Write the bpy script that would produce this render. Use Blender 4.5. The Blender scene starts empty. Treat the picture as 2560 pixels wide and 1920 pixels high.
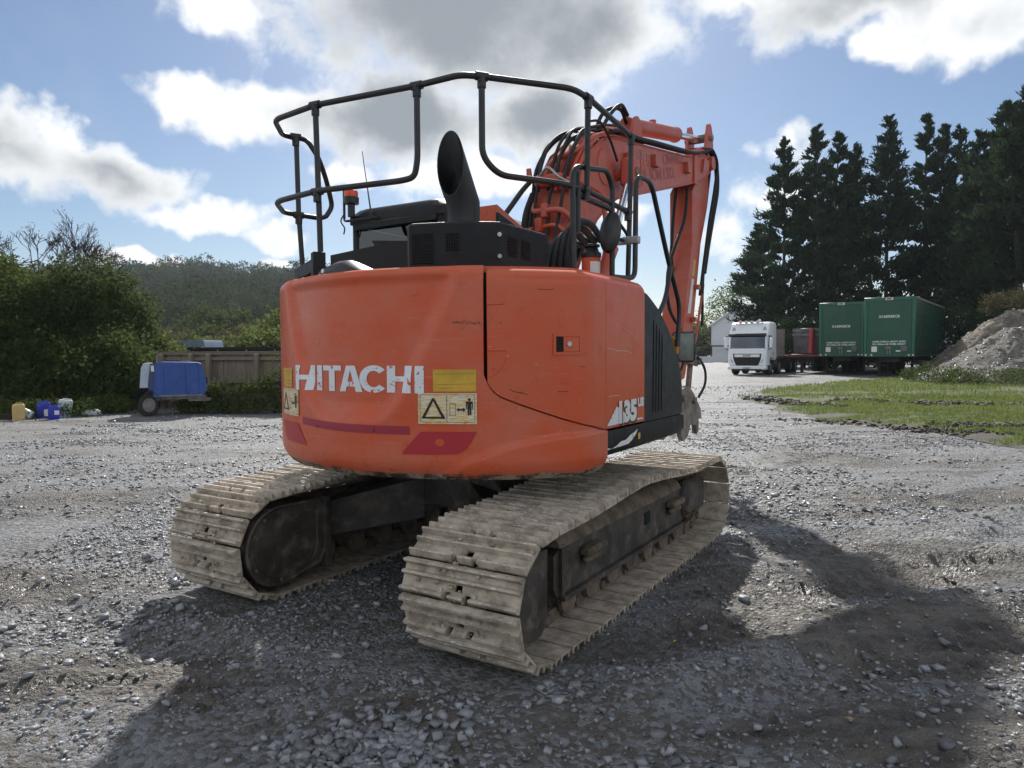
import bpy, bmesh, math, random
import numpy as np
from mathutils import Vector, Matrix

# ------------------------------------------------------------------ camera, sky, sun, exposure
scene = bpy.context.scene
R = math.radians
CAM_H = 1.585
F_PX, W_PX = 1785.0, 2560.0
PITCH, ROLL = -0.04537, -0.00566
SUN_EL, SUN_AZ = R(36.5), -0.015          # azimuth clockwise from +Y (the way the camera looks)

cam_d = bpy.data.cameras.new('camera')
cam = bpy.data.objects.new('camera', cam_d)
scene.collection.objects.link(cam)
cam_d.sensor_width = 36.0
cam_d.lens = F_PX / W_PX * 36.0
cam_d.clip_start = 0.05
cam_d.clip_end = 3000
_fw = Vector((0, math.cos(PITCH), math.sin(PITCH)))
_rt = Vector((1, 0, 0))
_up = _rt.cross(_fw)
_r2 = _rt * math.cos(ROLL) + _up * math.sin(ROLL)
_u2 = _up * math.cos(ROLL) - _rt * math.sin(ROLL)
cam.matrix_world = Matrix(((_r2.x, _u2.x, -_fw.x, 0), (_r2.y, _u2.y, -_fw.y, 0), (_r2.z, _u2.z, -_fw.z, CAM_H), (0, 0, 0, 1)))
scene.camera = cam

scene.view_settings.view_transform = 'Standard'
scene.view_settings.look = 'None'
scene.view_settings.gamma = 1.0
scene.view_settings.use_curve_mapping = False
scene.view_settings.exposure = EXPOSURE = 0.66
scene.cycles.use_denoising = True
try:
    scene.cycles.denoiser = 'OPENIMAGEDENOISE'
except Exception:
    pass
scene.cycles.max_bounces = 6
scene.cycles.diffuse_bounces = 3
scene.cycles.transparent_max_bounces = 8
scene.cycles.sample_clamp_indirect = 6.0


class NT:
    """small wrapper for building node trees"""
    def __init__(self, tree):
        self.t = tree

    def n(self, typ, out=None, props=None, **ins):
        nd = self.t.nodes.new(typ)
        for k, v in (props or {}).items():
            setattr(nd, k, v)
        for k, v in ins.items():
            key = int(k[1:]) if k[0] == 'i' and k[1:].isdigit() else k.replace('_', ' ')
            s = nd.inputs[key]
            if isinstance(v, bpy.types.NodeSocket):
                self.t.links.new(v, s)
            elif isinstance(v, bpy.types.Node):
                self.t.links.new(v.outputs[0], s)
            else:
                s.default_value = v
        return nd if out is None else nd.outputs[out]

    def m(self, op, a, b=None, c=None, clamp=False):
        ins = {'i0': a}
        if b is not None:
            ins['i1'] = b
        if c is not None:
            ins['i2'] = c
        return self.n('ShaderNodeMath', 0, {'operation': op, 'use_clamp': clamp}, **ins)

    def vm(self, op, a, b=None, c=None, out=0):
        ins = {'i0': a}
        if b is not None:
            ins['i1'] = b
        if c is not None:
            ins['i2'] = c
        return self.n('ShaderNodeVectorMath', out, {'operation': op}, **ins)

    def ss(self, x, lo, hi):
        return self.n('ShaderNodeMapRange', 0, {'interpolation_type': 'SMOOTHSTEP'}, Value=x, From_Min=lo, From_Max=hi)

    def noise(self, vec, scale, detail=4.0, rough=0.55, dist=0.0):
        ins = dict(Scale=scale, Detail=detail, Roughness=rough, Distortion=dist)
        if vec is not None:
            ins['Vector'] = vec
        return self.n('ShaderNodeTexNoise', 'Fac', **ins)

    def mix(self, fac, a, b):
        nd = self.t.nodes.new('ShaderNodeMix')
        nd.data_type = 'RGBA'
        for s, v in ((nd.inputs['Factor'], fac), (nd.inputs['A'] if False else nd.inputs[6], a), (nd.inputs[7], b)):
            if isinstance(v, bpy.types.NodeSocket):
                self.t.links.new(v, s)
            elif isinstance(v, (tuple, list)):
                s.default_value = (*v[:3], 1.0)
            else:
                s.default_value = v
        return nd.outputs[2]


def pxdir(px, py):
    """azimuth and elevation of a direction, given as the photograph's pixel"""
    az = math.atan((px - 1280) / F_PX)
    el = math.atan((879 - py) / F_PX * math.cos(az))
    return az, el


world = bpy.data.worlds.new('World')
scene.world = world
world.use_nodes = True
world.node_tree.nodes.clear()
w = NT(world.node_tree)
SKY_S = 0.05
sky = w.n('ShaderNodeTexSky', props={'sky_type': 'NISHITA', 'sun_disc': False, 'sun_elevation': SUN_EL, 'sun_rotation': SUN_AZ,
                                     'altitude': 60.0, 'air_density': 1.0, 'dust_density': 0.6, 'ozone_density': 1.6})
d = w.n('ShaderNodeTexCoord', 'Generated')
d = w.vm('NORMALIZE', d)
sep = w.n('ShaderNodeSeparateXYZ', Vector=d)
az = w.m('ARCTAN2', sep.outputs[0], sep.outputs[1])
el = w.m('ARCSINE', sep.outputs[2])
warpn = w.n('ShaderNodeTexNoise', 'Color', Vector=d, Scale=7.0, Detail=4.0, Roughness=0.6)
warp = w.vm('SUBTRACT', warpn, (0.5, 0.5, 0.5))
ae = w.n('ShaderNodeCombineXYZ', 0, X=az, Y=el)
ae = w.vm('MULTIPLY_ADD', warp, (0.16, 0.12, 0.0), ae)
# each cloud of the sky in view: centre px, radii px, how grey its thick middle is
CLOUDS = [(1130, 40, 560, 230, 1.0), (700, 285, 240, 82, 0.15), (520, 245, 110, 62, 0.0), (560, 40, 120, 62, 0.0), (1470, 90, 230, 160, 0.75),
          (1000, 320, 330, 130, 0.95), (1330, 310, 230, 140, 0.9), (1180, 460, 220, 50, 0.2), (860, 440, 120, 36, 0.0),
          (2150, 10, 350, 105, 0.7), (1880, 0, 130, 50, 0.2), (2430, 85, 130, 95, 0.35), (2190, 155, 120, 50, 0.0),
          (30, 375, 165, 88, 0.45), (200, 335, 85, 66, 0.0), (310, 435, 180, 80, 0.55), (510, 530, 165, 46, 0.1), (690, 575, 105, 30, 0.0),
          (340, 650, 100, 32, 0.0), (690, 628, 60, 24, 0.0), (1830, 600, 110, 60, -1), (1890, 500, 80, 50, -1), (1860, 640, 120, 40, -1), (1950, 480, 70, 40, -1), (1560, 560, 120, 42, 0.0), (1990, 380, 60, 40, -1)]
fld = gfl = None
for (px, py, rx, ry, gw) in CLOUDS:
    a, e = pxdir(px, py)
    c = w.vm('MULTIPLY_ADD', ae, (F_PX / rx, F_PX / ry, 0), (-a * F_PX / rx, -e * F_PX / ry, 0))
    f = w.m('SUBTRACT', 1.0, w.vm('LENGTH', c, out='Value'))
    if gw < 0:                                    # wisps
        f = w.m('MULTIPLY', f, 0.42)
    fld = f if fld is None else w.m('SMOOTH_MAX', fld, f, 0.35)
    if gw > 0:
        f2 = w.m('MULTIPLY', w.m('MAXIMUM', f, 0.0), gw * 1.5)
        gfl = f2 if gfl is None else w.m('SMOOTH_MAX', gfl, f2, 0.3)
# the same broken cloud goes on over the rest of the sky
away = w.m('MAXIMUM', w.ss(w.m('ABSOLUTE', az), 0.68, 0.9), w.ss(el, 0.5, 0.68))
gen = w.noise(d, 2.1, 3.0, 0.5)
gen = w.m('MULTIPLY_ADD', gen, 5.0, -2.25)
gen = w.m('ADD', gen, w.m('MULTIPLY', w.m('SUBTRACT', away, 1.0), 6.0))
fld = w.m('MAXIMUM', fld, gen)
gfl = w.m('MAXIMUM', gfl, w.m('MULTIPLY', w.m('MAXIMUM', gen, 0.0), 0.8))
fine = w.noise(d, 15.0, 10.0, 0.62, 0.2)
fine2 = w.noise(d, 5.5, 6.0, 0.55)
val = w.m('MULTIPLY_ADD', w.m('SUBTRACT', fine, 0.5), 1.35, fld)
alpha = w.ss(val, -0.02, 0.48)
thick = w.m('MULTIPLY_ADD', w.m('SUBTRACT', fine2, 0.5), 0.9, w.m('MULTIPLY_ADD', w.m('SUBTRACT', fine, 0.5), 0.55, gfl))
grey = w.ss(thick, 0.02, 1.1)
# clouds are grey against the sun and white with it behind the eye
sdot = w.vm('DOT_PRODUCT', d, (math.sin(SUN_AZ) * math.cos(SUN_EL), math.cos(SUN_AZ) * math.cos(SUN_EL), math.sin(SUN_EL)), out='Value')
grey = w.m('MULTIPLY', grey, w.m('MULTIPLY_ADD', w.ss(sdot, -0.3, 0.6), 0.8, 0.2))
ccol = w.mix(grey, (0.70, 0.71, 0.715), (0.215, 0.24, 0.265))
thin = w.m('MULTIPLY', w.ss(w.noise(d, 3.2, 6.0, 0.6), 0.5, 0.85), 0.10)
low = w.m('MULTIPLY', w.m('SUBTRACT', 1.0, w.ss(el, -0.02, 0.13)), 0.42)
alpha = w.m('MAXIMUM', alpha, w.m('MAXIMUM', thin, low), clamp=True)
skyc = w.vm('SCALE', sky.outputs[0])
skyc.node.inputs['Scale'].default_value = SKY_S
tint = w.vm('MULTIPLY', skyc, (0.88, 0.98, 1.10))
wc = w.mix(alpha, tint, ccol)
bg = w.n('ShaderNodeBackground', Color=wc, Strength=1.0)
wo = w.n('ShaderNodeOutputWorld')
w.t.links.new(bg.outputs[0], wo.inputs[0])

sun_d = bpy.data.lights.new('sun', 'SUN')
sun_d.energy = 3.8
sun_d.angle = R(1.2)
sun_d.color = (1.0, 0.965, 0.91)
sun = bpy.data.objects.new('sun', sun_d)
scene.collection.objects.link(sun)
sdir = Vector((math.sin(SUN_AZ) * math.cos(SUN_EL), math.cos(SUN_AZ) * math.cos(SUN_EL), math.sin(SUN_EL)))
sun.rotation_euler = (-sdir).to_track_quat('-Z', 'Y').to_euler()
sun.location = (4, 30, 40)

# ------------------------------------------------------------------ helpers
C = scene.collection
rng = np.random.default_rng(7)
random.seed(5)
MATS = {}


def tag(o, label=None, cat=None, group=None, kind=None):
    for k, v in (('label', label), ('category', cat), ('group', group), ('kind', kind)):
        if v:
            o[k] = v
    return o


def empty(name, loc=(0, 0, 0), rz=0.0, parent=None):
    o = bpy.data.objects.new(name, None)
    o.empty_display_size = 0.2
    C.objects.link(o)
    o.location = loc
    o.rotation_euler = (0, 0, rz)
    if parent:
        o.parent = parent
    return o


def link_mesh(name, me, mat=None, parent=None, loc=None, rot=None):
    o = bpy.data.objects.new(name, me)
    C.objects.link(o)
    if mat is not None and not me.materials:
        me.materials.append(MATS[mat] if isinstance(mat, str) else mat)
    if parent:
        o.parent = parent
    if loc is not None:
        o.location = loc
    if rot is not None:
        o.rotation_euler = rot
    return o


def fillet(pts, rad, n=5):
    """round the inner corners of a polyline"""
    pts = [Vector(p) for p in pts]
    out = [pts[0]]
    for a, b, c in zip(pts, pts[1:], pts[2:]):
        u, v = (a - b), (c - b)
        r = min(rad, u.length * 0.45, v.length * 0.45)
        p, q = b + u.normalized() * r, b + v.normalized() * r
        for k in range(n + 1):
            t = k / n
            out.append(p * (1 - t) ** 2 + b * 2 * t * (1 - t) + q * t * t)
    out.append(pts[-1])
    return out


def spline(pts, n=6):
    """Catmull-Rom through the points"""
    P = [Vector(p) for p in pts]
    P = [P[0] * 2 - P[1]] + P + [P[-1] * 2 - P[-2]]
    out = []
    for i in range(1, len(P) - 2):
        for k in range(n):
            t = k / n
            a, b, c, e = P[i - 1], P[i], P[i + 1], P[i + 2]
            out.append(0.5 * ((2 * b) + (c - a) * t + (2 * a - 5 * b + 4 * c - e) * t * t + (3 * b - a - 3 * c + e) * t ** 3))
    out.append(P[-2])
    return out


class MB:
    def __init__(self):
        self.v, self.f = [], []

    def add(self, vs, fs):
        k = len(self.v)
        self.v.extend(tuple(p) for p in vs)
        self.f.extend(tuple(i + k for i in f) for f in fs)
        return self

    def box(self, x0, x1, y0, y1, z0, z1, M=None, bev=0.0):
        if bev <= 0:
            vs = [Vector((x, y, z)) for z in (z0, z1) for y in (y0, y1) for x in (x0, x1)]
            fs = [(0, 2, 3, 1), (4, 5, 7, 6), (0, 1, 5, 4), (2, 6, 7, 3), (0, 4, 6, 2), (1, 3, 7, 5)]
        else:
            b = min(bev, (x1 - x0) * .45, (y1 - y0) * .45, (z1 - z0) * .45)
            vs, idx = [], {}
            for ix, X in ((0, x0), (1, x1)):
                for iy, Y in ((0, y0), (1, y1)):
                    for iz, Z in ((0, z0), (1, z1)):
                        sx, sy, sz = (1, -1)[ix], (1, -1)[iy], (1, -1)[iz]
                        idx[ix, iy, iz, 0] = len(vs); vs.append(Vector((X, Y + sy * b, Z + sz * b)))
                        idx[ix, iy, iz, 1] = len(vs); vs.append(Vector((X + sx * b, Y, Z + sz * b)))
                        idx[ix, iy, iz, 2] = len(vs); vs.append(Vector((X + sx * b, Y + sy * b, Z)))
            g = lambda a, b_, c, k: idx[a, b_, c, k]
            fs = []
            for i in (0, 1):
                q = [g(i, 0, 0, 0), g(i, 1, 0, 0), g(i, 1, 1, 0), g(i, 0, 1, 0)]; fs.append(q[::-1] if i == 0 else q)
                q = [g(0, i, 0, 1), g(1, i, 0, 1), g(1, i, 1, 1), g(0, i, 1, 1)]; fs.append(q if i == 0 else q[::-1])
                q = [g(0, 0, i, 2), g(1, 0, i, 2), g(1, 1, i, 2), g(0, 1, i, 2)]; fs.append(q[::-1] if i == 0 else q)
            for i in (0, 1):
                for j in (0, 1):
                    fs.append((g(i, j, 0, 0), g(i, j, 1, 0), g(i, j, 1, 1), g(i, j, 0, 1)))
                    fs.append((g(i, 0, j, 0), g(i, 1, j, 0), g(i, 1, j, 2), g(i, 0, j, 2)))
                    fs.append((g(0, i, j, 1), g(1, i, j, 1), g(1, i, j, 2), g(0, i, j, 2)))
                    for k in (0, 1):
                        fs.append((g(i, j, k, 0), g(i, j, k, 1), g(i, j, k, 2)))
        if M is not None:
            vs = [M @ p for p in vs]
        return self.add(vs, fs)

    def tube(self, pts, r, n=8, caps=True, rs=None):
        pts = [Vector(p) for p in pts]
        pts = [p for i, p in enumerate(pts) if i == 0 or (p - pts[i - 1]).length > 1e-6]
        m = len(pts)
        if m < 2:
            return self
        t0 = (pts[1] - pts[0]).normalized()
        a = Vector((0, 0, 1)) if abs(t0.z) < 0.9 else Vector((1, 0, 0))
        u = t0.cross(a).normalized()
        vs, fs = [], []
        for i, p in enumerate(pts):
            t = (pts[min(i + 1, m - 1)] - pts[max(i - 1, 0)]).normalized()
            u = (u - t * u.dot(t)).normalized()
            w_ = t.cross(u)
            rr = rs[i] if rs is not None else r
            for k in range(n):
                an = 2 * math.pi * k / n
                vs.append(p + (u * math.cos(an) + w_ * math.sin(an)) * rr)
        for i in range(m - 1):
            for k in range(n):
                q = (k + 1) % n
                fs.append((i * n + k, i * n + q, (i + 1) * n + q, (i + 1) * n + k))
        if caps:
            fs.append(tuple(range(n - 1, -1, -1)))
            fs.append(tuple((m - 1) * n + k for k in range(n)))
        return self.add(vs, fs)

    def cyl(self, p0, p1, r, r1=None, n=16):
        return self.tube([p0, p1], r, n, True, [r, r if r1 is None else r1])

    def lathe(self, prof, o=(0, 0, 0), ax=(0, 0, 1), n=20, caps=True):
        """prof: (radius, height) pairs along the axis"""
        o, ax = Vector(o), Vector(ax).normalized()
        a = Vector((1, 0, 0)) if abs(ax.x) < 0.9 else Vector((0, 1, 0))
        u = ax.cross(a).normalized(); w_ = ax.cross(u)
        vs, fs = [], []
        for (r, h) in prof:
            for k in range(n):
                an = 2 * math.pi * k / n
                vs.append(o + ax * h + (u * math.cos(an) + w_ * math.sin(an)) * max(r, 1e-4))
        for i in range(len(prof) - 1):
            for k in range(n):
                q = (k + 1) % n
                fs.append((i * n + k, i * n + q, (i + 1) * n + q, (i + 1) * n + k))
        if caps:
            fs.append(tuple(range(n - 1, -1, -1)))
            fs.append(tuple((len(prof) - 1) * n + k for k in range(n)))
        return self.add(vs, fs)

    def prism(self, poly, o, u, v, dvec):
        """polygon in the plane (o, u, v) pushed along dvec"""
        o, u, v, dvec = Vector(o), Vector(u), Vector(v), Vector(dvec)
        n = len(poly)
        b = [o + u * p[0] + v * p[1] for p in poly]
        vs = b + [p + dvec for p in b]
        fs = [tuple(range(n - 1, -1, -1)), tuple(range(n, 2 * n))] + [(i, (i + 1) % n, n + (i + 1) % n, n + i) for i in range(n)]
        return self.add(vs, fs)

    def grid(self, P):
        """P: rows of points"""
        k = len(P[0])
        vs = [p for row in P for p in row]
        fs = [(i * k + j, i * k + j + 1, (i + 1) * k + j + 1, (i + 1) * k + j) for i in range(len(P) - 1) for j in range(k - 1)]
        return self.add(vs, fs)

    def mesh(self, name, smooth=38):
        me = bpy.data.meshes.new(name)
        me.from_pydata([tuple(p) for p in self.v], [], self.f)
        me.update()
        bm = bmesh.new(); bm.from_mesh(me)
        bmesh.ops.recalc_face_normals(bm, faces=bm.faces)
        bm.to_mesh(me); bm.free()
        if smooth:
            me.polygons.foreach_set('use_smooth', [True] * len(me.polygons))
            me.set_sharp_from_angle(angle=R(smooth))
        return me

    def build(self, name, mat, parent=None, smooth=38, loc=None, rot=None):
        return link_mesh(name, self.mesh(name, smooth), mat, parent, loc, rot)


def np_mesh(name, V, F, attr=None):
    """V (n,3), F (m,k) arrays; attr: per-vertex float stored as 'tint'"""
    me = bpy.data.meshes.new(name)
    V = np.asarray(V, np.float32); F = np.asarray(F, np.int32)
    me.vertices.add(len(V)); me.vertices.foreach_set('co', V.ravel())
    k = F.shape[1]
    me.loops.add(F.size); me.loops.foreach_set('vertex_index', F.ravel())
    me.polygons.add(len(F)); me.polygons.foreach_set('loop_start', np.arange(0, F.size, k, dtype=np.int32))
    me.update(calc_edges=True)
    if attr is not None:
        at = me.attributes.new('tint', 'FLOAT', 'POINT')
        at.data.foreach_set('value', np.asarray(attr, np.float32))
    return me


def copy_tree(o, parent=None):
    c = o.copy()
    C.objects.link(c)
    if parent:
        c.parent = parent
    for ch in list(o.children):
        copy_tree(ch, c)
    return c


def text2d(s, size=1.0, bold=0.0, xs=1.0, align='LEFT'):
    """flat lettering as a list of 2D triangles"""
    cu = bpy.data.curves.new('lettering', 'FONT')
    cu.body = s; cu.size = size; cu.offset = bold; cu.align_x = align
    cu.resolution_u = 3
    ob = bpy.data.objects.new('lettering', cu)
    me = bpy.data.meshes.new_from_object(ob)
    vs = [(v.co.x * xs, v.co.y) for v in me.vertices]
    fs = [tuple(p.vertices) for p in me.polygons]
    bpy.data.objects.remove(ob); bpy.data.curves.remove(cu); bpy.data.meshes.remove(me)
    return vs, fs


def lettering(name, s, size, mat, parent, o, u, v, bold=0.0, xs=1.0, align='LEFT'):
    vs, fs = text2d(s, size, bold, xs, align)
    o, u, v = Vector(o), Vector(u).normalized(), Vector(v).normalized()
    mb = MB().add([o + u * a + v * b for a, b in vs], fs)
    return mb.build(name, mat, parent, 0)
# ------------------------------------------------------------------ materials
def newmat(name):
    m = bpy.data.materials.new(name)
    m.use_nodes = True
    m.node_tree.nodes.clear()
    g = NT(m.node_tree)
    out = g.n('ShaderNodeOutputMaterial')
    b = g.n('ShaderNodeBsdfPrincipled')
    g.t.links.new(b.outputs[0], out.inputs[0])
    MATS[name] = m
    return m, g, b, out


def setin(g, b, **kw):
    for k, v in kw.items():
        s = b.inputs[k.replace('_', ' ')]
        if isinstance(v, bpy.types.NodeSocket):
            g.t.links.new(v, s)
        elif isinstance(v, (tuple, list)) and len(v) == 3 and s.type == 'RGBA':
            s.default_value = (*v, 1)
        else:
            s.default_value = v


def coords(g, which='Object'):
    return g.n('ShaderNodeTexCoord', which)


def scaled(g, vec, s):
    return g.vm('MULTIPLY', vec, s)


def bump(g, h, strength, dist=0.02):
    return g.n('ShaderNodeBump', 0, Height=h, Strength=strength, Distance=dist)


def simple(name, col, rough=0.5, metal=0.0, var=0.25, vs=6.0, bumpk=0.0, bs=60.0, dirt=None, dirtamt=0.0, spec=None):
    m, g, b, out = newmat(name)
    c = coords(g)
    n = g.noise(c, vs, 6.0, 0.6)
    col2 = tuple(x * (1 - var) for x in col); col1 = tuple(min(1, x * (1 + var)) for x in col)
    cc = g.mix(g.ss(n, 0.3, 0.7), col2, col1)
    rr = g.m('MULTIPLY_ADD', g.noise(c, vs * 3, 4.0), 0.3, rough - 0.15)
    if dirt:
        k = g.m('MULTIPLY', g.ss(g.noise(c, vs * 1.7, 8.0, 0.65), 0.62 - 0.3 * dirtamt, 0.75), min(1.0, 0.35 + dirtamt))
        cc = g.mix(k, cc, dirt)
        rr = g.m('MULTIPLY_ADD', k, 0.4, rr, clamp=True)
    setin(g, b, Base_Color=cc, Roughness=rr, Metallic=metal)
    if spec is not None:
        b.inputs['Specular IOR Level'].default_value = spec
    if bumpk:
        setin(g, b, Normal=bump(g, g.noise(c, bs, 6.0, 0.65), bumpk))
    return m


# machine paint: faded in patches, scuffed in long streaks, chipped
def paint(name, base, faded, rub=False, gloss=0.42):
    m, g, b, out = newmat(name)
    c = coords(g)
    f = g.ss(g.noise(scaled(g, c, (1, 1, 1.5)), 2.3, 7.0, 0.66), 0.36, 0.64)
    col = g.mix(f, base, faded)
    st = g.noise(scaled(g, c, (2.0, 2.0, 55.0)), 1.6, 6.0, 0.7)
    col = g.mix(g.m('MULTIPLY', g.ss(st, 0.56, 0.72), 0.5), col, tuple(min(1, x * 1.1 + 0.06) for x in faded))
    blot = g.noise(c, 9.0, 8.0, 0.7)
    col = g.mix(g.m('MULTIPLY', g.ss(blot, 0.56, 0.72), 0.45), col, tuple(x * 0.5 for x in base))
    chip = g.noise(c, 75.0, 3.0, 0.5)
    col = g.mix(g.m('MULTIPLY', g.ss(chip, 0.735, 0.76), 0.85), col, (0.10, 0.07, 0.055))
    spk = g.noise(scaled(g, c, (1.0, 1.0, 1.6)), 48.0, 2.0, 0.5)
    col = g.mix(g.m('MULTIPLY', g.ss(spk, 0.735, 0.76), 0.8), col, (0.55, 0.42, 0.36))
    scr = g.noise(scaled(g, c, (3.5, 3.5, 90.0)), 3.0, 4.0, 0.6)
    col = g.mix(g.m('MULTIPLY', g.ss(scr, 0.70, 0.73), g.ss(g.noise(c, 4.0, 3.0), 0.5, 0.6)), col, (0.20, 0.06, 0.035))
    rough = g.m('MULTIPLY_ADD', g.noise(c, 9.0, 8.0, 0.7), 0.40, gloss - 0.14)
    if rub:                                       # scraped down to primer and steel along the bottom rim
        z = g.n('ShaderNodeSeparateXYZ', 2, Vector=c)
        band = g.m('SUBTRACT', 1.0, g.ss(z, 0.868, 0.955))
        sc = g.noise(scaled(g, c, (3.0, 3.0, 34.0)), 2.0, 9.0, 0.72)
        k = g.ss(g.m('MULTIPLY_ADD', band, 0.42, sc), 0.76, 0.83)
        under = g.mix(g.ss(g.noise(c, 11.0, 6.0, 0.7), 0.42, 0.6), (0.035, 0.03, 0.027), (0.33, 0.27, 0.20))
        col = g.mix(k, col, under)
        rough = g.m('MULTIPLY_ADD', k, 0.3, rough, clamp=True)
    nz = g.n('ShaderNodeSeparateXYZ', 2, Vector=g.n('ShaderNodeNewGeometry', 'Normal'))
    dust = g.ss(nz, 0.45, 0.9)                    # settled dust dulls what faces up
    rough = g.m('MAXIMUM', rough, g.m('MULTIPLY', dust, 0.85))
    col = g.mix(g.m('MULTIPLY', dust, 0.25), col, (0.42, 0.25, 0.19))
    dent = g.noise(c, 5.0, 3.0, 0.5)
    setin(g, b, Base_Color=col, Roughness=rough, Normal=bump(g, dent, 0.06, 0.06), Specular_IOR_Level=g.m('MULTIPLY_ADD', dust, -0.36, 0.45))
    return m


paint('orange_paint', (0.59, 0.082, 0.020), (0.56, 0.105, 0.042), gloss=0.30)
paint('orange_worn', (0.60, 0.088, 0.024), (0.57, 0.128, 0.066), rub=True, gloss=0.30)
paint('boom_paint', (0.50, 0.078, 0.036), (0.47, 0.125, 0.088), gloss=0.38)
simple('black_paint', (0.010, 0.011, 0.013), 0.5, var=0.35, vs=5, dirt=(0.05, 0.048, 0.046), dirtamt=0.12, spec=0.3)
simple('rail_paint', (0.016, 0.017, 0.020), 0.42, var=0.3, vs=7)
simple('dark_plastic', (0.012, 0.012, 0.014), 0.38, var=0.2, vs=4)
simple('rubber', (0.012, 0.012, 0.013), 0.66, var=0.3, vs=10)
simple('frame_dirt', (0.048, 0.040, 0.034), 0.55, var=0.5, vs=5, bumpk=0.5, bs=32, dirt=(0.185, 0.155, 0.125), dirtamt=0.55)
simple('frame_mud', (0.145, 0.112, 0.082), 0.8, var=0.5, vs=7, bumpk=0.6, bs=45, dirt=(0.24, 0.19, 0.14), dirtamt=0.35)
simple('chrome', (0.82, 0.84, 0.87), 0.17, 1.0, var=0.05)
simple('steel', (0.32, 0.32, 0.33), 0.4, 1.0, var=0.2)
simple('zinc', (0.42, 0.43, 0.44), 0.45, 0.7, var=0.2)
simple('cast_steel', (0.22, 0.19, 0.16), 0.75, 0.1, var=0.4, vs=9, bumpk=0.4, bs=50, dirt=(0.10, 0.085, 0.07), dirtamt=0.3)
simple('white_paint', (0.84, 0.86, 0.88), 0.38, var=0.05, dirt=(0.45, 0.42, 0.38), dirtamt=0.02)
simple('void', (0.006, 0.006, 0.007), 0.85, var=0.1)
simple('beacon_orange', (0.75, 0.09, 0.02), 0.25, var=0.1)
simple('yellow_decal', (0.60, 0.36, 0.035), 0.42, var=0.12, vs=8, dirt=(0.33, 0.20, 0.06), dirtamt=0.05)
simple('label_white', (0.72, 0.72, 0.70), 0.5, var=0.05)
simple('decal_black', (0.012, 0.012, 0.012), 0.45, var=0.1)
simple('indicator_amber', (0.78, 0.33, 0.01), 0.25, var=0.05)
simple('lens', (0.55, 0.58, 0.62), 0.12, 0.4, var=0.1)
simple('tyre', (0.022, 0.021, 0.020), 0.8, var=0.4, vs=5, dirt=(0.10, 0.09, 0.08), dirtamt=0.25)


def torn(name, col, under, lo, hi, scale=(1, 1, 1), sc=14.0, fine=None):
    """printed vinyl with pieces torn off down to what lies under it"""
    m, g, b, out = newmat(name)
    c = scaled(g, coords(g), scale)
    n = g.noise(c, sc, 9.0, 0.68, 0.6)
    k = g.ss(n, lo, hi)
    col_ = col
    if fine:
        col_ = g.mix(g.ss(g.noise(scaled(g, coords(g), (4, 4, 30)), 5.0, 8.0, 0.7), 0.42, 0.60), col, fine)
    cc = g.mix(k, col_, under)
    setin(g, b, Base_Color=cc, Roughness=0.42)
    return m


torn('vinyl_white', (0.74, 0.76, 0.80), (0.56, 0.085, 0.03), 0.592, 0.60, (1, 1, 1.8), 20.0)
torn('vinyl_sign', (0.70, 0.70, 0.62), (0.56, 0.085, 0.03), 0.625, 0.635, (1, 1, 2.0), 11.0, (0.70, 0.42, 0.03))
torn('vinyl_red', (0.42, 0.018, 0.030), (0.56, 0.13, 0.08), 0.69, 0.72, (1.4, 1.4, 1), 40.0)
torn('vinyl_red_strip', (0.33, 0.018, 0.040), (0.5, 0.1, 0.05), 0.8, 0.83, (1, 1, 1), 30.0)
torn('vinyl_black', (0.012, 0.012, 0.012), (0.56, 0.085, 0.03), 0.625, 0.635, (1, 1, 2.0), 11.0)
torn('vinyl_skirt', (0.74, 0.75, 0.77), (0.50, 0.12, 0.06), 0.55, 0.60, (1, 1, 2.0), 9.0)
torn('boom_letters_pale', (0.50, 0.21, 0.17), (0.50, 0.105, 0.06), 0.50, 0.62, (1, 1, 1), 12.0)
torn('boom_letters_dark', (0.36, 0.045, 0.018), (0.50, 0.105, 0.06), 0.52, 0.66, (1, 1, 1), 12.0)

# crawler shoes: brown-grey steel under dried clay, rubbed bright along the grousers
m, g, b, out = newmat('shoe_steel')
c = coords(g)
rnd = g.n('ShaderNodeObjectInfo', 'Random')
c2 = g.vm('ADD', c, g.n('ShaderNodeCombineXYZ', 0, X=g.m('MULTIPLY', rnd, 37.0), Y=g.m('MULTIPLY', rnd, 11.0)))
n1 = g.ss(g.noise(c2, 9.0, 8.0, 0.65), 0.33, 0.66)
col = g.mix(n1, (0.255, 0.208, 0.155), (0.540, 0.465, 0.370))
mud = g.ss(g.noise(c2, 5.0, 9.0, 0.7), 0.56, 0.68)
col = g.mix(g.m('MULTIPLY', mud, 0.7), col, (0.570, 0.490, 0.390))
rust = g.ss(g.noise(c2, 12.0, 6.0, 0.7), 0.60, 0.70)
col = g.mix(g.m('MULTIPLY', rust, 0.5), col, (0.115, 0.085, 0.062))
z = g.n('ShaderNodeSeparateXYZ', 2, Vector=c)
rubn = g.ss(g.noise(scaled(g, c2, (9, 40, 40)), 3.0, 8.0, 0.75), 0.52, 0.64)
rub = g.m('MULTIPLY', g.ss(z, 0.017, 0.026), rubn)
col = g.mix(rub, col, (0.66, 0.67, 0.70))
setin(g, b, Base_Color=col, Roughness=g.m('MULTIPLY_ADD', rub, -0.35, 0.72), Metallic=g.m('MULTIPLY', rub, 0.5),
      Normal=bump(g, g.m('ADD', g.noise(c2, 55.0, 8.0, 0.7), g.m('MULTIPLY', mud, 1.2)), 0.5, 0.012))

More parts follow.
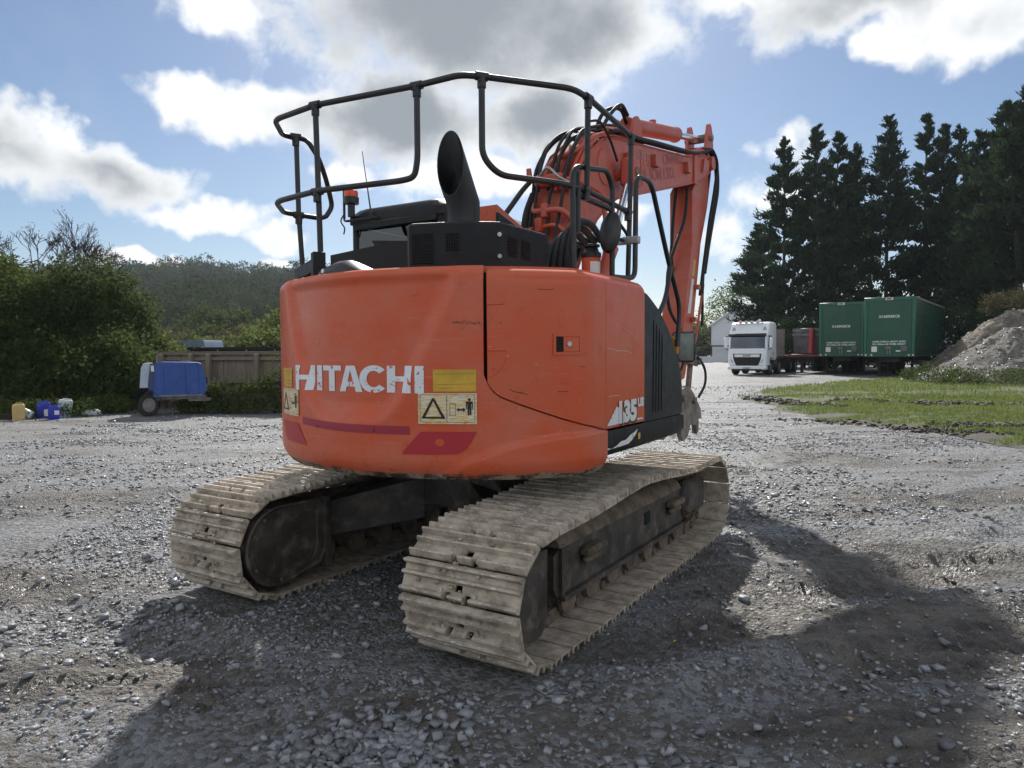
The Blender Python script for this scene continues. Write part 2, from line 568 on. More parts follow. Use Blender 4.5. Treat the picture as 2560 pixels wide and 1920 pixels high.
# glass: dark, mirror-like at grazing angles, seen through
def glass(name, tint, rough=0.02, base=0.12):
    m = bpy.data.materials.new(name); m.use_nodes = True
    m.node_tree.nodes.clear(); g = NT(m.node_tree); MATS[name] = m
    out = g.n('ShaderNodeOutputMaterial')
    fr = g.n('ShaderNodeFresnel', 0, IOR=1.5)
    tr = g.n('ShaderNodeBsdfTransparent', Color=(*tint, 1))
    gl = g.n('ShaderNodeBsdfGlossy', Color=(0.9, 0.95, 1, 1), Roughness=rough)
    k = g.m('MULTIPLY_ADD', fr, 1.0, base, clamp=True)
    mx = g.n('ShaderNodeMixShader', i0=k, i1=tr.outputs[0], i2=gl.outputs[0])
    g.t.links.new(mx.outputs[0], out.inputs[0])


glass('cab_glass', (0.075, 0.115, 0.10), 0.02, 0.04)
glass('truck_glass', (0.03, 0.04, 0.05), 0.03, 0.10)
simple('mirror_glass', (0.16, 0.165, 0.16), 0.2, 1.0, var=0.3, vs=8)

# foliage: leaf colour varies leaf by leaf and clump by clump, light shines through
def leafmat(name, dark, light, sc=0.6, trans=0.35, rough=0.55):
    m = bpy.data.materials.new(name); m.use_nodes = True
    m.node_tree.nodes.clear(); g = NT(m.node_tree); MATS[name] = m
    out = g.n('ShaderNodeOutputMaterial')
    at = g.n('ShaderNodeAttribute', 'Fac', {'attribute_name': 'tint'})
    n = g.noise(coords(g), sc, 3.0, 0.6)
    k = g.m('ADD', g.m('MULTIPLY', at, 0.6), g.m('MULTIPLY', g.ss(n, 0.3, 0.7), 0.4), clamp=True)
    col = g.mix(k, dark, light)
    p = g.n('ShaderNodeBsdfDiffuse', Color=col, Roughness=rough)
    t = g.n('ShaderNodeBsdfTranslucent', Color=g.mix(0.5, col, tuple(min(1, x * 1.7) for x in light)))
    mx = g.n('ShaderNodeMixShader', i0=trans, i1=p.outputs[0], i2=t.outputs[0])
    g.t.links.new(mx.outputs[0], out.inputs[0])


leafmat('leaf_hazel', (0.013, 0.025, 0.012), (0.095, 0.120, 0.048), trans=0.36)
leafmat('leaf_dark', (0.012, 0.024, 0.010), (0.090, 0.115, 0.038))
leafmat('leaf_light', (0.050, 0.075, 0.024), (0.150, 0.175, 0.060))
leafmat('leaf_brown', (0.055, 0.050, 0.028), (0.130, 0.115, 0.06))
leafmat('leaf_wood', (0.012, 0.022, 0.012), (0.080, 0.100, 0.048), 0.035, 0.15)
leafmat('needle', (0.014, 0.030, 0.018), (0.050, 0.078, 0.038), 0.5, 0.2)
leafmat('grass_blade', (0.062, 0.092, 0.022), (0.180, 0.220, 0.068), 0.25, 0.4)
leafmat('weed_leaf', (0.030, 0.055, 0.018), (0.100, 0.130, 0.040), 1.2, 0.35)
simple('bark', (0.055, 0.045, 0.038), 0.85, var=0.4, vs=8, bumpk=0.5, bs=30)
simple('twig', (0.060, 0.052, 0.050), 0.85, var=0.3)

# fence timber, weathered
m, g, b, out = newmat('fence_wood')
c = coords(g)
rnd = g.n('ShaderNodeObjectInfo', 'Random')
gr = g.noise(g.vm('ADD', scaled(g, c, (26, 26, 1.3)), g.n('ShaderNodeCombineXYZ', 0, X=g.m('MULTIPLY', rnd, 60.0))), 2.0, 7.0, 0.65)
col = g.mix(g.ss(gr, 0.3, 0.7), (0.115, 0.095, 0.070), (0.265, 0.220, 0.165))
col = g.mix(g.m('MULTIPLY', rnd, 0.35), col, (0.20, 0.15, 0.105))
kn = g.ss(g.noise(c, 16.0, 3.0), 0.68, 0.74)
col = g.mix(g.m('MULTIPLY', kn, 0.6), col, (0.05, 0.04, 0.03))
setin(g, b, Base_Color=col, Roughness=0.85, Normal=bump(g, gr, 0.3, 0.01))

# gravel yard: crushed limestone trodden into brown clay, ruts left damp
m, g, b, out = newmat('yard')
c = coords(g, 'Object')
wv = g.vm('SCALE', g.n('ShaderNodeTexNoise', 'Color', Vector=c, Scale=30.0))
wv.node.inputs['Scale'].default_value = 0.012
v1 = g.n('ShaderNodeTexVoronoi', Vector=g.vm('ADD', c, wv), Scale=36.0, Randomness=1.0)
v2 = g.n('ShaderNodeTexVoronoi', Vector=c, Scale=95.0)
v3 = g.n('ShaderNodeTexVoronoi', Vector=g.vm('ADD', c, wv), Scale=13.0)
cell = g.n('ShaderNodeSeparateColor', 0, Color=v1.outputs['Color'])
cell2 = g.n('ShaderNodeSeparateColor', 0, Color=v2.outputs['Color'])
cell3 = g.n('ShaderNodeSeparateColor', 1, Color=v3.outputs['Color'])
stone = g.mix(cell, (0.075, 0.080, 0.086), (0.285, 0.297, 0.315))
stone = g.mix(g.m('MULTIPLY', cell2, 0.5), stone, (0.30, 0.312, 0.33))
stone = g.mix(g.m('MULTIPLY', g.ss(cell3, 0.75, 0.9), 0.6), stone, (0.34, 0.352, 0.37))
fines = g.mix(g.noise(c, 3.0, 9.0, 0.72), (0.080, 0.070, 0.058), (0.200, 0.183, 0.158))
st = g.noise(scaled(g, c, (0.35, 1.25, 1.0)), 1.5, 9.0, 0.66, 0.5)
k = g.ss(g.m('MULTIPLY_ADD', g.m('SUBTRACT', st, 0.5), 2.6, cell), 0.15, 0.75)
col = g.mix(k, fines, stone)
dm = g.noise(scaled(g, c, (0.32, 1.1, 1.0)), 1.1, 9.0, 0.68, 0.7)
gxx = g.n('ShaderNodeSeparateXYZ', 0, Vector=c)
dm = g.m('MULTIPLY_ADD', g.m('MULTIPLY', g.ss(gxx, 0.6, 2.2), g.m('SUBTRACT', 1.0, g.ss(gxx, 3.5, 9.0))), 0.055, dm)
damp = g.ss(dm, 0.525, 0.60)
col = g.mix(g.m('MULTIPLY', damp, 0.72), col, g.mix(g.noise(c, 6.0, 6.0), (0.042, 0.034, 0.026), (0.110, 0.090, 0.066)))
mz = g.n('ShaderNodeAttribute', 'Fac', {'attribute_name': 'tint'})
mzk = g.ss(g.m('ADD', mz, g.m('MULTIPLY_ADD', g.noise(c, 7.0, 8.0, 0.7), 0.9, -0.45)), 0.25, 0.6)
mudc = g.mix(g.ss(g.noise(scaled(g, c, (0.7, 1.6, 1.0)), 4.0, 9.0, 0.7), 0.38, 0.64), (0.052, 0.043, 0.034), (0.175, 0.152, 0.122))
col = g.mix(g.m('MULTIPLY', mzk, 0.9), col, mudc)
hgt = g.m('ADD', g.m('MULTIPLY', v1.outputs['Distance'], -0.9), g.m('MULTIPLY', g.noise(c, 120.0, 5.0, 0.7), 0.5))
hgt = g.m('ADD', hgt, g.m('MULTIPLY', v2.outputs['Distance'], -0.35))
hgt = g.m('ADD', hgt, g.m('MULTIPLY', g.noise(c, 14.0, 6.0, 0.7), 1.6))
wet = g.m('MAXIMUM', g.ss(dm, 0.60, 0.66), g.m('MULTIPLY', mzk, g.ss(g.noise(c, 2.2, 5.0, 0.6), 0.42, 0.6)))
setin(g, b, Base_Color=col, Roughness=g.m('MULTIPLY_ADD', wet, -0.30, g.m('MULTIPLY_ADD', g.noise(c, 5.0, 5.0), 0.4, 0.34)), Normal=bump(g, hgt, 1.0, 0.03))

m, g, b, out = newmat('stone_chip')
at = g.n('ShaderNodeAttribute', 'Fac', {'attribute_name': 'tint'})
c = coords(g)
col = g.mix(at, (0.085, 0.091, 0.101), (0.38, 0.398, 0.43))
col = g.mix(g.m('MULTIPLY', g.ss(g.noise(c, 25.0, 6.0, 0.65), 0.42, 0.65), 0.5), col, (0.14, 0.132, 0.122))
setin(g, b, Base_Color=col, Roughness=g.m('MULTIPLY_ADD', g.noise(c, 8.0, 4.0), 0.4, 0.26), Normal=bump(g, g.noise(c, 160.0, 4.0, 0.7), 0.3, 0.006))

m, g, b, out = newmat('meadow')
c = coords(g)
col = g.mix(g.ss(g.noise(c, 1.1, 7.0, 0.65), 0.35, 0.65), (0.055, 0.072, 0.022), (0.125, 0.145, 0.048))
mudk = g.ss(g.noise(scaled(g, c, (0.35, 1.3, 1)), 0.9, 7.0, 0.65), 0.52, 0.60)
edge = g.m('SUBTRACT', 1.0, g.ss(g.m('ADD', g.n('ShaderNodeAttribute', 'Fac', {'attribute_name': 'tint'}), g.m('MULTIPLY_ADD', g.noise(c, 3.0, 7.0, 0.7), 0.9, -0.45)), 0.15, 0.55))
mudk = g.m('MAXIMUM', mudk, edge)
col = g.mix(mudk, col, g.mix(g.noise(c, 9.0, 6.0), (0.050, 0.042, 0.034), (0.14, 0.125, 0.105)))
setin(g, b, Base_Color=col, Roughness=0.85, Normal=bump(g, g.noise(c, 22.0, 8.0, 0.7), 0.9, 0.06))

m, g, b, out = newmat('pile_gravel')
c = coords(g)
v = g.n('ShaderNodeTexVoronoi', Vector=c, Scale=9.0)
col = g.mix(g.n('ShaderNodeSeparateColor', 0, Color=v.outputs['Color']), (0.115, 0.102, 0.086), (0.245, 0.225, 0.195))
col = g.mix(g.m('MULTIPLY', g.ss(g.noise(c, 0.8, 6.0, 0.6), 0.45, 0.65), 0.45), col, (0.10, 0.088, 0.07))
setin(g, b, Base_Color=col, Roughness=0.9, Normal=bump(g, g.noise(c, 6.0, 8.0, 0.7), 0.9, 0.15))
m, g, b, out = newmat('hill_grass')
c = coords(g)
col = g.mix(g.noise(c, 0.02, 6.0, 0.6), (0.045, 0.06, 0.022), (0.12, 0.115, 0.05))
setin(g, b, Base_Color=col, Roughness=0.95)

simple('house_white', (0.72, 0.74, 0.78), 0.6, var=0.04)
simple('roof_slate', (0.10, 0.10, 0.11), 0.6, var=0.2)
simple('trailer_green', (0.010, 0.080, 0.043), 0.38, var=0.14, vs=1.2, dirt=(0.03, 0.085, 0.055), dirtamt=0.08)
simple('curtain_green', (0.008, 0.050, 0.030), 0.30, var=0.15, vs=2)
simple('tipper_grey', (0.105, 0.110, 0.118), 0.5, var=0.25, vs=1.5, dirt=(0.09, 0.06, 0.045), dirtamt=0.2)
simple('ram_red', (0.36, 0.022, 0.030), 0.42, var=0.2)
simple('pile_earth', (0.125, 0.105, 0.080), 0.92, var=0.45, vs=2.5, bumpk=0.8, bs=7)
simple('trailer_frame_highlight', (0.016, 0.115, 0.062), 0.34, var=0.12)  # lighter green paints the edge highlight into posts, seams and top rail
simple('tipper_red', (0.17, 0.018, 0.022), 0.45, var=0.25)
simple('bed_brown', (0.085, 0.072, 0.068), 0.7, var=0.25, vs=1.5)
simple('chassis', (0.014, 0.013, 0.013), 0.7, var=0.3)
simple('plate_yellow', (0.62, 0.45, 0.02), 0.5, var=0.05)
simple('compressor_blue', (0.020, 0.075, 0.31), 0.40, var=0.14, vs=3, dirt=(0.03, 0.04, 0.09), dirtamt=0.14)
simple('compressor_greyblue', (0.035, 0.065, 0.16), 0.55, var=0.2, vs=3, dirt=(0.07, 0.07, 0.075), dirtamt=0.3)  # darker, greyer blue for the corner panel
simple('compressor_pale', (0.42, 0.48, 0.56), 0.5, var=0.1)
simple('galvanised', (0.20, 0.19, 0.18), 0.6, 0.4, var=0.3)
simple('can_yellow', (0.58, 0.42, 0.17), 0.5, var=0.12, vs=4)
simple('can_blue', (0.012, 0.028, 0.38), 0.36, var=0.12, vs=4)
simple('can_white', (0.52, 0.58, 0.60), 0.5, var=0.08, vs=4)
simple('blue_ink', (0.015, 0.02, 0.17), 0.5, var=0.05)
simple('tip_body', (0.20, 0.26, 0.33), 0.5, var=0.1, vs=2)
simple('shed_roof', (0.22, 0.20, 0.20), 0.7, var=0.15)
simple('shed_wood', (0.045, 0.032, 0.028), 0.8, var=0.2)
simple('dead_leaf', (0.45, 0.27, 0.03), 0.6, var=0.2)
# ------------------------------------------------------------------ the excavator
EX = empty('crawler_excavator', (-0.1866, 5.4246, 0.0), -0.55685)
tag(EX, 'orange crawler excavator with black handrails and raised boom on the gravel yard', 'excavator')

# ---- running gear (machine frame: +y forward, +x its right hand)
GAUGE, SHOE_W = 1.99 / 2, 0.70
YR, YF = -1.44, 1.50


def track_path():
    """closed line of the shoe plates, rear up over the top, front down and back along the ground"""
    pts = []
    Rr, zr = 0.318, 0.345
    for k in range(25):
        a = -math.pi / 2 - math.pi * k / 24
        pts.append((YR + Rr * math.cos(a), zr + Rr * math.sin(a)))
    for k in range(1, 24):
        t = k / 24
        y = YR + (YF - YR) * t
        zt = 0.663 + 0.062 * math.exp(-((y + 0.15) / 0.62) ** 2) - 0.012 * math.exp(-((y - 0.95) / 0.35) ** 2)
        pts.append((y, zt))
    Rf, zf = 0.312, 0.345
    for k in range(25):
        a = math.pi / 2 - math.pi * k / 24
        pts.append((YF + Rf * math.cos(a), zf + Rf * math.sin(a)))
    for k in range(1, 30):
        t = k / 30
        pts.append((YF + (YR - YF) * t, 0.03))
    return np.array(pts)


PATH = track_path()
seg = np.linalg.norm(np.diff(np.vstack([PATH, PATH[:1]]), axis=0), axis=1)
cum = np.concatenate([[0], np.cumsum(seg)])
PER = cum[-1]
NSHOE = 43


def path_at(s):
    s = s % PER
    i = min(int(np.searchsorted(cum, s, side='right') - 1), len(PATH) - 1)
    t = (s - cum[i]) / seg[i]
    return PATH[i] * (1 - t) + PATH[(i + 1) % len(PATH)] * t


def make_shoe():
    mb = MB()
    L = PER / NSHOE
    hl = L * 0.5 - 0.009
    th = 0.006
    xs = [-0.35, -0.078, -0.045, 0.045, 0.078, 0.35]
    ys = [-hl, -hl + 0.036, -0.038, -0.006, hl - 0.05, hl]
    hole = {(1, 4), (3, 4), (2, 2)} - {(2, 2)}
    xs2 = sorted(set(xs + [-0.021, 0.021]))
    keep = {}
    for i in range(len(xs2) - 1):
        for j in range(len(ys) - 1):
            cx, cy_ = (xs2[i] + xs2[i + 1]) / 2, (ys[j] + ys[j + 1]) / 2
            gone = (0.045 < abs(cx) < 0.078 and j == 0) or (abs(cx) < 0.021 and j == 2)
            keep[i, j] = not gone
    for (i, j), ok in keep.items():
        if not ok:
            continue
        a, b_, c_, d_ = xs2[i], xs2[i + 1], ys[j], ys[j + 1]
        mb.add([(a, c_, th), (b_, c_, th), (b_, d_, th), (a, d_, th)], [(0, 1, 2, 3)])
        mb.add([(a, c_, -th), (b_, c_, -th), (b_, d_, -th), (a, d_, -th)], [(3, 2, 1, 0)])
        for di, dj, p, q in ((-1, 0, (a, c_), (a, d_)), (1, 0, (b_, c_), (b_, d_)), (0, -1, (a, c_), (b_, c_)), (0, 1, (a, d_), (b_, d_))):
            if not keep.get((i + di, j + dj), False):
                mb.add([(*p, -th), (*q, -th), (*q, th), (*p, th)], [(0, 1, 2, 3)])
    for y0, hh, wd in ((-hl + 0.015, 0.030, 0.010), (0.012, 0.030, 0.010), (hl - 0.013, 0.034, 0.011)):
        poly = [(y0 - wd - 0.006, th - 0.001), (y0 - wd * 0.55, th + hh), (y0 + wd * 0.55, th + hh), (y0 + wd + 0.006, th - 0.001)]
        if y0 < -0.03:
            spans = [(-0.348, -0.080), (-0.043, 0.043), (0.080, 0.348)]
        else:
            spans = [(-0.348, 0.348)]
        for a, b_ in spans:
            mb.prism(poly, (a, 0, 0), (0, 1, 0), (0, 0, 1), (b_ - a, 0, 0))
    for x in (-0.10, 0.10):
        for y in (-0.045, 0.052):
            mb.cyl((x, y, th - 0.002), (x, y, th + 0.012), 0.013, n=6)
    me = mb.mesh('track_shoe', 25)
    me.materials.append(MATS['shoe_steel'])
    return me


def make_link():
    mb = MB()
    for x in (-0.085, 0.085):
        mb.prism([(-0.098, -0.075), (-0.06, -0.088), (0.07, -0.088), (0.10, -0.07), (0.10, -0.02), (0.06, -0.007), (-0.08, -0.007), (-0.098, -0.03)],
                 (x - 0.017, 0, 0), (0, 1, 0), (0, 0, 1), (0.034, 0, 0))
        mb.cyl((x - 0.034, -0.085, -0.045), (x + 0.034, -0.085, -0.045), 0.031, n=10)
    mb.cyl((-0.12, -0.085, -0.045), (0.12, -0.085, -0.045), 0.021, n=10)
    me = mb.mesh('chain_link', 35)
    me.materials.append(MATS['frame_mud'])
    return me


shoe_me, link_me = make_shoe(), make_link()
rr = random.Random(3)
for side in (1, -1):
    T = empty('crawler_track', (side * GAUGE, 0, 0), 0, EX)
    T['label'] = 'muddy steel crawler track with triple-bar shoes'
    for k in range(NSHOE):
        s = (k + 0.35 + (0.2 if side < 0 else 0)) * PER / NSHOE
        p0, p1 = path_at(s - PER / NSHOE * 0.5), path_at(s + PER / NSHOE * 0.5)
        c_ = (p0 + p1) / 2
        t = p1 - p0
        ang = math.atan2(t[1], t[0])              # in the y-z plane
        # outward = left of travel when going rear -> up -> front
        o = link_mesh('track_shoe', shoe_me, None, T, (rr.uniform(-.004, .004), c_[0], c_[1]), (ang, 0, rr.uniform(-.004, .004)))
        o2 = link_mesh('chain_link', link_me, None, T, (0, c_[0], c_[1]), (ang, 0, 0))

    # frame, rollers, drive
    F = MB()
    prof = [(-1.02, 0.20), (1.12, 0.20), (1.20, 0.27), (1.20, 0.45), (1.05, 0.50), (-0.95, 0.50), (-1.06, 0.44), (-1.06, 0.26)]
    F.prism(prof, (-0.15, 0, 0), (0, 1, 0), (0, 0, 1), (0.30, 0, 0))
    fr = F.build('track_frame', 'frame_dirt', T)
    mb = MB().prism([(-0.175, 0.485), (0.175, 0.485), (0.16, 0.52), (0.09, 0.575), (-0.09, 0.58), (-0.16, 0.52)], (0, -1.03, 0), (1, 0, 0), (0, 0, 1), (0, 2.06, 0))
    mb.build('caked_mud', 'frame_mud', T)
    out = side
    def X(x):            # outward offset from the track's own centre line
        return out * x
    def bx(mb_, xa, xb, *rest, **kw):
        a, b_ = sorted((X(xa), X(xb)))
        return mb_.box(a, b_, *rest, **kw)
    mb = MB()
    bx(mb, 0.15, 0.185, -0.99, 1.06, 0.175, 0.205)
    bx(mb, 0.15, 0.172, -1.0, -0.965, 0.19, 0.50)
    mb.build('frame_flange', 'frame_dirt', T)
    for y in (-0.62, 0.86):
        mb = MB(); bx(mb, 0.15, 0.225, y - 0.13, y + 0.13, 0.375, 0.425, bev=0.012)
        bx(mb, 0.15, 0.205, y - 0.11, y + 0.11, 0.32, 0.374, bev=0.02)
        mb.build('foot_step', 'frame_mud', T)
    mb = MB(); bx(mb, 0.151, 0.162, 0.30, 0.39, 0.335, 0.425, bev=0.01)
    mb.build('frame_slot', 'void', T)
    mb = MB(); bx(mb, 0.10, 0.20, 1.10, 1.60, 0.22, 0.52, bev=0.05)
    mb.build('idler_bracket', 'frame_dirt', T)
    for y in np.linspace(-0.86, 1.02, 7):
        mb = MB().lathe([(0.05, -0.15), (0.095, -0.145), (0.095, -0.115), (0.075, -0.11), (0.075, -0.06), (0.088, -0.055), (0.088, -0.03), (0.07, -0.025), (0.07, 0.025),
                         (0.088, 0.03), (0.088, 0.055), (0.075, 0.06), (0.075, 0.11), (0.095, 0.115), (0.095, 0.145), (0.05, 0.15)], (0, y, 0.16), (1, 0, 0), 18)
        mb.build('track_roller', 'frame_mud', T)
    MB().lathe([(0.04, -0.12), (0.06, -0.11), (0.06, 0.11), (0.04, 0.12)], (0, -0.15, 0.60), (1, 0, 0), 14).build('carrier_roller', 'frame_mud', T)
    # front idler wheel
    MB().lathe([(0.05, -0.10), (0.20, -0.09), (0.225, -0.045), (0.235, -0.04), (0.235, 0.04), (0.225, 0.045), (0.20, 0.09), (0.05, 0.10)], (0, YF, 0.345), (1, 0, 0), 28).build('idler_wheel', 'frame_mud', T)
    # sprocket with teeth
    sp = MB()
    n = 21
    poly = []
    for k in range(n):
        for dr, da in ((0.205, 0.0), (0.205, 0.3), (0.243, 0.42), (0.243, 0.68), (0.205, 0.8)):
            a = 2 * math.pi * (k + da) / n
            poly.append((dr * math.cos(a), dr * math.sin(a)))
    sp.prism(poly, (-0.025, YR, 0.345), (0, 1, 0), (0, 0, 1), (0.05, 0, 0))
    sp.cyl((-0.2, YR, 0.345), (0.2, YR, 0.345), 0.15, n=24)
    sp.build('drive_sprocket', 'frame_mud', T)
    # final drive covers: a deep rounded housing inward, a plate outward
    for o_, xa, xb in ((-1, 0.10, 0.335), (1, 0.08, 0.25)):
        mb = MB()
        pol = []
        for k in range(15):
            a = R(80) + R(205) * k / 14
            pol.append((YR + 0.25 * math.cos(a), 0.345 + 0.25 * math.sin(a)))
        pol += [(-1.10, 0.16), (-1.05, 0.25), (-1.05, 0.555), (-1.10, 0.585)]
        if o_ > 0:
            pol = [(min(YR + (p[0] - YR) * 0.9, -1.31), 0.345 + (p[1] - 0.345) * 0.9) for p in pol]
        a, b_ = sorted((X(o_ * xa), X(o_ * xb)))
        mb.prism(pol, (a, 0, 0), (0, 1, 0), (0, 0, 1), (b_ - a, 0, 0))
        cov = mb.build('final_drive_cover', 'frame_dirt', T, 50)
        if o_ < 0:
            rim = MB()
            face = X(-0.335) + (0.004 * -out)
            lip = [(YR + (p[0] - YR), p[1]) for p in pol]
            pts = [(face, p[0], p[1]) for p in lip]
            rim.tube(pts + pts[:1], 0.014, 6, False)
            rim.build('cover_rim', 'frame_dirt', T)
            MB().box(face - 0.03, face + 0.03, -1.06, -1.02, 0.12, 0.60).build('cover_rib', 'frame_dirt', T)
            in_ = [(face, YR + 0.06 + (p[0] - YR - 0.06) * 0.80, 0.345 + (p[1] - 0.345) * 0.80) for p in pol]
            MB().tube(in_ + in_[:1], 0.008, 5, False).build('cover_bead', 'frame_dirt', T)
            for p in in_[1:15:2]:
                q = Vector((p[0], YR + 0.06 + (p[1] - YR - 0.06) * 1.12, 0.345 + (p[2] - 0.345) * 1.12))
                MB().cyl(q, q - Vector((out * 0.010, 0, 0)), 0.012, n=6).build('cover_bolt', 'frame_mud', T)

# ---- centre frame between the tracks
mb = MB()
mb.prism([(-0.45, 0.44), (-0.3, 0.50), (0.3, 0.50), (0.45, 0.44), (0.45, 0.66), (0.38, 0.74), (-0.38, 0.74), (-0.45, 0.66)],
         (0, -0.52, 0), (1, 0, 0), (0, 0, 1), (0, 1.04, 0))
for sx in (-1, 1):
    for sy in (-1, 1):
        a = Vector((sx * 0.30, sy * 0.40, 0.55)); b_ = Vector((sx * 0.92, sy * 0.89, 0.395))
        dv = (b_ - a); side_v = Vector((-dv.y, dv.x, 0)).normalized() * 0.16
        vs = []
        for p, h0, h1 in ((a, 0.15, 0.14), (b_, 0.12, 0.11)):
            for q in (-1, 1):
                vs += [p + side_v * q + Vector((0, 0, h1)), p + side_v * q - Vector((0, 0, h0))]
        mb.add(vs, [(0, 2, 3, 1), (4, 5, 7, 6), (0, 4, 6, 2), (1, 3, 7, 5), (0, 1, 5, 4), (2, 6, 7, 3)])
mb.build('centre_frame', 'frame_dirt', EX)
MB().lathe([(0.50, 0.70), (0.56, 0.72), (0.56, 0.79), (0.53, 0.80), (0.53, 0.875)], (0, 0, 0), (0, 0, 1), 40).build('slew_ring', 'frame_dirt', EX)

# ---- outline of the upper structure in plan, as a function of arc length from the tail's middle
RAD, XS = 1.49, 1.24
_o = []
for k in range(0, 54):
    a = R(k)
    _o.append((RAD * math.sin(a), -RAD * math.cos(a)))
P0 = Vector(_o[-1]); T0 = Vector((math.cos(R(53)), math.sin(R(53)))); P3 = Vector((XS, -0.735)); T3 = Vector((0, 1))
for k in range(1, 9):
    t = k / 8
    q = P0 * (1 - t) ** 3 + (P0 + T0 * 0.055) * 3 * t * (1 - t) ** 2 + (P3 - T3 * 0.055) * 3 * t * t * (1 - t) + P3 * t ** 3
    _o.append((q.x, q.y))
for k in range(1, 40):
    _o.append((XS, -0.735 + k * 0.05))
_o = np.array(_o)
_os = np.concatenate([[0], np.cumsum(np.linalg.norm(np.diff(_o, axis=0), axis=1))])


def out_at(s):
    sg = 1 if s >= 0 else -1
    s = abs(s)
    x, y = np.interp(s, _os, _o[:, 0]), np.interp(s, _os, _o[:, 1])
    h = 0.012
    x2, y2 = np.interp(s + h, _os, _o[:, 0]), np.interp(s + h, _os, _o[:, 1])
    x1, y1 = np.interp(max(0, s - h), _os, _o[:, 0]), np.interp(max(0, s - h), _os, _o[:, 1])
    tx, ty = x2 - x1, y2 - y1
    l = math.hypot(tx, ty)
    return sg * x, y, sg * ty / l, -tx / l


S_SIDE0 = float(np.interp(-0.735, _o[60:, 1], _os[60:]))


def s_of_deg(dg):
    return RAD * R(dg)


def s_of_y(y):
    return S_SIDE0 + (y + 0.735)


def sstep(x, a, b_):
    t = min(1.0, max(0.0, (x - a) / (b_ - a)))
    return t * t * (3 - 2 * t)


def tail_off(s, z):
    """the casting's relief: dished middle, proud lower skirt, rounded rims"""
    dg = math.degrees(s / RAD)
    o = 0.0
    hw = np.interp(z, [1.15, 1.21, 1.316, 1.575, 1.84, 2.03], [7, 10.6, 14.1, 20.0, 24.8, 27.8])
    o -= 0.046 * sstep(hw - abs(dg), -0.8, 3.2) * sstep(z, 1.16, 1.30) * (1 - sstep(z, 1.97, 2.05) * 0.6)
    if s > 0.6:
        zc = np.interp(dg, [25, 30.5, 39.4, 48.8, 60], [0.905, 0.992, 1.067, 1.107, 1.118])
        o += 0.014 * (1 - sstep(z, zc - 0.012, zc + 0.012))
    if z < 0.985:
        t = (0.985 - z) / 0.12
        o -= 0.055 * t ** 2.2
    if z > 2.0:
        t = min(1.0, (z - 2.0) / 0.066)
        o -= 0.066 * (1 - math.sqrt(max(0.0, 1 - t * t)))
    return o


def tail_pt(s, z, off=0.0):
    x, y, nx, ny = out_at(s)
    o = tail_off(s, z) + off
    return Vector((x + nx * o, y + ny * o, z))


DOOR_S = [s_of_deg(a) for a in (33.5, 34.2, 35.0, 36.5, 40, 45.6, 50, 55.5)] + [s_of_y(-0.597), s_of_y(-0.3)]
DOOR_Z = [1.442, 1.403, 1.372, 1.341, 1.304, 1.251, 1.212, 1.171, 1.119, 1.08]


def rim(rows, n_in=0.03):
    return rows


# counterweight: all of the tail up to the door, and the skirt under the door
mb = MB()
GAP = 0.011
ss_ = list(np.linspace(s_of_deg(-62), s_of_deg(33.0), 96))
zz = [0.866, 0.875, 0.89, 0.91, 0.935, 0.96, 0.985] + list(np.linspace(1.0, 2.0, 60)) + [2.0 + 0.066 * math.sin(R(a)) for a in (12, 25, 40, 55, 70, 82, 90)]
rows = [[tail_pt(s, z) for s in ss_] for z in zz]
rows.insert(0, [tail_pt(s, 0.866, -0.12) for s in ss_])
rows.append([tail_pt(s, 2.066, -0.35) for s in ss_])
for r_ in rows:
    e = r_[-1]
    nrm = Vector((e.x, e.y, 0)).normalized()
    r_.append(e - nrm * 0.004 + Vector((0.003, 0.002, 0)))
    r_.append(e - nrm * 0.05 + Vector((0.004, 0.003, 0)))
mb.grid(rows)
ss2 = list(np.linspace(s_of_deg(33.0), s_of_y(-0.575), 44))
rows = []
NZ = 30
for k in range(NZ + 1):
    row = []
    for s in ss2:
        top = float(np.interp(s, DOOR_S, DOOR_Z)) - GAP
        if s < DOOR_S[0]:
            top = 1.46
        z = 0.866 + (top - 0.866) * (k / NZ) ** 0.92
        row.append(tail_pt(s, z))
    rows.append(row)
rows.insert(0, [tail_pt(s, 0.866, -0.12) for s in ss2])
last = rows[-1]
rows.append([p - Vector((p.x, p.y, 0)).normalized() * 0.006 + Vector((0, 0, 0.003)) for p in last])
rows.append([p - Vector((p.x, p.y, 0)).normalized() * 0.06 + Vector((0, 0, 0.003)) for p in last])
mb.grid(rows)
CW = mb.build('counterweight', 'orange_worn', EX, 30)
CW['label'] = 'scuffed orange tail casting with torn lettering and warning decals'

# dark carcass behind the panel gaps, floor and roof of the house
mb = MB()
sc_ = list(np.linspace(s_of_deg(-60), s_of_y(0.02), 70))
mb.grid([[tail_pt(s, z, -0.075) for s in sc_] for z in (0.93, 1.5, 1.99)])
mb.build('inner_carcass', 'void', EX)
mb = MB()
ring = [tail_pt(s, 1.5, -0.22) for s in np.linspace(s_of_y(0.7) * -1, s_of_y(0.7), 60)]
mb.prism([(p.x, p.y) for p in ring], (0, 0, 0.875), (1, 0, 0), (0, 1, 0), (0, 0, 0.05))
mb.build('slew_platform', 'frame_dirt', EX)
mb = MB()
ring = [tail_pt(s, 1.5, -0.10) for s in np.linspace(-s_of_y(-0.1), s_of_y(0.05), 60)]
mb.prism([(p.x, p.y) for p in ring], (0, 0, 2.03), (1, 0, 0), (0, 1, 0), (0, 0, 0.035))
mb.build('house_roof', 'orange_paint', EX)


